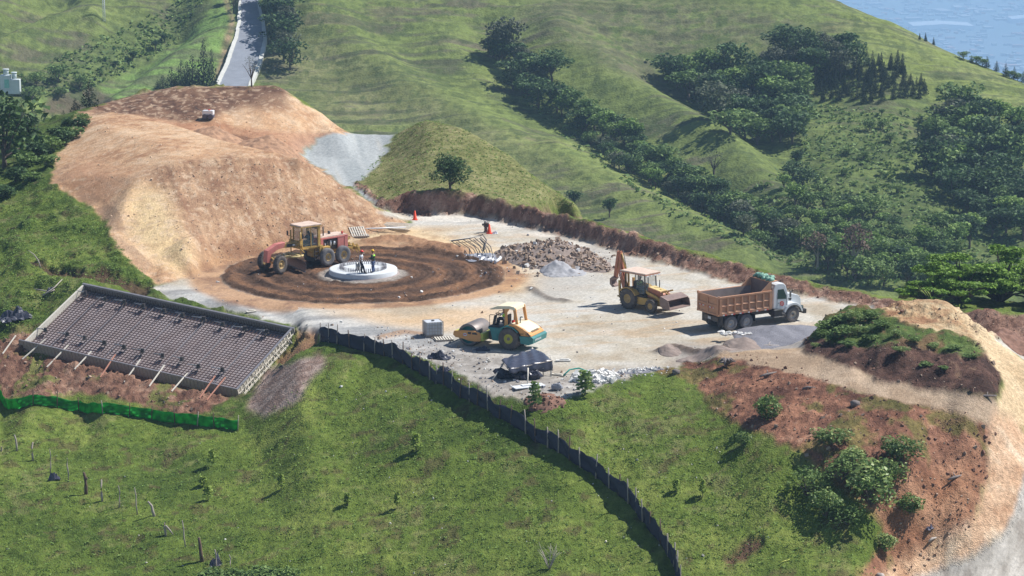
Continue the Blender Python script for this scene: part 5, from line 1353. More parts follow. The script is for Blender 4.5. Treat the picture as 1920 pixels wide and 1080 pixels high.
# ---- tower foundation disc
fc_ = PZ(681, 513.5, 0)
f = empty('concrete_foundation', (fc_.x, fc_.y, 0), 0, 'round pale concrete tower foundation with a ring of upright bolts in the dark soil', 'foundation')
q = MB(); q.lathe([(-.25,2.66),(.40,2.64),(.45,2.60),(.46,2.5),(.46,.001)], (0,0,0), 'z', 64); q.build('concrete_cap', M['concrete'], f)
q = MB(); q.lathe([(-.2,2.95),(.06,2.80),(.10,2.64)], (0,0,0), 'z', 48); q.build('footing', M['concrete_dirty'], f)
q = MB()
for k in range(64):
    a = 2*math.pi*k/64
    for rr_ in (1.66,1.80): q.cyl((math.cos(a)*rr_, math.sin(a)*rr_, .44), (math.cos(a)*rr_, math.sin(a)*rr_, .74), .024, n=5)
o = q.build('anchor_bolts', M['rebar_grey'], f); o['kind'] = 'stuff'
p0 = PZ(669, 507, .46)
q = MB()
for i, (dx, dy) in enumerate(((0,0),(.2,.03),(.1,.16))): q.cyl((dx,dy,0),(dx,dy,.62),.09,n=10)
tag(q.build('conduit_stubs', M['steel'], None, loc=xyz(p0)), 'grey conduit stubs standing on the round foundation beside the workers', 'conduit')
w1 = PZ(677, 512, .46)
w1o = person(w1, R(-10), stand(.05, aR=(.30,-.2,1.10), aL=(.28,.16,1.06), eR=(.05,-.3,1.16), eL=(.03,.28,1.15), kR=(.22,-.16,.50), fR=(.36,-.22,.09)), ('shirt_white','trousers',None,False), 'worker in white shirt and red helmet on the round foundation', hat='hat_red')
w2 = PZ(700, 511, .46)
w2o = person(w2, R(160), stand(.02, aR=(.26,-.10,1.15), aL=(.24,.14,1.12), eR=(.0,-.29,1.16), eL=(.0,.28,1.14)), ('jacket','jeans','vest',True), 'worker in green vest and yellow helmet on the round foundation', hat='hat_yellow')
# ---- sloping anchored mat
A_, B_, C__, D_ = SLA, SLB, SLC, SLD
e1 = (B_ - A_); L1 = e1.length; e1.normalize()
e2 = (D_ - A_); e2 = (e2 - e1 * e2.dot(e1)); 
L2 = ((D_ - A_) - e1 * (D_ - A_).dot(e1)).length; e2.normalize(); nn = e1.cross(e2)
if nn.z < 0: nn = -nn
skew = (D_ - A_).dot(e1)
def SP(a, b, h=0): return A_ + e1 * (a * L1 + b * skew) + e2 * (b * L2) + nn * h
fm = empty('reinforced_wall_form', xyz(SP(.5,.5,-.5)), 0, 'tilted rectangular formwork filled with a steel bar grid on the left bank', 'formwork')
inv = Matrix.Translation(-Vector(xyz(SP(.5,.5,-.5))))
def loc_(p): return inv @ p
def pbeam(mb, a, b, w, h, mi=0): mb.beam(loc_(a), loc_(b), w, h, mi)
def slabwall(mb, p, q_, h0, h1, th, out):
    vs = [loc_(x) for x in (p + nn*h0, q_ + nn*h0, q_ + nn*h1, p + nn*h1)]
    mb.add(vs + [v + out*th for v in vs], [(0,1,2,3),(7,6,5,4),(0,4,5,1),(1,5,6,2),(2,6,7,3),(3,7,4,0)])
q = MB(); slabwall(q, SP(-.01,0), SP(1.015,0), -.62, 0.02, .10, -e2); q.build('back_form_board', M['wood'], fm)
q = MB(); slabwall(q, SP(0,0), SP(0,1), -.6, 0.0, .14, -e1); q.build('side_form_board', M['wood_pale'], fm)
q = MB(); slabwall(q, SP(-.03,1), SP(1.01,1), -1.15, 0.04, .07, e2)
for k in range(62):
    a = SP(-.03 + 1.04*k/61, 1) + e2*.09; pbeam(q, a + nn*-1.12, a + nn*.0, .055, .05)
q.build('front_form_board', M['wood'], fm)
q = MB(); slabwall(q, SP(-.03,1), SP(1.01,1), .045, .075, .075, e2); slabwall(q, SP(1,0), SP(1,1), .0, .04, .16, e1); slabwall(q, SP(-.01,0), SP(1.015,0), .025, .06, .14, -e2); q.build('top_rail', M['rebar_grey'], fm)
q = MB(); slabwall(q, SP(1,0), SP(1,1), -.75, -.01, .05, e1)
for k in range(20):
    a = SP(1, k/19) + e1*.16; pbeam(q, a + nn*-.75, a + nn*-.02, .05, .12)
pbeam(q, SP(1,0,-.7)+e1*.25, SP(1,1,-.7)+e1*.25, .09, .12); pbeam(q, SP(1,0,-.35)+e1*.2, SP(1,1,-.35)+e1*.2, .07, .07)
for k in (2,4,6,9,12,15): a = SP(1, .06*k) ; pbeam(q, a + nn*.03, a + nn*-.55 + e1*.55, .06, .06)
q.build('end_frame', M['wood_pale'], fm)
q = MB(); q.add([loc_(SP(0,0,-.50)), loc_(SP(1,0,-.50)), loc_(SP(1,1,-.50)), loc_(SP(0,1,-.50))], [(0,1,2,3)]); q.build('blinding_layer', mat('muddy_blinding', (.27,.21,.20), .9, var=.4, scale=1.1, dust=((.42,.40,.43),.6)), fm)
q = MB()
for k in range(30): pbeam(q, SP(0, (k+.5)/30, -.40), SP(1, (k+.5)/30, -.40), .036, .036)
for k in range(62): pbeam(q, SP((k+.5)/62, 0, -.37), SP((k+.5)/62, 1, -.37), .028, .028)
for k in range(80): pbeam(q, SP((k+.5)/80, .015, -.40), SP((k+.5)/80, .015, -.03), .020, .020)
for h_ in (-.28,-.16,-.05): pbeam(q, SP(0,.015,h_), SP(1,.015,h_), .02, .02)
o = q.build('steel_bar_grid', M['rebar'], fm); o['kind'] = 'stuff'
q = MB()
for k in range(7): pbeam(q, SP(.1+k*.13, .02, -.34), SP(.1+k*.13, .98, -.34), .035, .035)
q.build('spacer_bars', M['rebar_grey'], fm)
def onplane(u, v, h):
    r = ray(u, v); o = Vector((0,0,CAMH)); P0 = SP(.5,.5,h)
    t = (P0 - o).dot(nn) / r.dot(nn); return o + r * t
anchors = [(160,549),(197,560),(233,565),(269,573),(308,582),(343,590),(382,597),(418,607),(459,615),(500,621),(85,618),(126,626),(159,633),(196,642),(233,650),(267,657),(305,666),(341,673),(372,686),(417,693)]
ordn = ['first','second','third','fourth','fifth','sixth','seventh','eighth','ninth','tenth']
def make_anchor():
    e = empty('ground_anchor', (0,0,0))
    q = MB(); q.box((0,0,.02),(.24,.24,.24)); q.box((0,0,-.12),(.40,.40,.03)); q.build('anchor_plate', M['black'], e, bevel=.01)
    q = MB(); q.cyl((-.85,.12,.12),(0.05,0,.02),.035,n=8); q.cyl((-.1,.01,.03),(-.32,.05,.06),.06,n=8); q.build('tie_rod', M['steel'], e)
    q = MB(); q.beam((0,0,-.12),(-.05,-.75,-.16),.035,.02); q.build('strap', M['dark'], e)
    return e
an0 = make_anchor()
for i, (u, v) in enumerate(anchors):
    a = an0 if i == 0 else copy_tree(an0)
    a.location = onplane(u, v, -.12); a.rotation_euler = (0, 0, random.uniform(-.35,.35)); s_ = random.uniform(.75,1.1); a.scale = (s_, 1, 1)
    tag(a, '%s black anchor head from the left in the %s row of the bar grid' % (ordn[i % 10], 'rear' if i < 10 else 'front'), 'anchor', 'anchor heads on the steel grid')
br = [(30,640,5,664),(87,634,42,676),(130,645,88,692),(173,657,140,697),(218,663,188,708),(265,672,233,717),(310,683,280,725),(353,698,322,737),(405,703,374,748),(424,706,388,756)]
for i, (u0, v0, u1, v1) in enumerate(br):
    a = onplane(u0, v0, -.05) + e2*.12 if i else at(30, 640, 150, 185) + Vector((0,0,.3)); b = at(u1, v1, 150, 185) + Vector((0,0,.03))
    q = MB(); q.beam((0,0,0), b - a, .07, .07)
    tag(q.build('prop', M['wood_red' if i in (4,8,9) else 'wood_pale'], None, loc=xyz(a)), '%s slanting %s timber prop from the left leaning on the front form boards' % (ordn[i], 'reddish' if i in (4,8,9) else 'pale'), 'prop', 'timber props of the formwork')
# ---- fences
def cloth_fence(name, base, h, matn, posts, ph, pm, label, cat, sag=.0, pr=.035, bulge=.12, clothname='cloth', wob=1.0):
    e = empty(name, xyz(base[0]), 0, label, cat)
    o = base[0]; P = []
    for a, b in zip(base[:-1], base[1:]):
        n = max(2, int((b - a).length / .22))
        P += [a.lerp(b, k / n) for k in range(n)]
    P.append(base[-1]); n = len(P); nh = 6; vs = []; dist = 0
    rnd = random.Random(5)
    for i, p in enumerate(P):
        if i: dist += (P[i] - P[i-1]).length
        t = P[min(i+1, n-1)] - P[max(i-1, 0)]; side = Vector((-t.y, t.x, 0)).normalized()
        hh = h * (1 + wob * .10 * math.sin(dist * 1.7) + wob * .05 * math.sin(dist * 4.1)) - sag * abs(math.sin(dist * math.pi / 1.5))
        g0 = hz(p.x, p.y) - .05
        for j in range(nh):
            w_ = bulge * math.sin(dist * 2.9 + j) * math.sin(math.pi * j / (nh-1)) + .04 * math.sin(dist * 7.3 + j * 2)
            vs.append(Vector((p.x, p.y, g0 + hh * j / (nh-1))) + side * w_ - o)
    q = MB(); q.add(vs, [(i*nh+j, (i+1)*nh+j, (i+1)*nh+j+1, i*nh+j+1) for i in range(n-1) for j in range(nh-1)], 0, True)
    c = q.build(clothname, M[matn], e)
    so_ = c.modifiers.new('thick', 'SOLIDIFY'); so_.thickness = .006
    for p in posts:
        m_ = MB(); g0 = hz(p.x, p.y); hh = ph * rnd.uniform(.85, 1.2); lx, ly = rnd.uniform(-.10,.10), rnd.uniform(-.06,.06)
        m_.tube([Vector((p.x,p.y,g0-.1))-o, Vector((p.x+lx*.5+rnd.uniform(-.02,.02),p.y+ly*.5,g0+hh*.5))-o, Vector((p.x+lx,p.y+ly,g0+hh))-o], [pr*1.1, pr, pr*.8], 7)
        m_.build('post', M[pm[rnd.randrange(len(pm))]], e)
    return e
bf = [(599,641),(640,650),(676,658),(705,664),(760,684),(800,707),(850,735),(900,763),(950,794),(985,815),(1030,841),(1080,873),(1130,905),(1165,936),(1192,965),(1213,990),(1238,1020),(1256,1050),(1266,1078),(1276,1110)]
bfp = [at(u, v, 125, 170) for u, v in bf]
def along(base, step):
    out = []; acc = 0; nxt = 0
    for a, b in zip(base[:-1], base[1:]):
        L = (b - a).length
        while nxt <= acc + L: out.append(a.lerp(b, (nxt - acc) / L)); nxt += step * random.uniform(.8, 1.2)
        acc += L
    return out
fpo = [Vector((p.x + .04, p.y - .12, p.z)) for p in along(bfp, 1.12)]
cloth_fence('silt_fence', bfp, 1.0, 'plastic_matt', fpo, 1.28, ['post','post_dark','post'], 'long low black plastic sheet fence on rough posts curving down the pasture', 'fence', pr=.045)
gf = [(-12,738),(3,752),(15,763),(35,765),(62,761),(108,767),(148,769),(193,775),(243,781),(284,788),(328,793),(370,799),(402,803),(446,808)]
gfp = [at(u, v, 140, 172) for u, v in gf]
cloth_fence('green_net_fence', gfp, .78, 'green_net', [Vector((p.x, p.y-.07, p.z)) for p in gfp[4:]] , 1.08, ['post_dark','post'], 'bright green mesh net strung on short stakes below the red soil', 'fence', sag=.04, bulge=.03, pr=.035, clothname='mesh', wob=.25)
# ---- old pasture posts
op = [(2,845,836),(32,849,819),(62,868,834),(94,888,845),(128,903,859),(161,925,884),(192,941,901),(224,952,912),(258,964,914),(290,969,941),(311,1004,981),(348,1024,974),(379,1053,1009),(405,1067,1030),(432,1064,1040)]
desc = ['short stump at the left frame edge','thin grey stake with a dark foot','grey stake beside a grass tuft','thin leaning stick beside the blue plastic piece','slender crooked stick right of the blue plastic piece','thick brown stump post with a long shadow','white barked crooked stake','very thin grey stick','tall thin crooked stick','bent pale post with a shadow','short broken forked stake','tall wavy stick below the forked stake','thick dark stump near the lower edge','stick behind the dark plastic wrap','short thin stick right of the dark plastic wrap']
for i, (u, vb, vt) in enumerate(op):
    p = at(u, vb, 120, 160); h_ = (vb - vt) / px_m(p) * 1.05; r0 = 1.35 * [.04,.05,.05,.03,.035,.085,.05,.03,.03,.065,.05,.03,.08,.04,.03][i]
    rnd = random.Random(i + 20); lx = rnd.uniform(-.16,.05); q = MB()
    if i == 9: lx = -.38
    q.tube([(0,0,-.1),(lx*.25+rnd.uniform(-.05,.05),0,h_*.35),(lx*.55+rnd.uniform(-.06,.06),.02,h_*.7),(lx,0,h_)],[r0*1.1,r0,r0*.9,r0*.6],7)
    if i == 10: q.tube([(0,0,h_*.8),(.25,0,h_*.4),(.42,0,.05)],[r0*.9,r0*.8,r0*.5],6)
    if i == 5: q.blob((.08,0,h_*.72),.07,2)
    tag(q.build('pasture_post', M['post_dark' if i in (5,12) else 'post'], None, loc=xyz(p), rz=0), desc[i] + ' in the old pasture fence row', 'post', 'old pasture fence posts')
def sheet(name, pts, matn, label, cat, seed=1, amp=.18, size=(1,1), h=.35, rz=0, n=16):
    """crumpled plastic sheet lying at pts"""
    rnd = random.Random(seed); q = MB(); vs = []
    for i in range(n+1):
        for j in range(n+1):
            x, y = (i/n-.5)*size[0], (j/n-.5)*size[1]
            e_ = max(0, 1 - (2*i/n-1)**2) * max(0, 1 - (2*j/n-1)**2)
            z = h * e_ * (.55 + .45*math.sin(5*x/size[0]*2+seed)*math.cos(7*y/size[1]+seed)) + rnd.uniform(-.5,.5)*amp*h
            vs.append((x + rnd.uniform(-.5,.5)*size[0]/n, y + rnd.uniform(-.5,.5)*size[1]/n, max(z,.01)+.02))
    q.add(vs, [(i*(n+1)+j,(i+1)*(n+1)+j,(i+1)*(n+1)+j+1,i*(n+1)+j+1) for i in range(n) for j in range(n)], 0, False)
    o = q.build(name, M[matn], None, loc=xyz(pts), rz=rz); s_ = o.modifiers.new('t','SOLIDIFY'); s_.thickness=.008
    return tag(o, label, cat)
M['blueplastic'] = mat('blue_black_plastic', (.045,.05,.10), .4, dust=(DU,.15))
sheet('plastic_scrap', at(102,902,120,160), 'blueplastic', 'folded dark blue plastic piece standing in the lower left pasture', 'plastic sheet', 2, .3, (.75,.35), .75, .1, 6)
sheet('plastic_scrap', at(405,1062,120,160), 'blueplastic', 'dark plastic wrapped round stakes near the lower edge', 'plastic sheet', 3, .3, (.8,.3), .85, .5, 6)
sheet('plastic_scrap', at(30,598,160,190), 'tarp', 'long crumpled black plastic sheet draped on branches at the left edge', 'plastic sheet', 4, .35, (2.6,1.6), .95, R(35), 14)
sheet('plastic_scrap', at(97,548,170,190), 'blueplastic', 'small blue black plastic scrap caught on dead branches above the formwork', 'plastic sheet', 5, .3, (.7,.5), .4, R(25), 8)
q = MB(); q.tube([(-1.2,0,.35),(-.3,.1,.15),(.3,-.1,.25)],[.03,.05,.03],6); q.tube([(-.4,-.9,.05),(.3,.0,.45),(.75,.8,.9)],[.05,.045,.03],6); q.tube([(.3,0,.3),(-.1,-.4,.1)],[.03,.02],6)
tag(q.build('fallen_branch', M['pale_bark'], None, loc=xyz(at(95,552,170,190))), 'forked dead branches lying on grass above the formwork', 'branch')
q = MB(); q.tube([(0,0,-.1),(-.2,0,.6),(-.5,.1,1.0),(-.95,.1,1.35)],[.05,.045,.035,.02],6)
tag(q.build('dead_stick', M['pale_bark'], None, loc=xyz(at(77,503,178,195))), 'leaning pale dead stick on the upper left grass scarp', 'stick')
sheet('plastic_scrap', at(905,657,150,170), 'tarp', 'small crumpled black plastic in the shadow of the road roller', 'plastic sheet', 6, .3, (.95,.6), .35, .2, 10)
sheet('plastic_scrap', at(822,672,150,170), 'tarp', 'black and white plastic bundle behind the silt fence', 'plastic sheet', 7, .4, (1.6,.8), .55, -.3, 10)
sheet('plastic_scrap', at(832,697,150,170), 'tarp', 'shiny grey plastic bag snagged on the inner side of the silt fence', 'plastic sheet', 8, .4, (.8,.5), .4, -.4, 8)
sheet('plastic_scrap', at(733,668,150,170), 'shirt_white', 'pale plastic bag hanging on the silt fence', 'bag', 9, .3, (.3,.3), .7, 0, 6)
sheet('plastic_scrap', at(528,690,150,165), 'black', 'small black bucket like scrap in the grass beside the bare patch', 'plastic sheet', 10, .3, (.4,.4), .3, 0, 6)
sheet('plastic_scrap', at(1744,990,128,145), 'blueplastic', 'dark blue plastic scrap lying on the red soil slope', 'plastic sheet', 11, .35, (.75,.35), .35, R(55), 8)
# ---- IBC tote
p = (PZ(798,636) + PZ(822,630)) / 2 + Vector((.05,.5,0))
t = empty('liquid_tote', xyz(p), R(18), 'white cube liquid tote in a grey metal cage standing on the gravel', 'tank')
q = MB(); q.box((0,0,.60),(1.12,.95,.92)); q.build('tank', M['tote'], t, bevel=.05)
q = MB()
for z in (.2,.42,.64,.86,1.06):
    for s in (1,-1): q.beam((-.6,s*.5,z),(.6,s*.5,z),.025,.025); q.beam((s*.6,-.5,z),(s*.6,.5,z),.025,.025)
for k in range(7):
    x = -.6+.2*k
    for s in (1,-1): q.beam((x,s*.505,.12),(x,s*.505,1.08),.022,.022); q.beam((s*.605,-.5+k/6,.12),(s*.605,-.5+k/6,1.08),.022,.022)
q.build('cage', M['steel'], t)
q = MB(); q.cyl((0,0,1.05),(0,0,1.12),.11); q.build('lid', M['black'], t)
q = MB(); q.box((0,0,.03),(1.2,1.0,.04)); q.box((0,.4,.09),(1.2,.12,.09)); q.box((0,-.4,.09),(1.2,.12,.09)); q.box((0,0,.09),(1.2,.12,.09)); q.build('pallet_base', M['wood'], t)
def pallet(p, rz, label, tilt=(0,0), mt='wood_pale', size=(1.2,1.0)):
    e = empty('pallet', xyz(p), rz, label, 'pallet', 'wooden pallets on the yard'); e.rotation_euler = (tilt[0], tilt[1], rz)
    q = MB()
    for k in range(7): q.box((-size[0]/2+.06+k*(size[0]-.12)/6,0,.125),(.10,size[1],.022))
    q.build('deck', M[mt], e)
    q = MB()
    for y in (-size[1]/2+.05,0,size[1]/2-.05): q.box((0,y,.07),(size[0],.08,.085)); q.box((0,y,.012),(size[0],.09,.02))
    q.build('runner', M['wood'], e); return e
pallet(at(832,638,150,175), R(12), 'flat pale pallet beside the roller drum')
pallet(at(671,441,195,206)+Vector((0,0,.1)), R(20), 'white slatted pallet propped on another behind the grader', (R(28),0), size=(1.3,1.3))
pallet(at(678,444,195,206), R(10), 'dark lower pallet under the propped white one', mt='wood')
q = MB(); q.cyl((-3.3,0,.22),(3.0,.9,.28),.06,n=10); tag(q.build('pipe', M['pvc'], None, loc=xyz(at(693,436,196,208))), 'long white tube lying at the foot of the orange bank', 'pipe')
q = MB()
for k in range(6): q.beam((-1.2+.1*k,.25*k,.1+.05*k),(1.3+.1*k,.22*k-.5,.10+.05*k),.16,.04)
tag(q.build('board_stack', M['wood_pale'], None, loc=xyz(at(738,430,196,209))), 'loose stack of boards at the foot of the orange bank', 'boards')
# ---- cones
def cone(u, v, label):
    p = at(u, v, 180, 215); e = empty('traffic_cone', (p.x,p.y,p.z+.01), 0, label, 'cone', 'orange traffic cones')
    q = MB(); q.lathe([(.03,.20),(.06,.18),(.80,.05),(.82,.001)], (0,0,0), 'z', 20); q.build('cone_body', M['cone'], e)
    q = MB(); q.box((0,0,.02),(.46,.46,.04)); q.build('base', M['cone'], e, bevel=.01)
cone(778,413,'red traffic cone standing alone on the haul road near the bank tip')
cone(917.5,438,'red traffic cone in front of the small compactor on the haul road')
# ---- rammer (small compaction machine) behind the cone
p = at(911,437,190,212) + Vector((0,.1,0))
e = empty('tamping_rammer', xyz(p), R(100), 'small black tamping machine with handle beside the red cone', 'compactor')
q = MB(); q.box((0,0,.05),(.42,.34,.08)); q.prism([(-.12,.09),(.12,.09),(.10,.45),(-.06,.45)], -.13,.13); q.build('foot', M['dark'], e, bevel=.02)
q = MB(); q.box((.02,0,.62),(.34,.36,.32)); q.cyl((-.1,.2,.7),(-.1,.34,.7),.10); q.cyl((.1,-.24,.72),(.1,-.14,.72),.12); q.build('engine', M['black'], e, bevel=.03)
q = MB(); q.lathe([(0,.001),(.0,.16),(.12,.16),(.14,.001)], (.0,0,.80), 'z', 14); q.build('fuel_tank', M['steel'], e)
q = MB()
for s in (1,-1): q.tube([(-.1,s*.17,.5),(-.35,s*.2,.9),(-.6,s*.2,1.05),(-.3,s*.2,1.1),(.15,s*.18,1.02)], .018, 6)
q.tube([(-.6,-.2,1.05),(-.6,.2,1.05)], .018, 6); q.build('handle', M['black'], e)
sheet('plastic_scrap', at(928,439,190,212), 'shirt_white', 'crumpled white bag on the haul road beside the red cone', 'bag', 12, .3, (.45,.4), .35, 0, 6)
# plate compactor on the upper bench
p = at(391,224,232,262); p = Vector((p.x, p.y, p.z + .05))
e = empty('walk_behind_roller', xyz(p), R(-8), 'small white walk behind roller with its handle up below the brown bank', 'compactor')
q = MB(); q.box((0,0,.62),(1.1,.7,.45)); q.build('engine_cover', M['white'], e, bevel=.06)
q = MB(); q.cyl((-.3,-.4,.25),(-.3,.4,.25),.25,n=20); q.cyl((.3,-.4,.25),(.3,.4,.25),.25,n=20); q.box((0,0,.4),(.9,.82,.12)); q.build('drum', M['blueplastic'], e)
q = MB(); q.tube([(-.5,.1,.6),(-1.0,.1,.9),(-1.35,.1,1.05)],[.03,.03,.05],6); q.build('handle', M['dark'], e)
q = MB(); q.cyl((.1,0,.84),(.1,0,.92),.12); q.build('fuel_cap', M['red'], e)
# ---- tarpaulin shelter
TL = [PZ(954,692,.85), PZ(1036,674,1.05), PZ(1000,652,1.18), PZ(941,674,1.10)]     # front left, front right, back right, back left
ctr = sum(TL, Vector()) / 4; ctr.z = 0
sh = empty('tarpaulin_shelter', xyz(ctr), 0, 'low shelter of black tarpaulin over stick posts on the gravel', 'shelter')
q = MB(); n = 22; vs = []
rnd = random.Random(3)
for j in range(n+7):
    for i in range(n+1):
        a = i / n; b = min(1, j / n)
        p = TL[3].lerp(TL[2], a).lerp(TL[0].lerp(TL[1], a), b) - ctr
        p.z += .02*math.sin(math.pi*a)*math.sin(math.pi*b) - .04*math.sin(a*9+b*5) * math.sin(math.pi*b) + .04*math.sin(a*23+b*7)
        if j > n:
            k = (j - n) / 6; hang = (.22 + .50*a + .06*math.sin(a*17)); p.z -= k*hang; p += (TL[0]-TL[3]).normalized()*.10*math.sin(k*2)*(1+.5*math.sin(a*25)); 
        vs.append(p + Vector((rnd.uniform(-.02,.02), rnd.uniform(-.02,.02), rnd.uniform(-.012,.012))))
q.add(vs, [(j*(n+1)+i,j*(n+1)+i+1,(j+1)*(n+1)+i+1,(j+1)*(n+1)+i) for j in range(n+6) for i in range(n)], 0, True)
s_ = q.build('tarpaulin', M['tarp'], sh); s2 = s_.modifiers.new('t','SOLIDIFY'); s2.thickness=.01
for (u0,v0,z0),(u1,v1) in (((944,681,.85),(922,714)),((990,690,1.0),(989,724)),((1034,668,1.15),(1033,706)),((998,652,1.2),(1000,694)),((1018,690,.6),(1019,706))):
    a = PZ(u0,v0,z0); b = PZ(u1,v1,0); q = MB(); q.tube([a-ctr, a.lerp(b,.5)-ctr, b-ctr],[.05,.045,.05],7); q.build('post', M['wood_pale'], sh)
for (a,b) in ((TL[0],TL[1]),(TL[3],TL[2]),(TL[3],TL[0])):
    q = MB(); q.tube([a-ctr-Vector((0,0,.06)), b-ctr-Vector((0,0,.06))], .035, 6); q.build('ridge_pole', M['wood'], sh)
q = MB()
for k in range(5): q.beam(TL[3].lerp(TL[2],.12+.19*k)*1.0-ctr+Vector((.1,-.5,.11)), TL[3].lerp(TL[2],.12+.19*k)-ctr+Vector((.45,-.25,.13)), .07,.03) if k in (1,3) else None
q.build('batten', M['wood_pale'], sh)
q = MB(); rnd = random.Random(9)
for k in range(14): q.blob((rnd.uniform(-1.6,1.1), rnd.uniform(-.9,.4), rnd.uniform(.08,.45)), (.45,.38,.28), k, amp=.35)
so2 = q.build('sack_heap', M['plastic'], None, loc=(ctr.x-.2, ctr.y-.3, 0)); tag(so2, 'pile of black plastic covered sacks under the tarpaulin shelter', 'sacks')
def slab(u, v, size, rz, matn, name, label, cat, z=.03, group=None):
    p = at(u, v, 140, 215); q = MB(); q.box((0,0,z+size[2]/2), size); q.box((size[0]*.1, size[1]*.2, z+size[2]*1.6), (size[0]*.6,size[1]*.5,size[2]*.5))
    return tag(q.build(name, M[matn], None, loc=xyz(p), rz=rz, bevel=.01), label, cat, group)
slab(991,727,(2.1,.75,.06),R(24),'pvc','sheet_stack','pale grey sheets lying on the ground in front of the tarpaulin shelter','sheets')
slab(1056,679,(1.0,.25,.08),R(2),'white_rock','board','pale flat board on the gravel right of the tarpaulin shelter','board')
slab(1044,704,(.9,.18,.05),R(-30),'wood_pale','board','short plank leaning away from the right shelter post','board')
slab(916,678,(.45,.16,.08),R(-60),'wood_pale','board','short pale block on the gravel between shelter and roller','board')
slab(930,661,(.8,.08,.05),R(-22),'wood_pale','board','thin plank poking from the black plastic by the roller','board')
slab(471,586,(.8,.30,.08),R(35),'wood_pale','board','pale scrap board on the gravel road above the formwork','board')
M['brown_earth'] = mat('brown_earth', (.34,.20,.12), .95, var=.4, scale=2, bump=.05)
# ---- heaps
def heap(name, u, v, rx, ry, h, matn, label, cat='heap', seed=1, peaks=None, rz=0, lumps=.12, kind=None, ymin=140, ymax=215, rocks=0, rock_mat=None, rs=(.08,.3)):
    p = at(u, v, ymin, ymax); n = 44; vs = []; peaks = peaks or [(0,0,1,1)]
    xs = np.linspace(-1,1,n); X, Y = np.meshgrid(xs, xs, indexing='ij')
    Z = np.zeros_like(X)
    for px_, py_, s, wd in peaks:
        d = np.hypot((X-px_)/wd, (Y-py_)/wd); Z = np.maximum(Z, s*np.clip(1-d,0,1)**.9)
    Z = Z * h * (1 + (fbm(X*rx+seed*7, Y*ry, .6, 3, seed)-.5)*lumps*4) + (fbm(X*rx+3, Y*ry+seed, .3, 3, seed+5)-.5)*lumps*(Z>0.01)
    ca, sa = math.cos(rz), math.sin(rz)
    def gz(x, y): return hz(p.x + x*ca - y*sa, p.y + x*sa + y*ca) - p.z
    for i in range(n):
        for j in range(n):
            x, y = X[i,j]*rx, Y[i,j]*ry; vs.append((x, y, gz(x,y) + (Z[i,j] if Z[i,j] > .01 else -.12)))
    fs = [(i*n+j,(i+1)*n+j,(i+1)*n+j+1,i*n+j+1) for i in range(n-1) for j in range(n-1) if max(Z[i,j],Z[i+1,j],Z[i,j+1],Z[i+1,j+1]) > .01]
    q = MB(); q.add(vs, fs, 0, True); rnd = random.Random(seed)
    for k in range(rocks):
        for _ in range(20):
            i, j = rnd.randrange(n), rnd.randrange(n)
            if Z[i,j] > .05 or (rnd.random() < .06 and X[i,j]**2+Y[i,j]**2 < 1.1): break
        s = rnd.uniform(*rs) * (1 if rnd.random() < .8 else 1.5); x, y = X[i,j]*rx+rnd.uniform(-.1,.1), Y[i,j]*ry
        q.box((x, y, gz(x,y) + max(Z[i,j],0) + s*.15), (s*rnd.uniform(.6,1.4), s*rnd.uniform(.6,1.2), s*rnd.uniform(.35,.9)), rot=(rnd.uniform(0,3),rnd.uniform(0,3),rnd.uniform(0,3)), mi=1 if rnd.random() < .94 else 2, taper=(rnd.uniform(.5,1),rnd.uniform(.5,1)))
    o = q.build(name, [M[matn]] + ([M[rock_mat], M['white_rock']] if rock_mat else []), None, loc=xyz(p), rz=rz)
    return tag(o, label, cat, kind=kind)
heap('rubble_heap', 1035, 487, 5.0, 6.8, 1.30, 'sand_brown', 'large brown rubble heap of broken stone beside the haul road', 'heap', 3, [(.0,.1,1,.75),(-.45,.3,.6,.5),(.45,-.3,.35,.5),(.7,-.5,.3,.3)], lumps=.22, rocks=750, rock_mat='rock', rs=(.08,.27))
heap('sand_heap', 1056, 510, 2.1, 2.6, .95, 'sand', 'small grey sand heap at the near foot of the rubble heap', 'heap', 5, [(-.2,.1,1,.7),(.3,-.2,.35,.6),(-.3,-.4,.3,.5),(.5,.3,.3,.4)], lumps=.22)
heap('gravel_heap', 1462, 634, 3.8, 4.6, .72, 'gravel', 'broad blue grey gravel heap in front of the dump truck', 'heap', 6, [(-.1,.1,1,.75),(.35,.3,.7,.6),(-.45,-.35,.6,.5)], lumps=.12, ymin=155)
heap('sand_heap', 1395, 648, 1.5, 2.4, .62, 'sand_brown', 'brown sand heap topped with white bags behind the gravel heap', 'heap', 7, [(0,0,1,.95)], lumps=.07, ymin=155)
heap('sand_heap', 1330, 658, 2.3, 1.6, .22, 'sand_brown', 'low dark brown sand ridge left of the bag topped heap', 'heap', 8, [(0,0,1,.9),(-.6,-.2,.7,.4),(.6,0,.8,.5)], lumps=.10, ymin=152)
heap('sand_heap', 1256, 660, .9, 1.2, .26, 'sand_brown', 'small pointed dark sand pile at the left end of the sand row', 'heap', 9, [(0,0,1,.9)], lumps=.08, ymin=152)
q = MB(); rnd = random.Random(12)
for k in range(16): q.blob((rnd.uniform(-1.1,1.1), rnd.uniform(-.3,.3), rnd.uniform(.0,.14)), (.20,.15,.09), k, amp=.4)
pb_ = at(1380,641,150,185); tag(q.build('bag_pile', M['white_rock'], None, loc=(pb_.x,pb_.y,.50)), 'crumpled white bags lying along the top of the brown sand heap', 'bags')
heap('white_rubble', 1120, 712, 1.7, 1.9, .36, 'sand', 'white broken concrete rubble strewn beside the bushy sapling', 'rubble', 10, [(0,.1,1,.8),(-.6,-.2,.5,.4)], lumps=.15, rocks=260, rock_mat='white_rock', rs=(.10,.34))
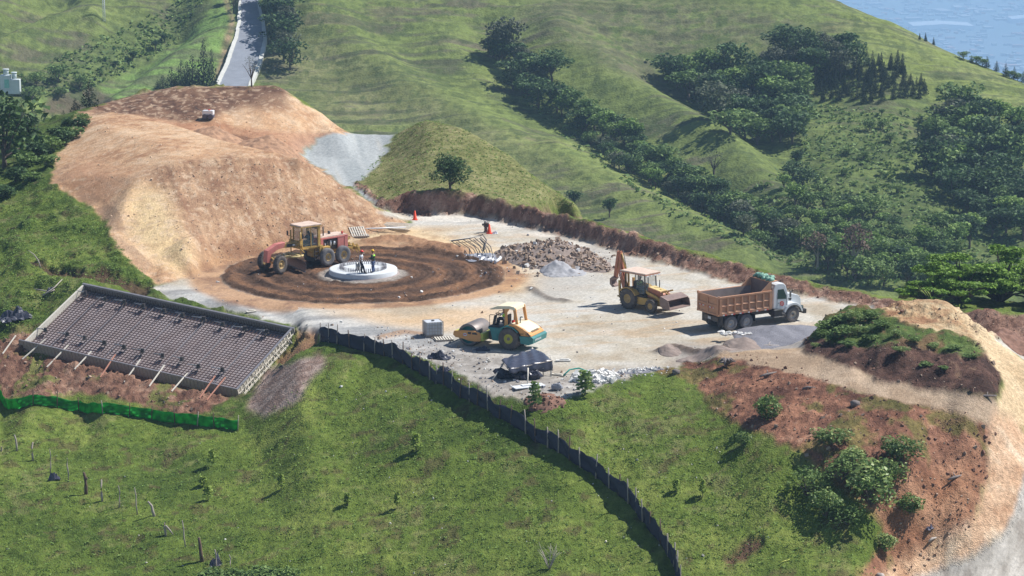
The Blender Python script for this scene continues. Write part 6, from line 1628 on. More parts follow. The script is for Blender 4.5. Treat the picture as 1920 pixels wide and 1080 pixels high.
heap('white_rubble', 1195, 697, 2.0, 1.4, .10, 'gravel', 'thin strip of small white stones along the grass edge', 'rubble', 11, [(0,0,1,.5),(.5,.3,1,.4),(-.5,-.3,1,.4)], lumps=.10, rocks=120, rock_mat='white_rock', rs=(.05,.16))
heap('soil_heap', 1022, 754, 1.5, 1.3, .22, 'clod', 'fresh red soil clods beside the thin sapling at the grass edge', 'heap', 12, [(0,0,1,.9)], lumps=.2, rocks=70, rock_mat='clod', rs=(.05,.14))
heap('soil_heap', 505, 280, 3.6, 4.6, 1.35, 'brown_earth', 'excavated brown earth pile beside the upper gravel road', 'heap', 13, [(0,0,1,.9),(.5,.1,.6,.5)], lumps=.2, ymin=225, ymax=262)
heap('soil_heap', 412, 256, 3.0, 3.6, .9, 'brown_earth', 'dark earth pile in the trench behind the orange cut', 'heap', 14, [(0,0,1,.9)], lumps=.2, ymin=222, ymax=262)
heap('soil_heap', 1905, 650, 2.2, 3.0, 1.0, 'clod', 'brown earth pile on the lower road at the right edge', 'heap', 16, [(0,0,1,.9)], lumps=.2, ymin=158, ymax=176)
# ---- conduits and sheets beside the rubble
q = MB(); rnd = random.Random(2); pc0 = at(878,470,185,205)
for k in range(6):
    a = PZ(846+k*11, 452-k*1.5, .12); b = PZ(880+k*9, 480+rnd.uniform(-3,3), .18); m_ = a.lerp(b,.5) + Vector((.3,0,.04))
    q.tube([a-pc0, m_-pc0, b-pc0], .035, 7)
q.tube([PZ(846,452,.25)-pc0, PZ(880,447,.3)-pc0, PZ(905,440,.3)-pc0, PZ(912,450,.2)-pc0, PZ(908,468,.15)-pc0], .05, 7)
tag(q.build('cable_conduits', M['pipe_black'], None, loc=xyz(pc0)), 'bundle of black flexible cable conduits curving out of the ground by the ring', 'conduits')
q = MB(); q.beam(PZ(842,451,.3)-pc0, PZ(900,443,.34)-pc0, .12, .04); tag(q.build('board', M['wood_pale'], None, loc=xyz(pc0)), 'long pale plank lying over the black conduits', 'board')
M['greytarp'] = mat('grey_plastic', (.20,.21,.25), .35, dust=((.5,.5,.52),.4))
sheet('plastic_scrap', at(903,484,180,205), 'greytarp', 'shiny grey plastic sheet spread between conduits and rubble', 'plastic sheet', 21, .5, (2.6,3.0), .35, .2, 12)
q = MB(); q.cyl((-.1,-.9,.12),(.35,.6,.18),.12,n=10); tag(q.build('pipe', M['pvc'], None, loc=xyz(at(931,491,180,205))), 'short thick white tube below the grey plastic sheet', 'pipe')
q = MB(); q.cyl((-.0,-.3,.10),(.1,.35,.12),.10,n=10); tag(q.build('pipe', M['pvc'], None, loc=xyz(at(922,492,180,205))), 'smaller white tube left of the thick white tube', 'pipe')
slab(985,487,(.6,.5,.06),.1,'white_rock','board','white flat piece on the near flank of the rubble heap','board')
q = MB(); q.tube([(-.9,-.3,.1),(-.5,.4,.3),(.1,.6,.35),(.8,.4,.15)], .05, 7); M['hose_teal'] = mat('teal_hose', (.02,.30,.24), .4)
tag(q.build('hose', M['hose_teal'], None, loc=xyz(at(1083,705,145,170))), 'teal green hose arched over the white rubble', 'hose')
q = MB(); q.blob((0,0,.22),(.30,.25,.24),2); q.blob((-.25,0,.18),(.15,.2,.2),4); tag(q.build('sack', M['greytarp'], None, loc=xyz(at(1045,733,140,165))), 'round grey sack at the grass edge near the sapling', 'sack')
# dead wood on the red slope
logs = [(1362,688,1.2,R(15),'grey upturned root stump on the crest of the red soil',1),(1440,708,1.5,R(40),'dark branch lying on the upper red soil slope',0),(1517,732,.8,R(5),'short grey log on the red slope',0),(1603,762,.5,R(5),'small grey log on the middle red slope',0),(1790,905,1.2,R(40),'flat grey log near the pale crest',0),(1750,1018,.9,R(45),'pale thin log near the lower road',0),(1850,742,1.3,R(12),'dark log on the track below the cut bank',0),(1440,652,1.5,R(5),'pale branch on the track edge in front of the gravel heap',0),(1650,1070,.4,R(30),'pale boulder like stump at the lower edge of the grass',0),(1268,703,.45,0,'small dark stump where grass meets red soil',0)]
for i, (u, v, L, rz, lb, st) in enumerate(logs):
    p = at(u, v, 128, 170); q = MB(); rnd = random.Random(i)
    if st:
        for k in range(11):
            a = k*.6; q.tube([(0,0,.15),(math.cos(a)*.3,math.sin(a)*.25,.35+rnd.uniform(-.1,.2)),(math.cos(a)*.6,math.sin(a)*.4,rnd.uniform(.0,.4))],[.14,.08,.02],6)
    else:
        q.tube([(-L/2,0,.05),(-L*.1,rnd.uniform(-.1,.1),.12),(L/2,0,.10)],[.06 if L>.5 else .2,.08 if L>.5 else .24,.04 if L>.5 else .15],7)
        if L > 1: q.tube([(0,0,.1),(.2,.3,.3)],[.04,.015],5)
    tag(q.build('stump' if st or L<.5 else 'log', M['log' if i not in (5,7,8) else 'pale_bark'], None, loc=xyz(p), rz=rz), lb, 'dead wood')
q = MB(); q.tube([(-.35,-.2,.03),(.1,.0,.05),(.4,.15,.04)],.03,5); tag(q.build('tape', M['lime'], None, loc=xyz(at(1470,1062,125,145)), rz=R(15)), 'yellow strip of tape lying in the grass near the lower edge', 'tape')
M['cut_rock'] = mat('cut_clod', (.40,.25,.16), .9, var=.2)
M['sand_rock'] = mat('sandy_stone', (.60,.45,.32), .9, var=.2)
# scattered clods and stones (ground litter)
def litter(name, label, zones, n, s0, s1, mats, kind='stuff', seed=4):
    rnd = random.Random(seed); q = MB()
    for poly, frac in zones:
        us = [a for a, b in poly]; vs_ = [b for a, b in poly]; c = 0; t_ = 0
        while c < n * frac and t_ < n * 30:
            t_ += 1; u = rnd.uniform(min(us), max(us)); v = rnd.uniform(min(vs_), max(vs_))
            if not inpoly(np.array([u]), np.array([v]), poly)[0]: continue
            c += 1; p = at(u, v, 115, 262); s = rnd.uniform(s0, s1) * (1 if rnd.random() < .85 else 2)
            q.box((p.x, p.y, p.z + s*.12), (s*rnd.uniform(.6,1.3), s*rnd.uniform(.6,1.3), s*rnd.uniform(.4,.8)), rot=(rnd.uniform(0,3),rnd.uniform(0,3),rnd.uniform(0,3)), mi=rnd.randrange(len(mats)), taper=(rnd.uniform(.5,1),rnd.uniform(.5,1)))
    return tag(q.build(name, [M[m] for m in mats]), label, 'stones' if 'stone' in name else 'clods', kind=kind)
litter('soil_clods', 'loose red brown clods on the soil slopes and berm', [(REDSLOPE,.40),(SLABSOIL,.22),(BERM,.28),(BANK,.10)], 2200, .04, .12, ['clod','clod','rock'])
litter('cut_face_stones', 'small stones and clods stuck in the orange cut face', [(SUB_FACE,.6),(ORANGE,.4)], 1300, .04, .085, ['sand_rock','sand_rock','cut_rock'], seed=16)
litter('yard_stones', 'small loose stones on the gravel yard', [(GC,.35),([(900,480),(1150,480),(1150,520),(900,520)],.15),([(700,610),(860,640),(850,690),(700,650)],.2),(PAD,.3)], 900, .04, .11, ['white_rock','rock','gravel'], seed=6)
litter('pasture_stones', 'small pale stones scattered over the grass', [([(0,830),(1250,830),(1250,1080),(0,1080)],.5),([(600,700),(850,760),(1000,850),(500,850)],.2),([(1000,780),(1400,850),(1500,1070),(1300,1070)],.3)], 110, .03, .08, ['white_rock','wood_pale'], seed=8)
# ================================================================== VEGETATION
TREES['broad_a'] = broad_meshes(1, kind='dark'); TREES['broad_b'] = broad_meshes(2, kind='mid', w=1.0); TREES['broad_c'] = broad_meshes(3, kind='violet', n=800, ls=.04, trunk=.22)
TREES['broad_d'] = broad_meshes(4, kind='light', w=.95); TREES['broad_e'] = broad_meshes(5, kind='dark', trunk=.15, nl=11, w=1.1); TREES['broad_f'] = broad_meshes(6, kind='mid', trunk=.15, nl=11, w=1.1)
TREES['broad_g'] = broad_meshes(16, kind='violet', trunk=.15, nl=11, w=1.1, n=1000)
TREES['red'] = broad_meshes(7, kind='red', trunk=.38, n=650, ls=.035, mt='pale_bark')
TREES['oak'] = broad_meshes(8, kind='dark', trunk=.34, w=1.15, n=1400, ls=.035, flat=.5)
TREES['lone'] = broad_meshes(9, kind='dark', trunk=.12, w=1.1, n=3800, ls=.028, nl=14)
TREES['bare'] = broad_meshes(10, kind='violet', trunk=.3, n=350, ls=.02, w=1.0)
TREES['conifer'] = conifer_meshes(1); TREES['conifer_b'] = conifer_meshes(2, 800, .26); TREES['conifer_c'] = conifer_meshes(3, 500, .30)
TREES['bush'] = bush_meshes(1, 1500, ls=.045); TREES['bush_b'] = bush_meshes(2, 1500, 'bush', ls=.04, nl=9); TREES['bush_twig'] = bush_meshes(3, 900, 'mid', ls=.035, nl=9); TREES['bush_dark'] = bush_meshes(4, 900, 'dark', ls=.06)
TREES['bush_green'] = bush_meshes(5, 700, 'mid', ls=.07)
def sap_meshes(seed, kind='lime', n=60):
    rnd = random.Random(seed); pts = []
    for k in range(n):
        z = rnd.uniform(.25, 1); r = .28 * (1.1 - z * .6) * rnd.random() ** .5; a = rnd.uniform(0, 6.28); pts.append((math.cos(a)*r, math.sin(a)*r, z))
    cm = leaf_mesh('foliage', pts, [.095*rnd.uniform(.6,1.3) for _ in pts], rnd, leafmat_=LM[kind])
    t = MB(); t.tube([(0,0,-.05),(.03,0,.5),(0,.02,.95)],[.02,.014,.006],5)
    me = bpy.data.meshes.new('stem'); me.from_pydata(t.v, [], t.f); me.materials.append(M['bark']); me.update(); return me, cm
TREES['sapling'] = sap_meshes(1, 'lime', 120); TREES['sapling_b'] = sap_meshes(2, 'bush', 160)
def pp(name, kind, u, v, wpx, hpx, label, cat='tree', group=None, ymin=0, ymax=1000):
    p = at(u, v, ymin, ymax)
    while p.y > 560 and v < 400: v += 1.5; p = at(u, v, ymin, ymax)
    s = 1 / px_m(p)
    tm, cm = TREES[kind]
    return plant(name, kind, (p.x, p.y, p.z - .02), hpx * s, wpx * s / .9, label, cat, group)
# near bushes
for kind, u, v, w_, h_, lb in [('bush',1440,786,66,62,'round glossy green bush on the upper red soil slope'),('bush',1393,840,36,38,'small round bush where the grass meets the red slope'),
    ('bush_b',1560,838,76,46,'low spreading bush on the red slope between the two round ones'),('bush_b',1692,862,80,66,'yellow green bush at the upper right of the bush thicket'),
    ('bush',1706,957,58,52,'round bush on red soil right of the thicket'),('bush',1658,1014,54,44,'lowest round bush beside the grass edge'),
    ('bush_twig',1512,930,84,78,'left most twiggy bush of the thicket'),('bush_twig',1575,915,90,72,'grey twiggy bush in the middle of the thicket'),('bush_b',1632,942,120,112,'largest dark bush of the thicket'),('bush_b',1660,905,80,70,'bright bush on the upper side of the thicket'),
    ('bush_b',1548,972,74,70,'dark bush at the lower left of the thicket'),('bush_twig',1590,990,84,50,'low twiggy bush at the foot of the thicket'),('bush_b',1600,875,70,44,'top bush of the thicket')]:
    pp('bush', kind, u, v, w_*1.0, h_*.88, lb, 'bush', 'bushes on the red soil slope', 125, 160)
for i, (kind, u, v, w_, h_, lb) in enumerate([('sapling_b',1003,770,34,52,'thin leafy sapling in front of the sheet stack'),('sapling_b',1097,743,44,46,'bushy sapling in front of the white rubble'),
    ('sapling',780,850,30,36,'pale sapling in mid pasture with a clear shadow'),('sapling',652,950,22,26,'small pale sapling in the lower middle pasture'),('sapling',745,955,20,34,'thin pale sapling right of the small one'),
    ('sapling',397,876,20,34,'pale sapling above a pair in the left pasture'),('sapling',381,912,22,20,'lower leafy sapling in the left pasture'),('sapling',390,938,26,28,'twin sapling at the lower left pasture'),('sapling',527,915,20,30,'faint sapling left of the middle pasture'),
    ('sapling',1268,926,22,26,'lime green sapling right of the black fence'),('sapling',1317,935,20,34,'slender sapling below the thicket left side'),('sapling',1478,925,14,20,'tiny sapling beside the thicket')]):
    pp('sapling', kind, u, v, w_*1.4, h_, lb, 'sapling', 'saplings in the pasture', 120, 165)
q = MB(); rnd = random.Random(31)
for k in range(9):
    a = rnd.uniform(0,6.28); q.tube([(0,0,-.05),(math.cos(a)*.35,math.sin(a)*.3,.7),(math.cos(a)*.7,math.sin(a)*.5,rnd.uniform(.9,1.5))],[.03,.02,.006],5)
    q.tube([(math.cos(a)*.35,math.sin(a)*.3,.7),(math.cos(a+.8)*.6,math.sin(a+.8)*.5,1.2)],[.015,.005],5)
tag(q.build('bare_shrub', M['pale_bark'], None, loc=xyz(at(1030,1078,120,140))), 'leafless pale twiggy shrub at the lower edge of the pasture', 'shrub')
for i, (u, w_) in enumerate(((395,60),(440,60),(490,70),(535,50))):
    pp('bush', 'bush_green', u, 1092, w_, 34, ['left most','second','third','right most'][i] + ' leafy bush top cut by the lower frame edge', 'bush', 'bushes along the lower frame edge', 110, 140)
# low scrub on the mound
mb_ = [(1550,620,50,40),(1575,605,46,36),(1600,600,50,40),(1630,600,44,32),(1580,630,54,40),(1610,628,48,32),(1560,640,40,28),(1650,615,44,30),(1680,628,36,22),(1635,640,44,22),(1715,640,32,18),(1750,652,38,18),(1790,655,40,18),(1820,668,36,20),(1690,660,40,20),(1735,685,34,18),(1540,632,34,34),(1530,650,24,20),(1590,650,40,22),(1770,690,26,14)]
for i, (u, v, w_, h_) in enumerate(mb_):
    pp('scrub_bush', ['bush_green','bush_green','bush_b'][i % 3], u, v+2, w_*.85, h_*.62, 'low scrub bush on the grassy mound above the dark cut bank', 'bush', 'scrub bushes on the grassy mound', 145, 163)
# upper left
pp('tree','broad_e',8,318,150,150,'big dark tree cut by the left frame edge above the pasture','tree',None,200,236)
pp('tree','broad_e',52,282,70,70,'smaller dark tree right of the big one at the left edge','tree',None,205,236)
lb_ = [(70,300,50,40),(95,290,50,36),(118,275,44,34),(135,262,40,30),(150,248,40,28),(80,275,40,30),(108,262,40,28),(50,320,50,40),(30,345,50,34),(90,318,40,26),(128,245,36,26),(155,232,30,20),(10,370,50,30),(60,340,40,24)]
for i, (u, v, w_, h_) in enumerate(lb_):
    pp('edge_bush', ['bush_dark','bush_green'][i % 2], u, v, w_*1.1, h_, 'leafy bush in the hedge strip along the left side of the orange cut', 'bush', 'hedge strip bushes', 195, 245)
for i, (u, v, w_, h_) in enumerate([(168,208,56,52),(142,222,40,40),(40,226,36,52),(62,226,34,58),(84,226,34,50),(20,226,40,50),(100,222,34,40),(120,212,30,34)]):
    pp('conifer_tree', 'conifer_c', u, v+6, w_, h_, ['pointed dark conifer in front of the earth heap' if i == 0 else 'dark conifer of the row behind the upper left bank'][0], 'conifer', None if i == 0 else 'conifers behind the upper left bank', 246, 420)
for i, (u, v, w_, h_) in enumerate([(383,168,34,86),(398,168,26,70),(362,168,40,60),(340,168,36,52),(322,168,34,42),(305,168,30,28),(352,166,30,48),(372,172,30,40),(330,172,30,32),(296,160,16,16)]):
    pp('conifer_tree', 'conifer_c', u, v+6, w_*1.5, h_*1.25, ['tallest conifer beside the tarred road' if i == 0 else 'dark conifer in the clump left of the tarred road'][0], 'conifer', None if i == 0 else 'conifers left of the tarred road', 300, 520)
RT = [('broad_e',540,128,60,62),('broad_c',528,112,60,64),('broad_a',532,96,66,66),('broad_e',520,82,64,66),('broad_g',532,70,60,64),('broad_a',516,60,66,66),('broad_e',528,48,62,64),('broad_a',512,40,62,62),('broad_c',524,30,60,60),('broad_e',506,24,60,58),('broad_a',518,14,60,56),('broad_e',500,8,60,56),('broad_a',514,2,56,50)]
for i, (kind, u, v, w_, h_) in enumerate(RT):
    pp('roadside_tree', kind, u + 4, v + 2, w_ * 1.15, h_, '%s tree from the near end of the dark row right of the tarred road' % (ordn + ['eleventh','twelfth','thirteenth'])[i], 'tree', 'trees along the right side of the tarred road', 345, 560)
pp('roadside_tree','broad_c',438,26,26,44,'grey tree at the top left side of the tarred road','tree',None,345,540)
pp('roadside_tree','broad_a',430,8,26,30,'small dark tree behind the grey one at the top of the tarred road','tree',None,345,540)
pp('bare_tree','bare',472,163,48,64,'leafless tree with forked trunk in front of the tarred road','tree',None,246,440)
pp('lone_tree','lone',845,354,82,76,'lone round dark tree on the dry grass spur above the berm','tree',None,214,240)
# far hillside trees
def far_tree(kind, u, v, w_, h_, lb, grp=None): return pp('hillside_tree', kind, u, v, w_*1.1, h_, lb, 'tree', grp, 262, 620)
far_tree('oak',1033,160,84,72,'umbrella shaped dark green tree with a clear trunk in the first gully')
far_tree('bare',1338,330,62,54,'twisted leafless tree alone on the light grass band')
far_tree('broad_g',955,112,66,80,'tall grey crowned tree at the top of the first gully')
far_tree('oak',1512,122,64,72,'tall dark tree at the head of the second gully')
far_tree('broad_b',1588,96,44,40,'green tree crown right of the head of the second gully')
far_tree('broad_a',1357,112,30,34,'small lone dark tree on the upper slope left of the second gully')
far_tree('red',1600,520,80,108,'tall rusty brown tree with a bare pale trunk behind the berm')
far_tree('red',1532,505,66,76,'dark rusty leaved tree left of the tall one behind the berm')
far_tree('broad_a',1495,318,36,40,'small dark double tree on the scrubby slope')
rnd = random.Random(77)
def line_trees(line, n, off, w0, w1, kinds, label, grp, asp=.85):
    L = [math.hypot(b[0]-a[0], b[1]-a[1]) for a, b in zip(line[:-1], line[1:])]; T = sum(L)
    for k in range(n):
        d = T * (k + .5) / n + rnd.uniform(-8, 8); d = min(max(d, 0), T-1); i = 0
        while d > L[i]: d -= L[i]; i += 1
        a, b = line[i], line[i+1]; t = d / L[i]; w_ = rnd.uniform(w0, w1)
        pp('hillside_tree', rnd.choice(kinds), a[0]+(b[0]-a[0])*t+rnd.uniform(-off,off), a[1]+(b[1]-a[1])*t+rnd.uniform(-off,off)*.6, w_*1.1, w_*asp*rnd.uniform(.8,1.2), label, 'tree', grp, 262, 620)
def fill_trees(poly, n, w0, w1, kinds, label, grp, asp=.85, name='hillside_tree'):
    us = [p[0] for p in poly]; vs_ = [p[1] for p in poly]; c = 0; pts = []
    while c < n:
        best = None
        for _ in range(6):
            for _ in range(60):
                u, v = rnd.uniform(min(us), max(us)), rnd.uniform(min(vs_), max(vs_))
                if inpoly(np.array([u]), np.array([v]), poly)[0]: break
            d = min([math.hypot(u-a, v-b) for a, b in pts] or [1e9])
            if best is None or d > best[0]: best = (d, u, v)
        _, u, v = best; pts.append((u, v)); c += 1; w_ = rnd.uniform(w0, w1)
        pp(name, rnd.choice(kinds), u, v, w_*1.1, w_*asp*rnd.uniform(.8,1.2), label, 'conifer' if 'conifer' in name else 'tree', grp, 262, 620)
MIX = ['broad_a','broad_b','broad_e','broad_f','broad_d','broad_a','broad_e','broad_b','broad_g']
line_trees([(920,92),(950,118),(990,138),(1020,165)], 16, 12, 40, 66, ['broad_a','broad_c','broad_f','broad_g'], 'dark tree in the upper clump of the first gully', 'upper clump of the first gully')
line_trees([(970,178),(1030,205),(1080,228),(1120,255),(1170,275),(1210,305),(1260,335),(1310,365),(1370,405),(1440,440),(1500,470)], 60, 13, 42, 66, MIX, 'tree in the long diagonal row down the first gully', 'long row of the first gully')
line_trees([(1110,275),(1160,310),(1220,345),(1290,385),(1370,425),(1440,465)], 24, 9, 32, 48, MIX, 'tree on the lower flank of the first gully row', 'lower flank of the first gully')
fill_trees([(1250,150),(1300,140),(1400,150),(1480,170),(1515,205),(1500,250),(1485,278),(1430,280),(1370,255),(1320,220),(1260,185)], 52, 50, 80, MIX, 'tree in the dense grove of the second gully', 'grove of the second gully')
fill_trees([(1470,90),(1540,100),(1610,110),(1625,150),(1560,160),(1500,150),(1450,130)], 13, 50, 72, ['broad_a','broad_c','broad_e','broad_g'], 'dark tree around the head of the second gully', 'head of the second gully')
fill_trees([(1520,165),(1560,130),(1640,120),(1690,140),(1738,168),(1735,190),(1650,196),(1540,192)], 80, 15, 21, ['conifer_b','conifer_c'], 'small conifer in the plantation block on the upper hillside', 'conifer plantation', 1.7, 'conifer_tree')
fill_trees([(1600,140),(1680,125),(1700,150),(1620,160)], 8, 20, 25, ['conifer_b'], 'taller conifer at the upper edge of the plantation block', 'taller conifers of the plantation', 1.9, 'conifer_tree')
fill_trees([(1750,255),(1800,225),(1860,235),(1930,262),(1930,470),(1850,440),(1790,400),(1745,350)], 52, 52, 84, MIX, 'tree in the dark grove on the right hillside', 'right hillside grove')
fill_trees([(1450,340),(1500,330),(1560,380),(1640,400),(1700,440),(1700,500),(1620,500),(1540,470),(1500,430)], 34, 34, 58, ['broad_b','broad_d','broad_f','broad_e'], 'bushy green tree on the scrubby valley side', 'scrubby valley side trees')
fill_trees([(1500,490),(1560,490),(1640,500),(1740,470),(1790,440),(1840,450),(1760,560),(1680,545),(1600,530)], 30, 44, 70, ['broad_b','broad_d','broad_f','broad_a'], 'leafy tree in the valley just behind the berm', 'trees behind the berm')
fill_trees([(1060,385),(1140,398),(1150,410),(1090,400)], 2, 34, 44, ['broad_a','broad_b'], 'small bush like tree below the spur behind the berm', 'small trees below the spur')
fill_trees([(1180,110),(1320,130),(1240,135)], 6, 10, 18, ['broad_b','broad_d'], 'tiny shrub on the upper grass slope', 'tiny shrubs of the upper slope')
fill_trees([(1640,210),(1740,230),(1740,400),(1560,330)], 16, 12, 26, ['broad_b','broad_f'], 'small shrub on the scrubby right slope', 'shrubs of the right slope')
# 
fill_trees([(60,150),(160,150),(140,185),(60,185)], 5, 24, 40, ['broad_a','broad_f'], 'dark shrub on the slope behind the white tanks', 'shrubs behind the white tanks')
fill_trees([(200,125),(300,90),(330,60),(260,110)], 4, 16, 28, ['broad_a'], 'dark shrub on the furrowed far left slope', 'shrubs of the far left slope')
for i, (u, v, h_) in enumerate([(1724,78,14),(1735,79,18),(1750,88,16)]):
    pp('conifer_tree','conifer_b',u,v+3,h_*.62,h_,['left','middle','right'][i]+' of three small conifers on the hill skyline','conifer','three skyline conifers',262,620)
for i, (u, v, h_) in enumerate([(1850,125,24),(1868,130,22),(1885,138,28),(1901,146,26),(1821,112,14),(1918,155,24)]):
    pp('conifer_tree','conifer_c',u,v+3,h_*.85,h_,'dark conifer in the row on the skyline at the right edge','conifer','right skyline conifers',262,620)
for i, (u, v) in enumerate([(1806,108),(1830,120),(1842,126),(1892,148),(1908,152)]):
    pp('hillside_tree','broad_f',u,v+4,24,16,'low round shrub among the skyline conifers','tree','skyline shrubs',262,620)
# umbrella tree behind the right berm: wide layered crown
def umbrella(seed):
    rnd = random.Random(seed); lobes = []
    for k in range(34):
        a = rnd.uniform(0, 6.28); r = rnd.random() ** .6 * .62; z = .42 + .50 * rnd.random() * (1 - (r / .62) ** 2 * .65) + .02
        lobes.append((math.cos(a)*r, math.sin(a)*r, z, rnd.uniform(.10,.17), rnd.uniform(.10,.17), rnd.uniform(.028,.05)))
    pts = crown_pts(rnd, lobes, 9000, .3)
    cm = leaf_mesh('crown', pts, [.024*rnd.uniform(.5,1.4) for _ in pts], rnd, .9, LM['umbrella'])
    t = MB(); t.tube([(0,0,-.3),(.02,0,.1),(.01,.01,.35)],[.04,.034,.028],8)
    for l in lobes: t.tube([(0,0,.22),(l[0]*.45,l[1]*.45,.22+(l[2]-.22)*.6),(l[0],l[1],l[2]-.01)],[.018,.012,.004],5)
    me = bpy.data.meshes.new('trunk'); me.from_pydata(t.v, [], t.f); me.polygons.foreach_set('use_smooth',[True]*len(t.f)); me.materials.append(M['bark']); me.update(); return me, cm
TREES['umb_a'] = umbrella(1); TREES['umb_b'] = umbrella(2)
for i, (kind, u, d, w_, top, lb) in enumerate([('umb_a',1800,181,6.2,470,'wide flat crowned bright green tree nearest the mound'),('umb_b',1875,184,6.4,462,'wide flat crowned bright green tree at the right edge'),('umb_a',1950,182,6.6,478,'wide flat crowned tree cut by the right frame edge'),('umb_b',1752,178,3.0,515,'low spreading tree at the left side of the flat crowned trees')]):
    k = ray(u, 560); x = k.x / k.y * d; zt_ = PD(u, top, d).z; zb_ = min(hz(x, d), PD(u, 600, d).z)
    plant('umbrella_tree', kind, (x, d, zb_), (zt_ - zb_) / .93, w_ * (1.0 if i < 3 else 1.3), lb, 'tree', 'flat crowned trees behind the right berm')
# ------------------------------------------------------------------ scattered leaf-size cover
def cover(name, label, zones, n, s0, s1, kind, ymin, ymax, seed, aspect=.5, up=.6, hgt=.5):
    rg = np.random.default_rng(seed); P = []; S = []
    for poly, frac in zones:
        us = [a for a, b in poly]; vs_ = [b for a, b in poly]; k = int(n * frac)
        u = rg.uniform(min(us), max(us), k * 4); v = rg.uniform(min(vs_), max(vs_), k * 4)
        ok = inpoly(u, v, poly); u = u[ok][:k]; v = v[ok][:k]
        for a, b in zip(u, v):
            p = at(a, b, ymin, ymax)
            for _ in range(3):
                s = rg.uniform(s0, s1); P.append((p.x + rg.normal() * s * .7, p.y + rg.normal() * s * .7, p.z + s * hgt * rg.uniform(.2, 1.1))); S.append(s)
    me = leaf_mesh(name, P, S, random.Random(seed), up, LM[kind], aspect=aspect)
    return tag(link(name, me), label, 'ground cover', kind='stuff')
cover('hill_scrub', 'dark low scrub covering the far hillsides', [([(1500,200),(1740,210),(1920,250),(1920,560),(1600,540),(1420,480),(1400,360),(1490,300)],.55),([(940,150),(1060,190),(1300,330),(1520,480),(1480,500),(1250,400),(1080,280)],.2),(DK1,.15),([(1240,110),(1500,110),(1640,150),(1520,230),(1300,200)],.1)], 4500, .22, .55, 'mid', 262, 600, 1)
cover('pasture_weeds', 'small weeds and tufts in the pasture grass', [([(0,780),(450,810),(620,680),(960,800),(1250,1080),(0,1080)],.5),([(1000,780),(1250,710),(1300,780),(1640,960),(1640,1080),(1290,1080),(1200,960)],.2),([(0,330),(100,350),(200,430),(290,540),(160,530),(50,620),(0,640)],.3)], 9000, .035, .11, 'light', 115, 240, 3, .35, .4, .8)
cover('spur_grass', 'dry grass tufts on the spur beside the upper road', [(SPUR,1)], 1400, .05, .12, 'light', 212, 255, 4)
# ================================================================== FAR ROAD, TANKS, MAST, VALLEY
def strip(name, cl, cr, off0, off1, matn, lift, kind=None, parent=None, top=0):
    q = MB(); vs = []; n = 0; prev = None
    L_ = []
    for (a, b) in zip(zip(cl[:-1], cr[:-1]), zip(cl[1:], cr[1:])):
        for k in range(24): t = k / 24; L_.append((a[0][0]+(b[0][0]-a[0][0])*t, a[1][0]+(b[1][0]-a[1][0])*t, a[0][1]+(b[0][1]-a[0][1])*t))
    for ul, ur, v in L_:
        w_ = ur - ul; p = at(ul + w_*off0, v, 300, 520); r = at(ul + w_*off1, v, 300, 520)
        m = at((ul+ur)/2, v, 300, 520); z = m.z + lift
        vs += [(p.x, m.y, z - .8), (p.x, m.y, z), (r.x, m.y, z), (r.x, m.y, z - .8)]; n += 1
    zs_ = [v[2] for v in vs[1::4]]; sm_ = [np.mean(zs_[max(0,i-8):i+9]) for i in range(n)]
    ys_ = [v[1] for v in vs[1::4]]; ysm = [np.mean(ys_[max(0,i-3):i+4]) for i in range(n)]
    vs = [(v[0], ysm[i//4], sm_[i//4] - (.8 if i % 4 in (0,3) else 0)) for i, v in enumerate(vs)]
    q.add(vs, [(4*i+j, 4*i+j+1, 4*i+4+j+1, 4*i+4+j) for i in range(n-1) for j in range(3)], 0, False)
    return tag(q.build(name, M[matn], parent), kind=kind)
RL = [(404,185),(408,166),(425,130),(440,80),(446,45),(449,20),(452,-20)]
RRr = [(476,185),(474,166),(488,120),(499,80),(496,45),(488,20),(480,-20)]
RRr = [(x, y2) for (x, _), (_, y2) in zip([(468,0),(472,0),(488,0),(500,0),(496,0),(486,0),(478,0)], RL)]
strip('tarred_road', RL, RRr, .09, .91, 'asphalt', .8, 'structure')
strip('road_gutter', RL, RRr, -.03, .088, 'kerb', .95, 'structure'); strip('road_gutter', RL, RRr, .912, 1.03, 'kerb', .95, 'structure')
p = at(18, 178, 262, 600); p.y += 0; s = 1 / px_m(p)
e = empty('storage_tanks', xyz(p), 0, 'pair of joined white storage tanks with round top vents at the far left', 'tank')
q = MB(); q.box((-6*s,0,20*s),(20*s,14*s,36*s)); q.build('tank_body', M['tank_white'], e, bevel=.3*s*5)
q = MB(); q.box((12*s,0,16*s),(18*s,14*s,28*s)); q.build('tank_body', M['tank_white'], e, bevel=.3*s*5)
q = MB(); q.cyl((-5*s,0,38*s),(-5*s,0,48*s),5*s); q.cyl((-5*s,0,47*s),(-5*s,0,49*s),6*s); q.cyl((10*s,0,30*s),(10*s,0,42*s),4.5*s); q.cyl((10*s,0,41*s),(10*s,0,43*s),5.5*s); q.build('vent', M['tank_white'], e)
q = MB(); q.box((-3*s,-7.2*s,22*s),(9*s,.4*s,16*s)); q.build('green_stripe', mat('mint_paint',(.25,.55,.48),.6), e)
p = at(195, 27, 262, 600); s = 1 / px_m(p)
q = MB()
for x, y in ((-2,-2),(2,-2),(2,2),(-2,2)): q.cyl((x*s,y*s,-2*s),(x*.6*s,y*.6*s,60*s),.35*s,n=5)
for k in range(14):
    z = 4*k*s
    for (a,b),(c,d) in (((-2,-2),(2,-2)),((2,-2),(2,2)),((2,2),(-2,2)),((-2,2),(-2,-2))): q.beam((a*s,b*s,z),(c*.95*s,d*.95*s,z+4*s),.3*s,.3*s)
tag(q.build('lattice_mast', M['white'], None, loc=xyz(p)), 'white lattice mast base on the far left slope at the top edge', 'mast')
p = at(105, 205, 262, 420)
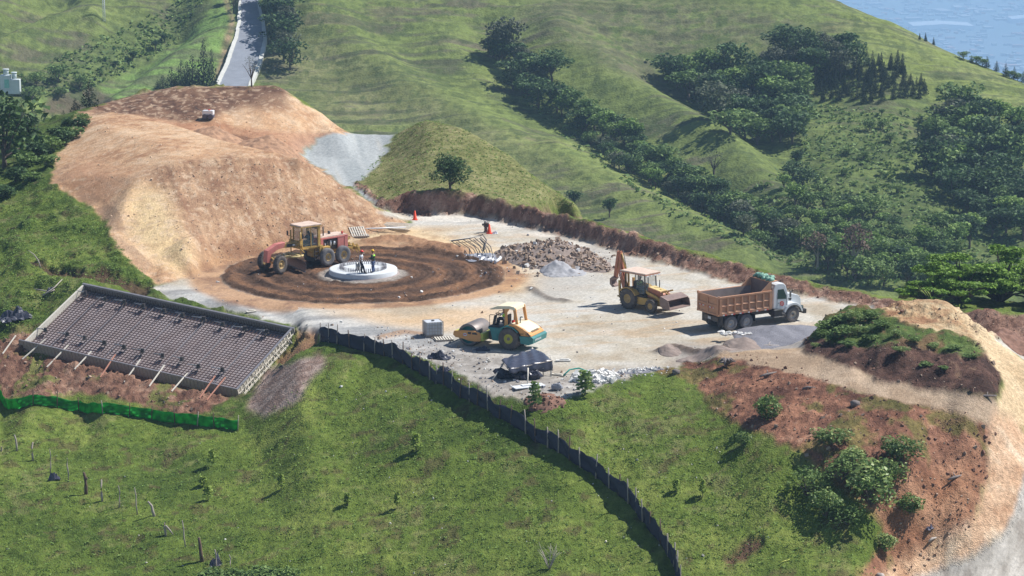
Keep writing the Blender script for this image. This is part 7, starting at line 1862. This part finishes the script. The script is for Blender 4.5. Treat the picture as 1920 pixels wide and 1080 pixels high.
heap('gravel_heap', 108, 212, 3.4, 6, 2.6, 'sand', 'grey gravel heap beyond the upper left bank', 'heap', 22, [(0,0,1,.9)], lumps=.08, ymin=262, ymax=420)
# valley floor, thousands of houses, big white sheds
VZ = -760.0
m_, nt_, p_ = newmat('valley'); L = nt_.links.new
tc_ = nt_.nodes.new('ShaderNodeTexCoord'); n1 = nt_.nodes.new('ShaderNodeTexVoronoi'); n1.inputs['Scale'].default_value = .0045; n2 = nt_.nodes.new('ShaderNodeTexNoise'); n2.inputs['Scale'].default_value = .0012; n2.inputs['Detail'].default_value = 8
cr_ = nt_.nodes.new('ShaderNodeValToRGB'); cr_.color_ramp.elements[0].position = .35; cr_.color_ramp.elements[0].color = (.11,.17,.20,1); cr_.color_ramp.elements[1].position = .7; cr_.color_ramp.elements[1].color = (.17,.21,.23,1)
mx_ = nt_.nodes.new('ShaderNodeMix'); mx_.data_type = 'RGBA'; mx_.blend_type = 'OVERLAY'; mx_.inputs[0].default_value = .05
L(tc_.outputs['Object'], n1.inputs['Vector']); L(tc_.outputs['Object'], n2.inputs['Vector']); L(n2.outputs[0], cr_.inputs[0]); L(cr_.outputs[0], mx_.inputs[6]); L(n1.outputs['Color'], mx_.inputs[7]); L(mx_.outputs[2], p_.inputs['Base Color']); p_.inputs['Roughness'].default_value = 1
q = MB(); q.add([(-16000,900,VZ),(16000,900,VZ),(16000,22000,VZ),(-16000,22000,VZ)], [(0,1,2,3)]); tag(q.build('valley_floor', m_), kind='structure')
M['roofw'] = mat('pale_roofs', (.36,.38,.40), .7, var=.3, scale=.01); M['roofr'] = mat('red_roofs', (.42,.24,.2), .8, scale=.01)
q = MB(); rnd = random.Random(15)
for k in range(1600):
    u = rnd.uniform(1540, 1960); v = rnd.uniform(-30, 190)
    if v > (u - 1540) * .45 + 30: continue
    if vnoise(np.array([u*.03]), np.array([v*.09]), 3)[0] < .45 and rnd.random() < .85: continue
    p = PZ(u, v, VZ); big = rnd.random() < .06; w_ = rnd.uniform(8, 18) * (2.5 if big else 1)
    a = rnd.choice([.2,.2,1.77]); h_ = rnd.uniform(4, 9)
    q.box((p.x, p.y, VZ + h_/2), (w_, w_*rnd.uniform(.6,2.4), h_), rot=(0,0,a), mi=0 if rnd.random() < .8 else 1)
tag(q.build('valley_town', [M['roofw'], M['roofr']]), 'pale roofs of the hazy town spread over the valley floor', 'town', kind='stuff')
def shed(u0, u1, v, dpx, label):
    a = PZ(u0, v, VZ); b = PZ(u1, v, VZ); c = PZ(u0, v - dpx, VZ); q = MB(); wx = b.x - a.x; dy = c.y - a.y
    q.box((wx/2, dy/2, 7), (wx, dy, 14)); e = empty('industrial_shed', (a.x, a.y, VZ), 0, label, 'building'); 
    q.build('wall', M['white'], e); q = MB(); q.prism([(0,14.1),(wx/2,20),(wx,14.1)], 0, dy); q.build('roof', M['white'], e)
shed(1712, 1826, 57, 7, 'very long white industrial shed on the hazy valley floor'); shed(1898, 1960, 44, 5, 'white shed at the right edge of the valley view'); shed(1754, 1764, 49, 2, 'small white building just beyond the very long shed')
# ------------------------------------------------------------------ haze
q = MB(); q.box((0, 10500, (VZ - 1 + 46) / 2), (34000, 24000, 46 - (VZ - 1)))
m_ = bpy.data.materials.new('haze'); m_.use_nodes = True; nt_ = m_.node_tree; nt_.nodes.clear()
o_ = nt_.nodes.new('ShaderNodeOutputMaterial'); v_ = nt_.nodes.new('ShaderNodeVolumePrincipled')
v_.inputs['Density'].default_value = .00020; v_.inputs['Color'].default_value = (.48,.72,1.0,1); v_.inputs['Anisotropy'].default_value = 0
nt_.links.new(v_.outputs[0], o_.inputs['Volume'])
hzo = q.build('haze', m_); tag(hzo, 'pale blue haze over the valley and the far slopes', 'haze', kind='stuff')
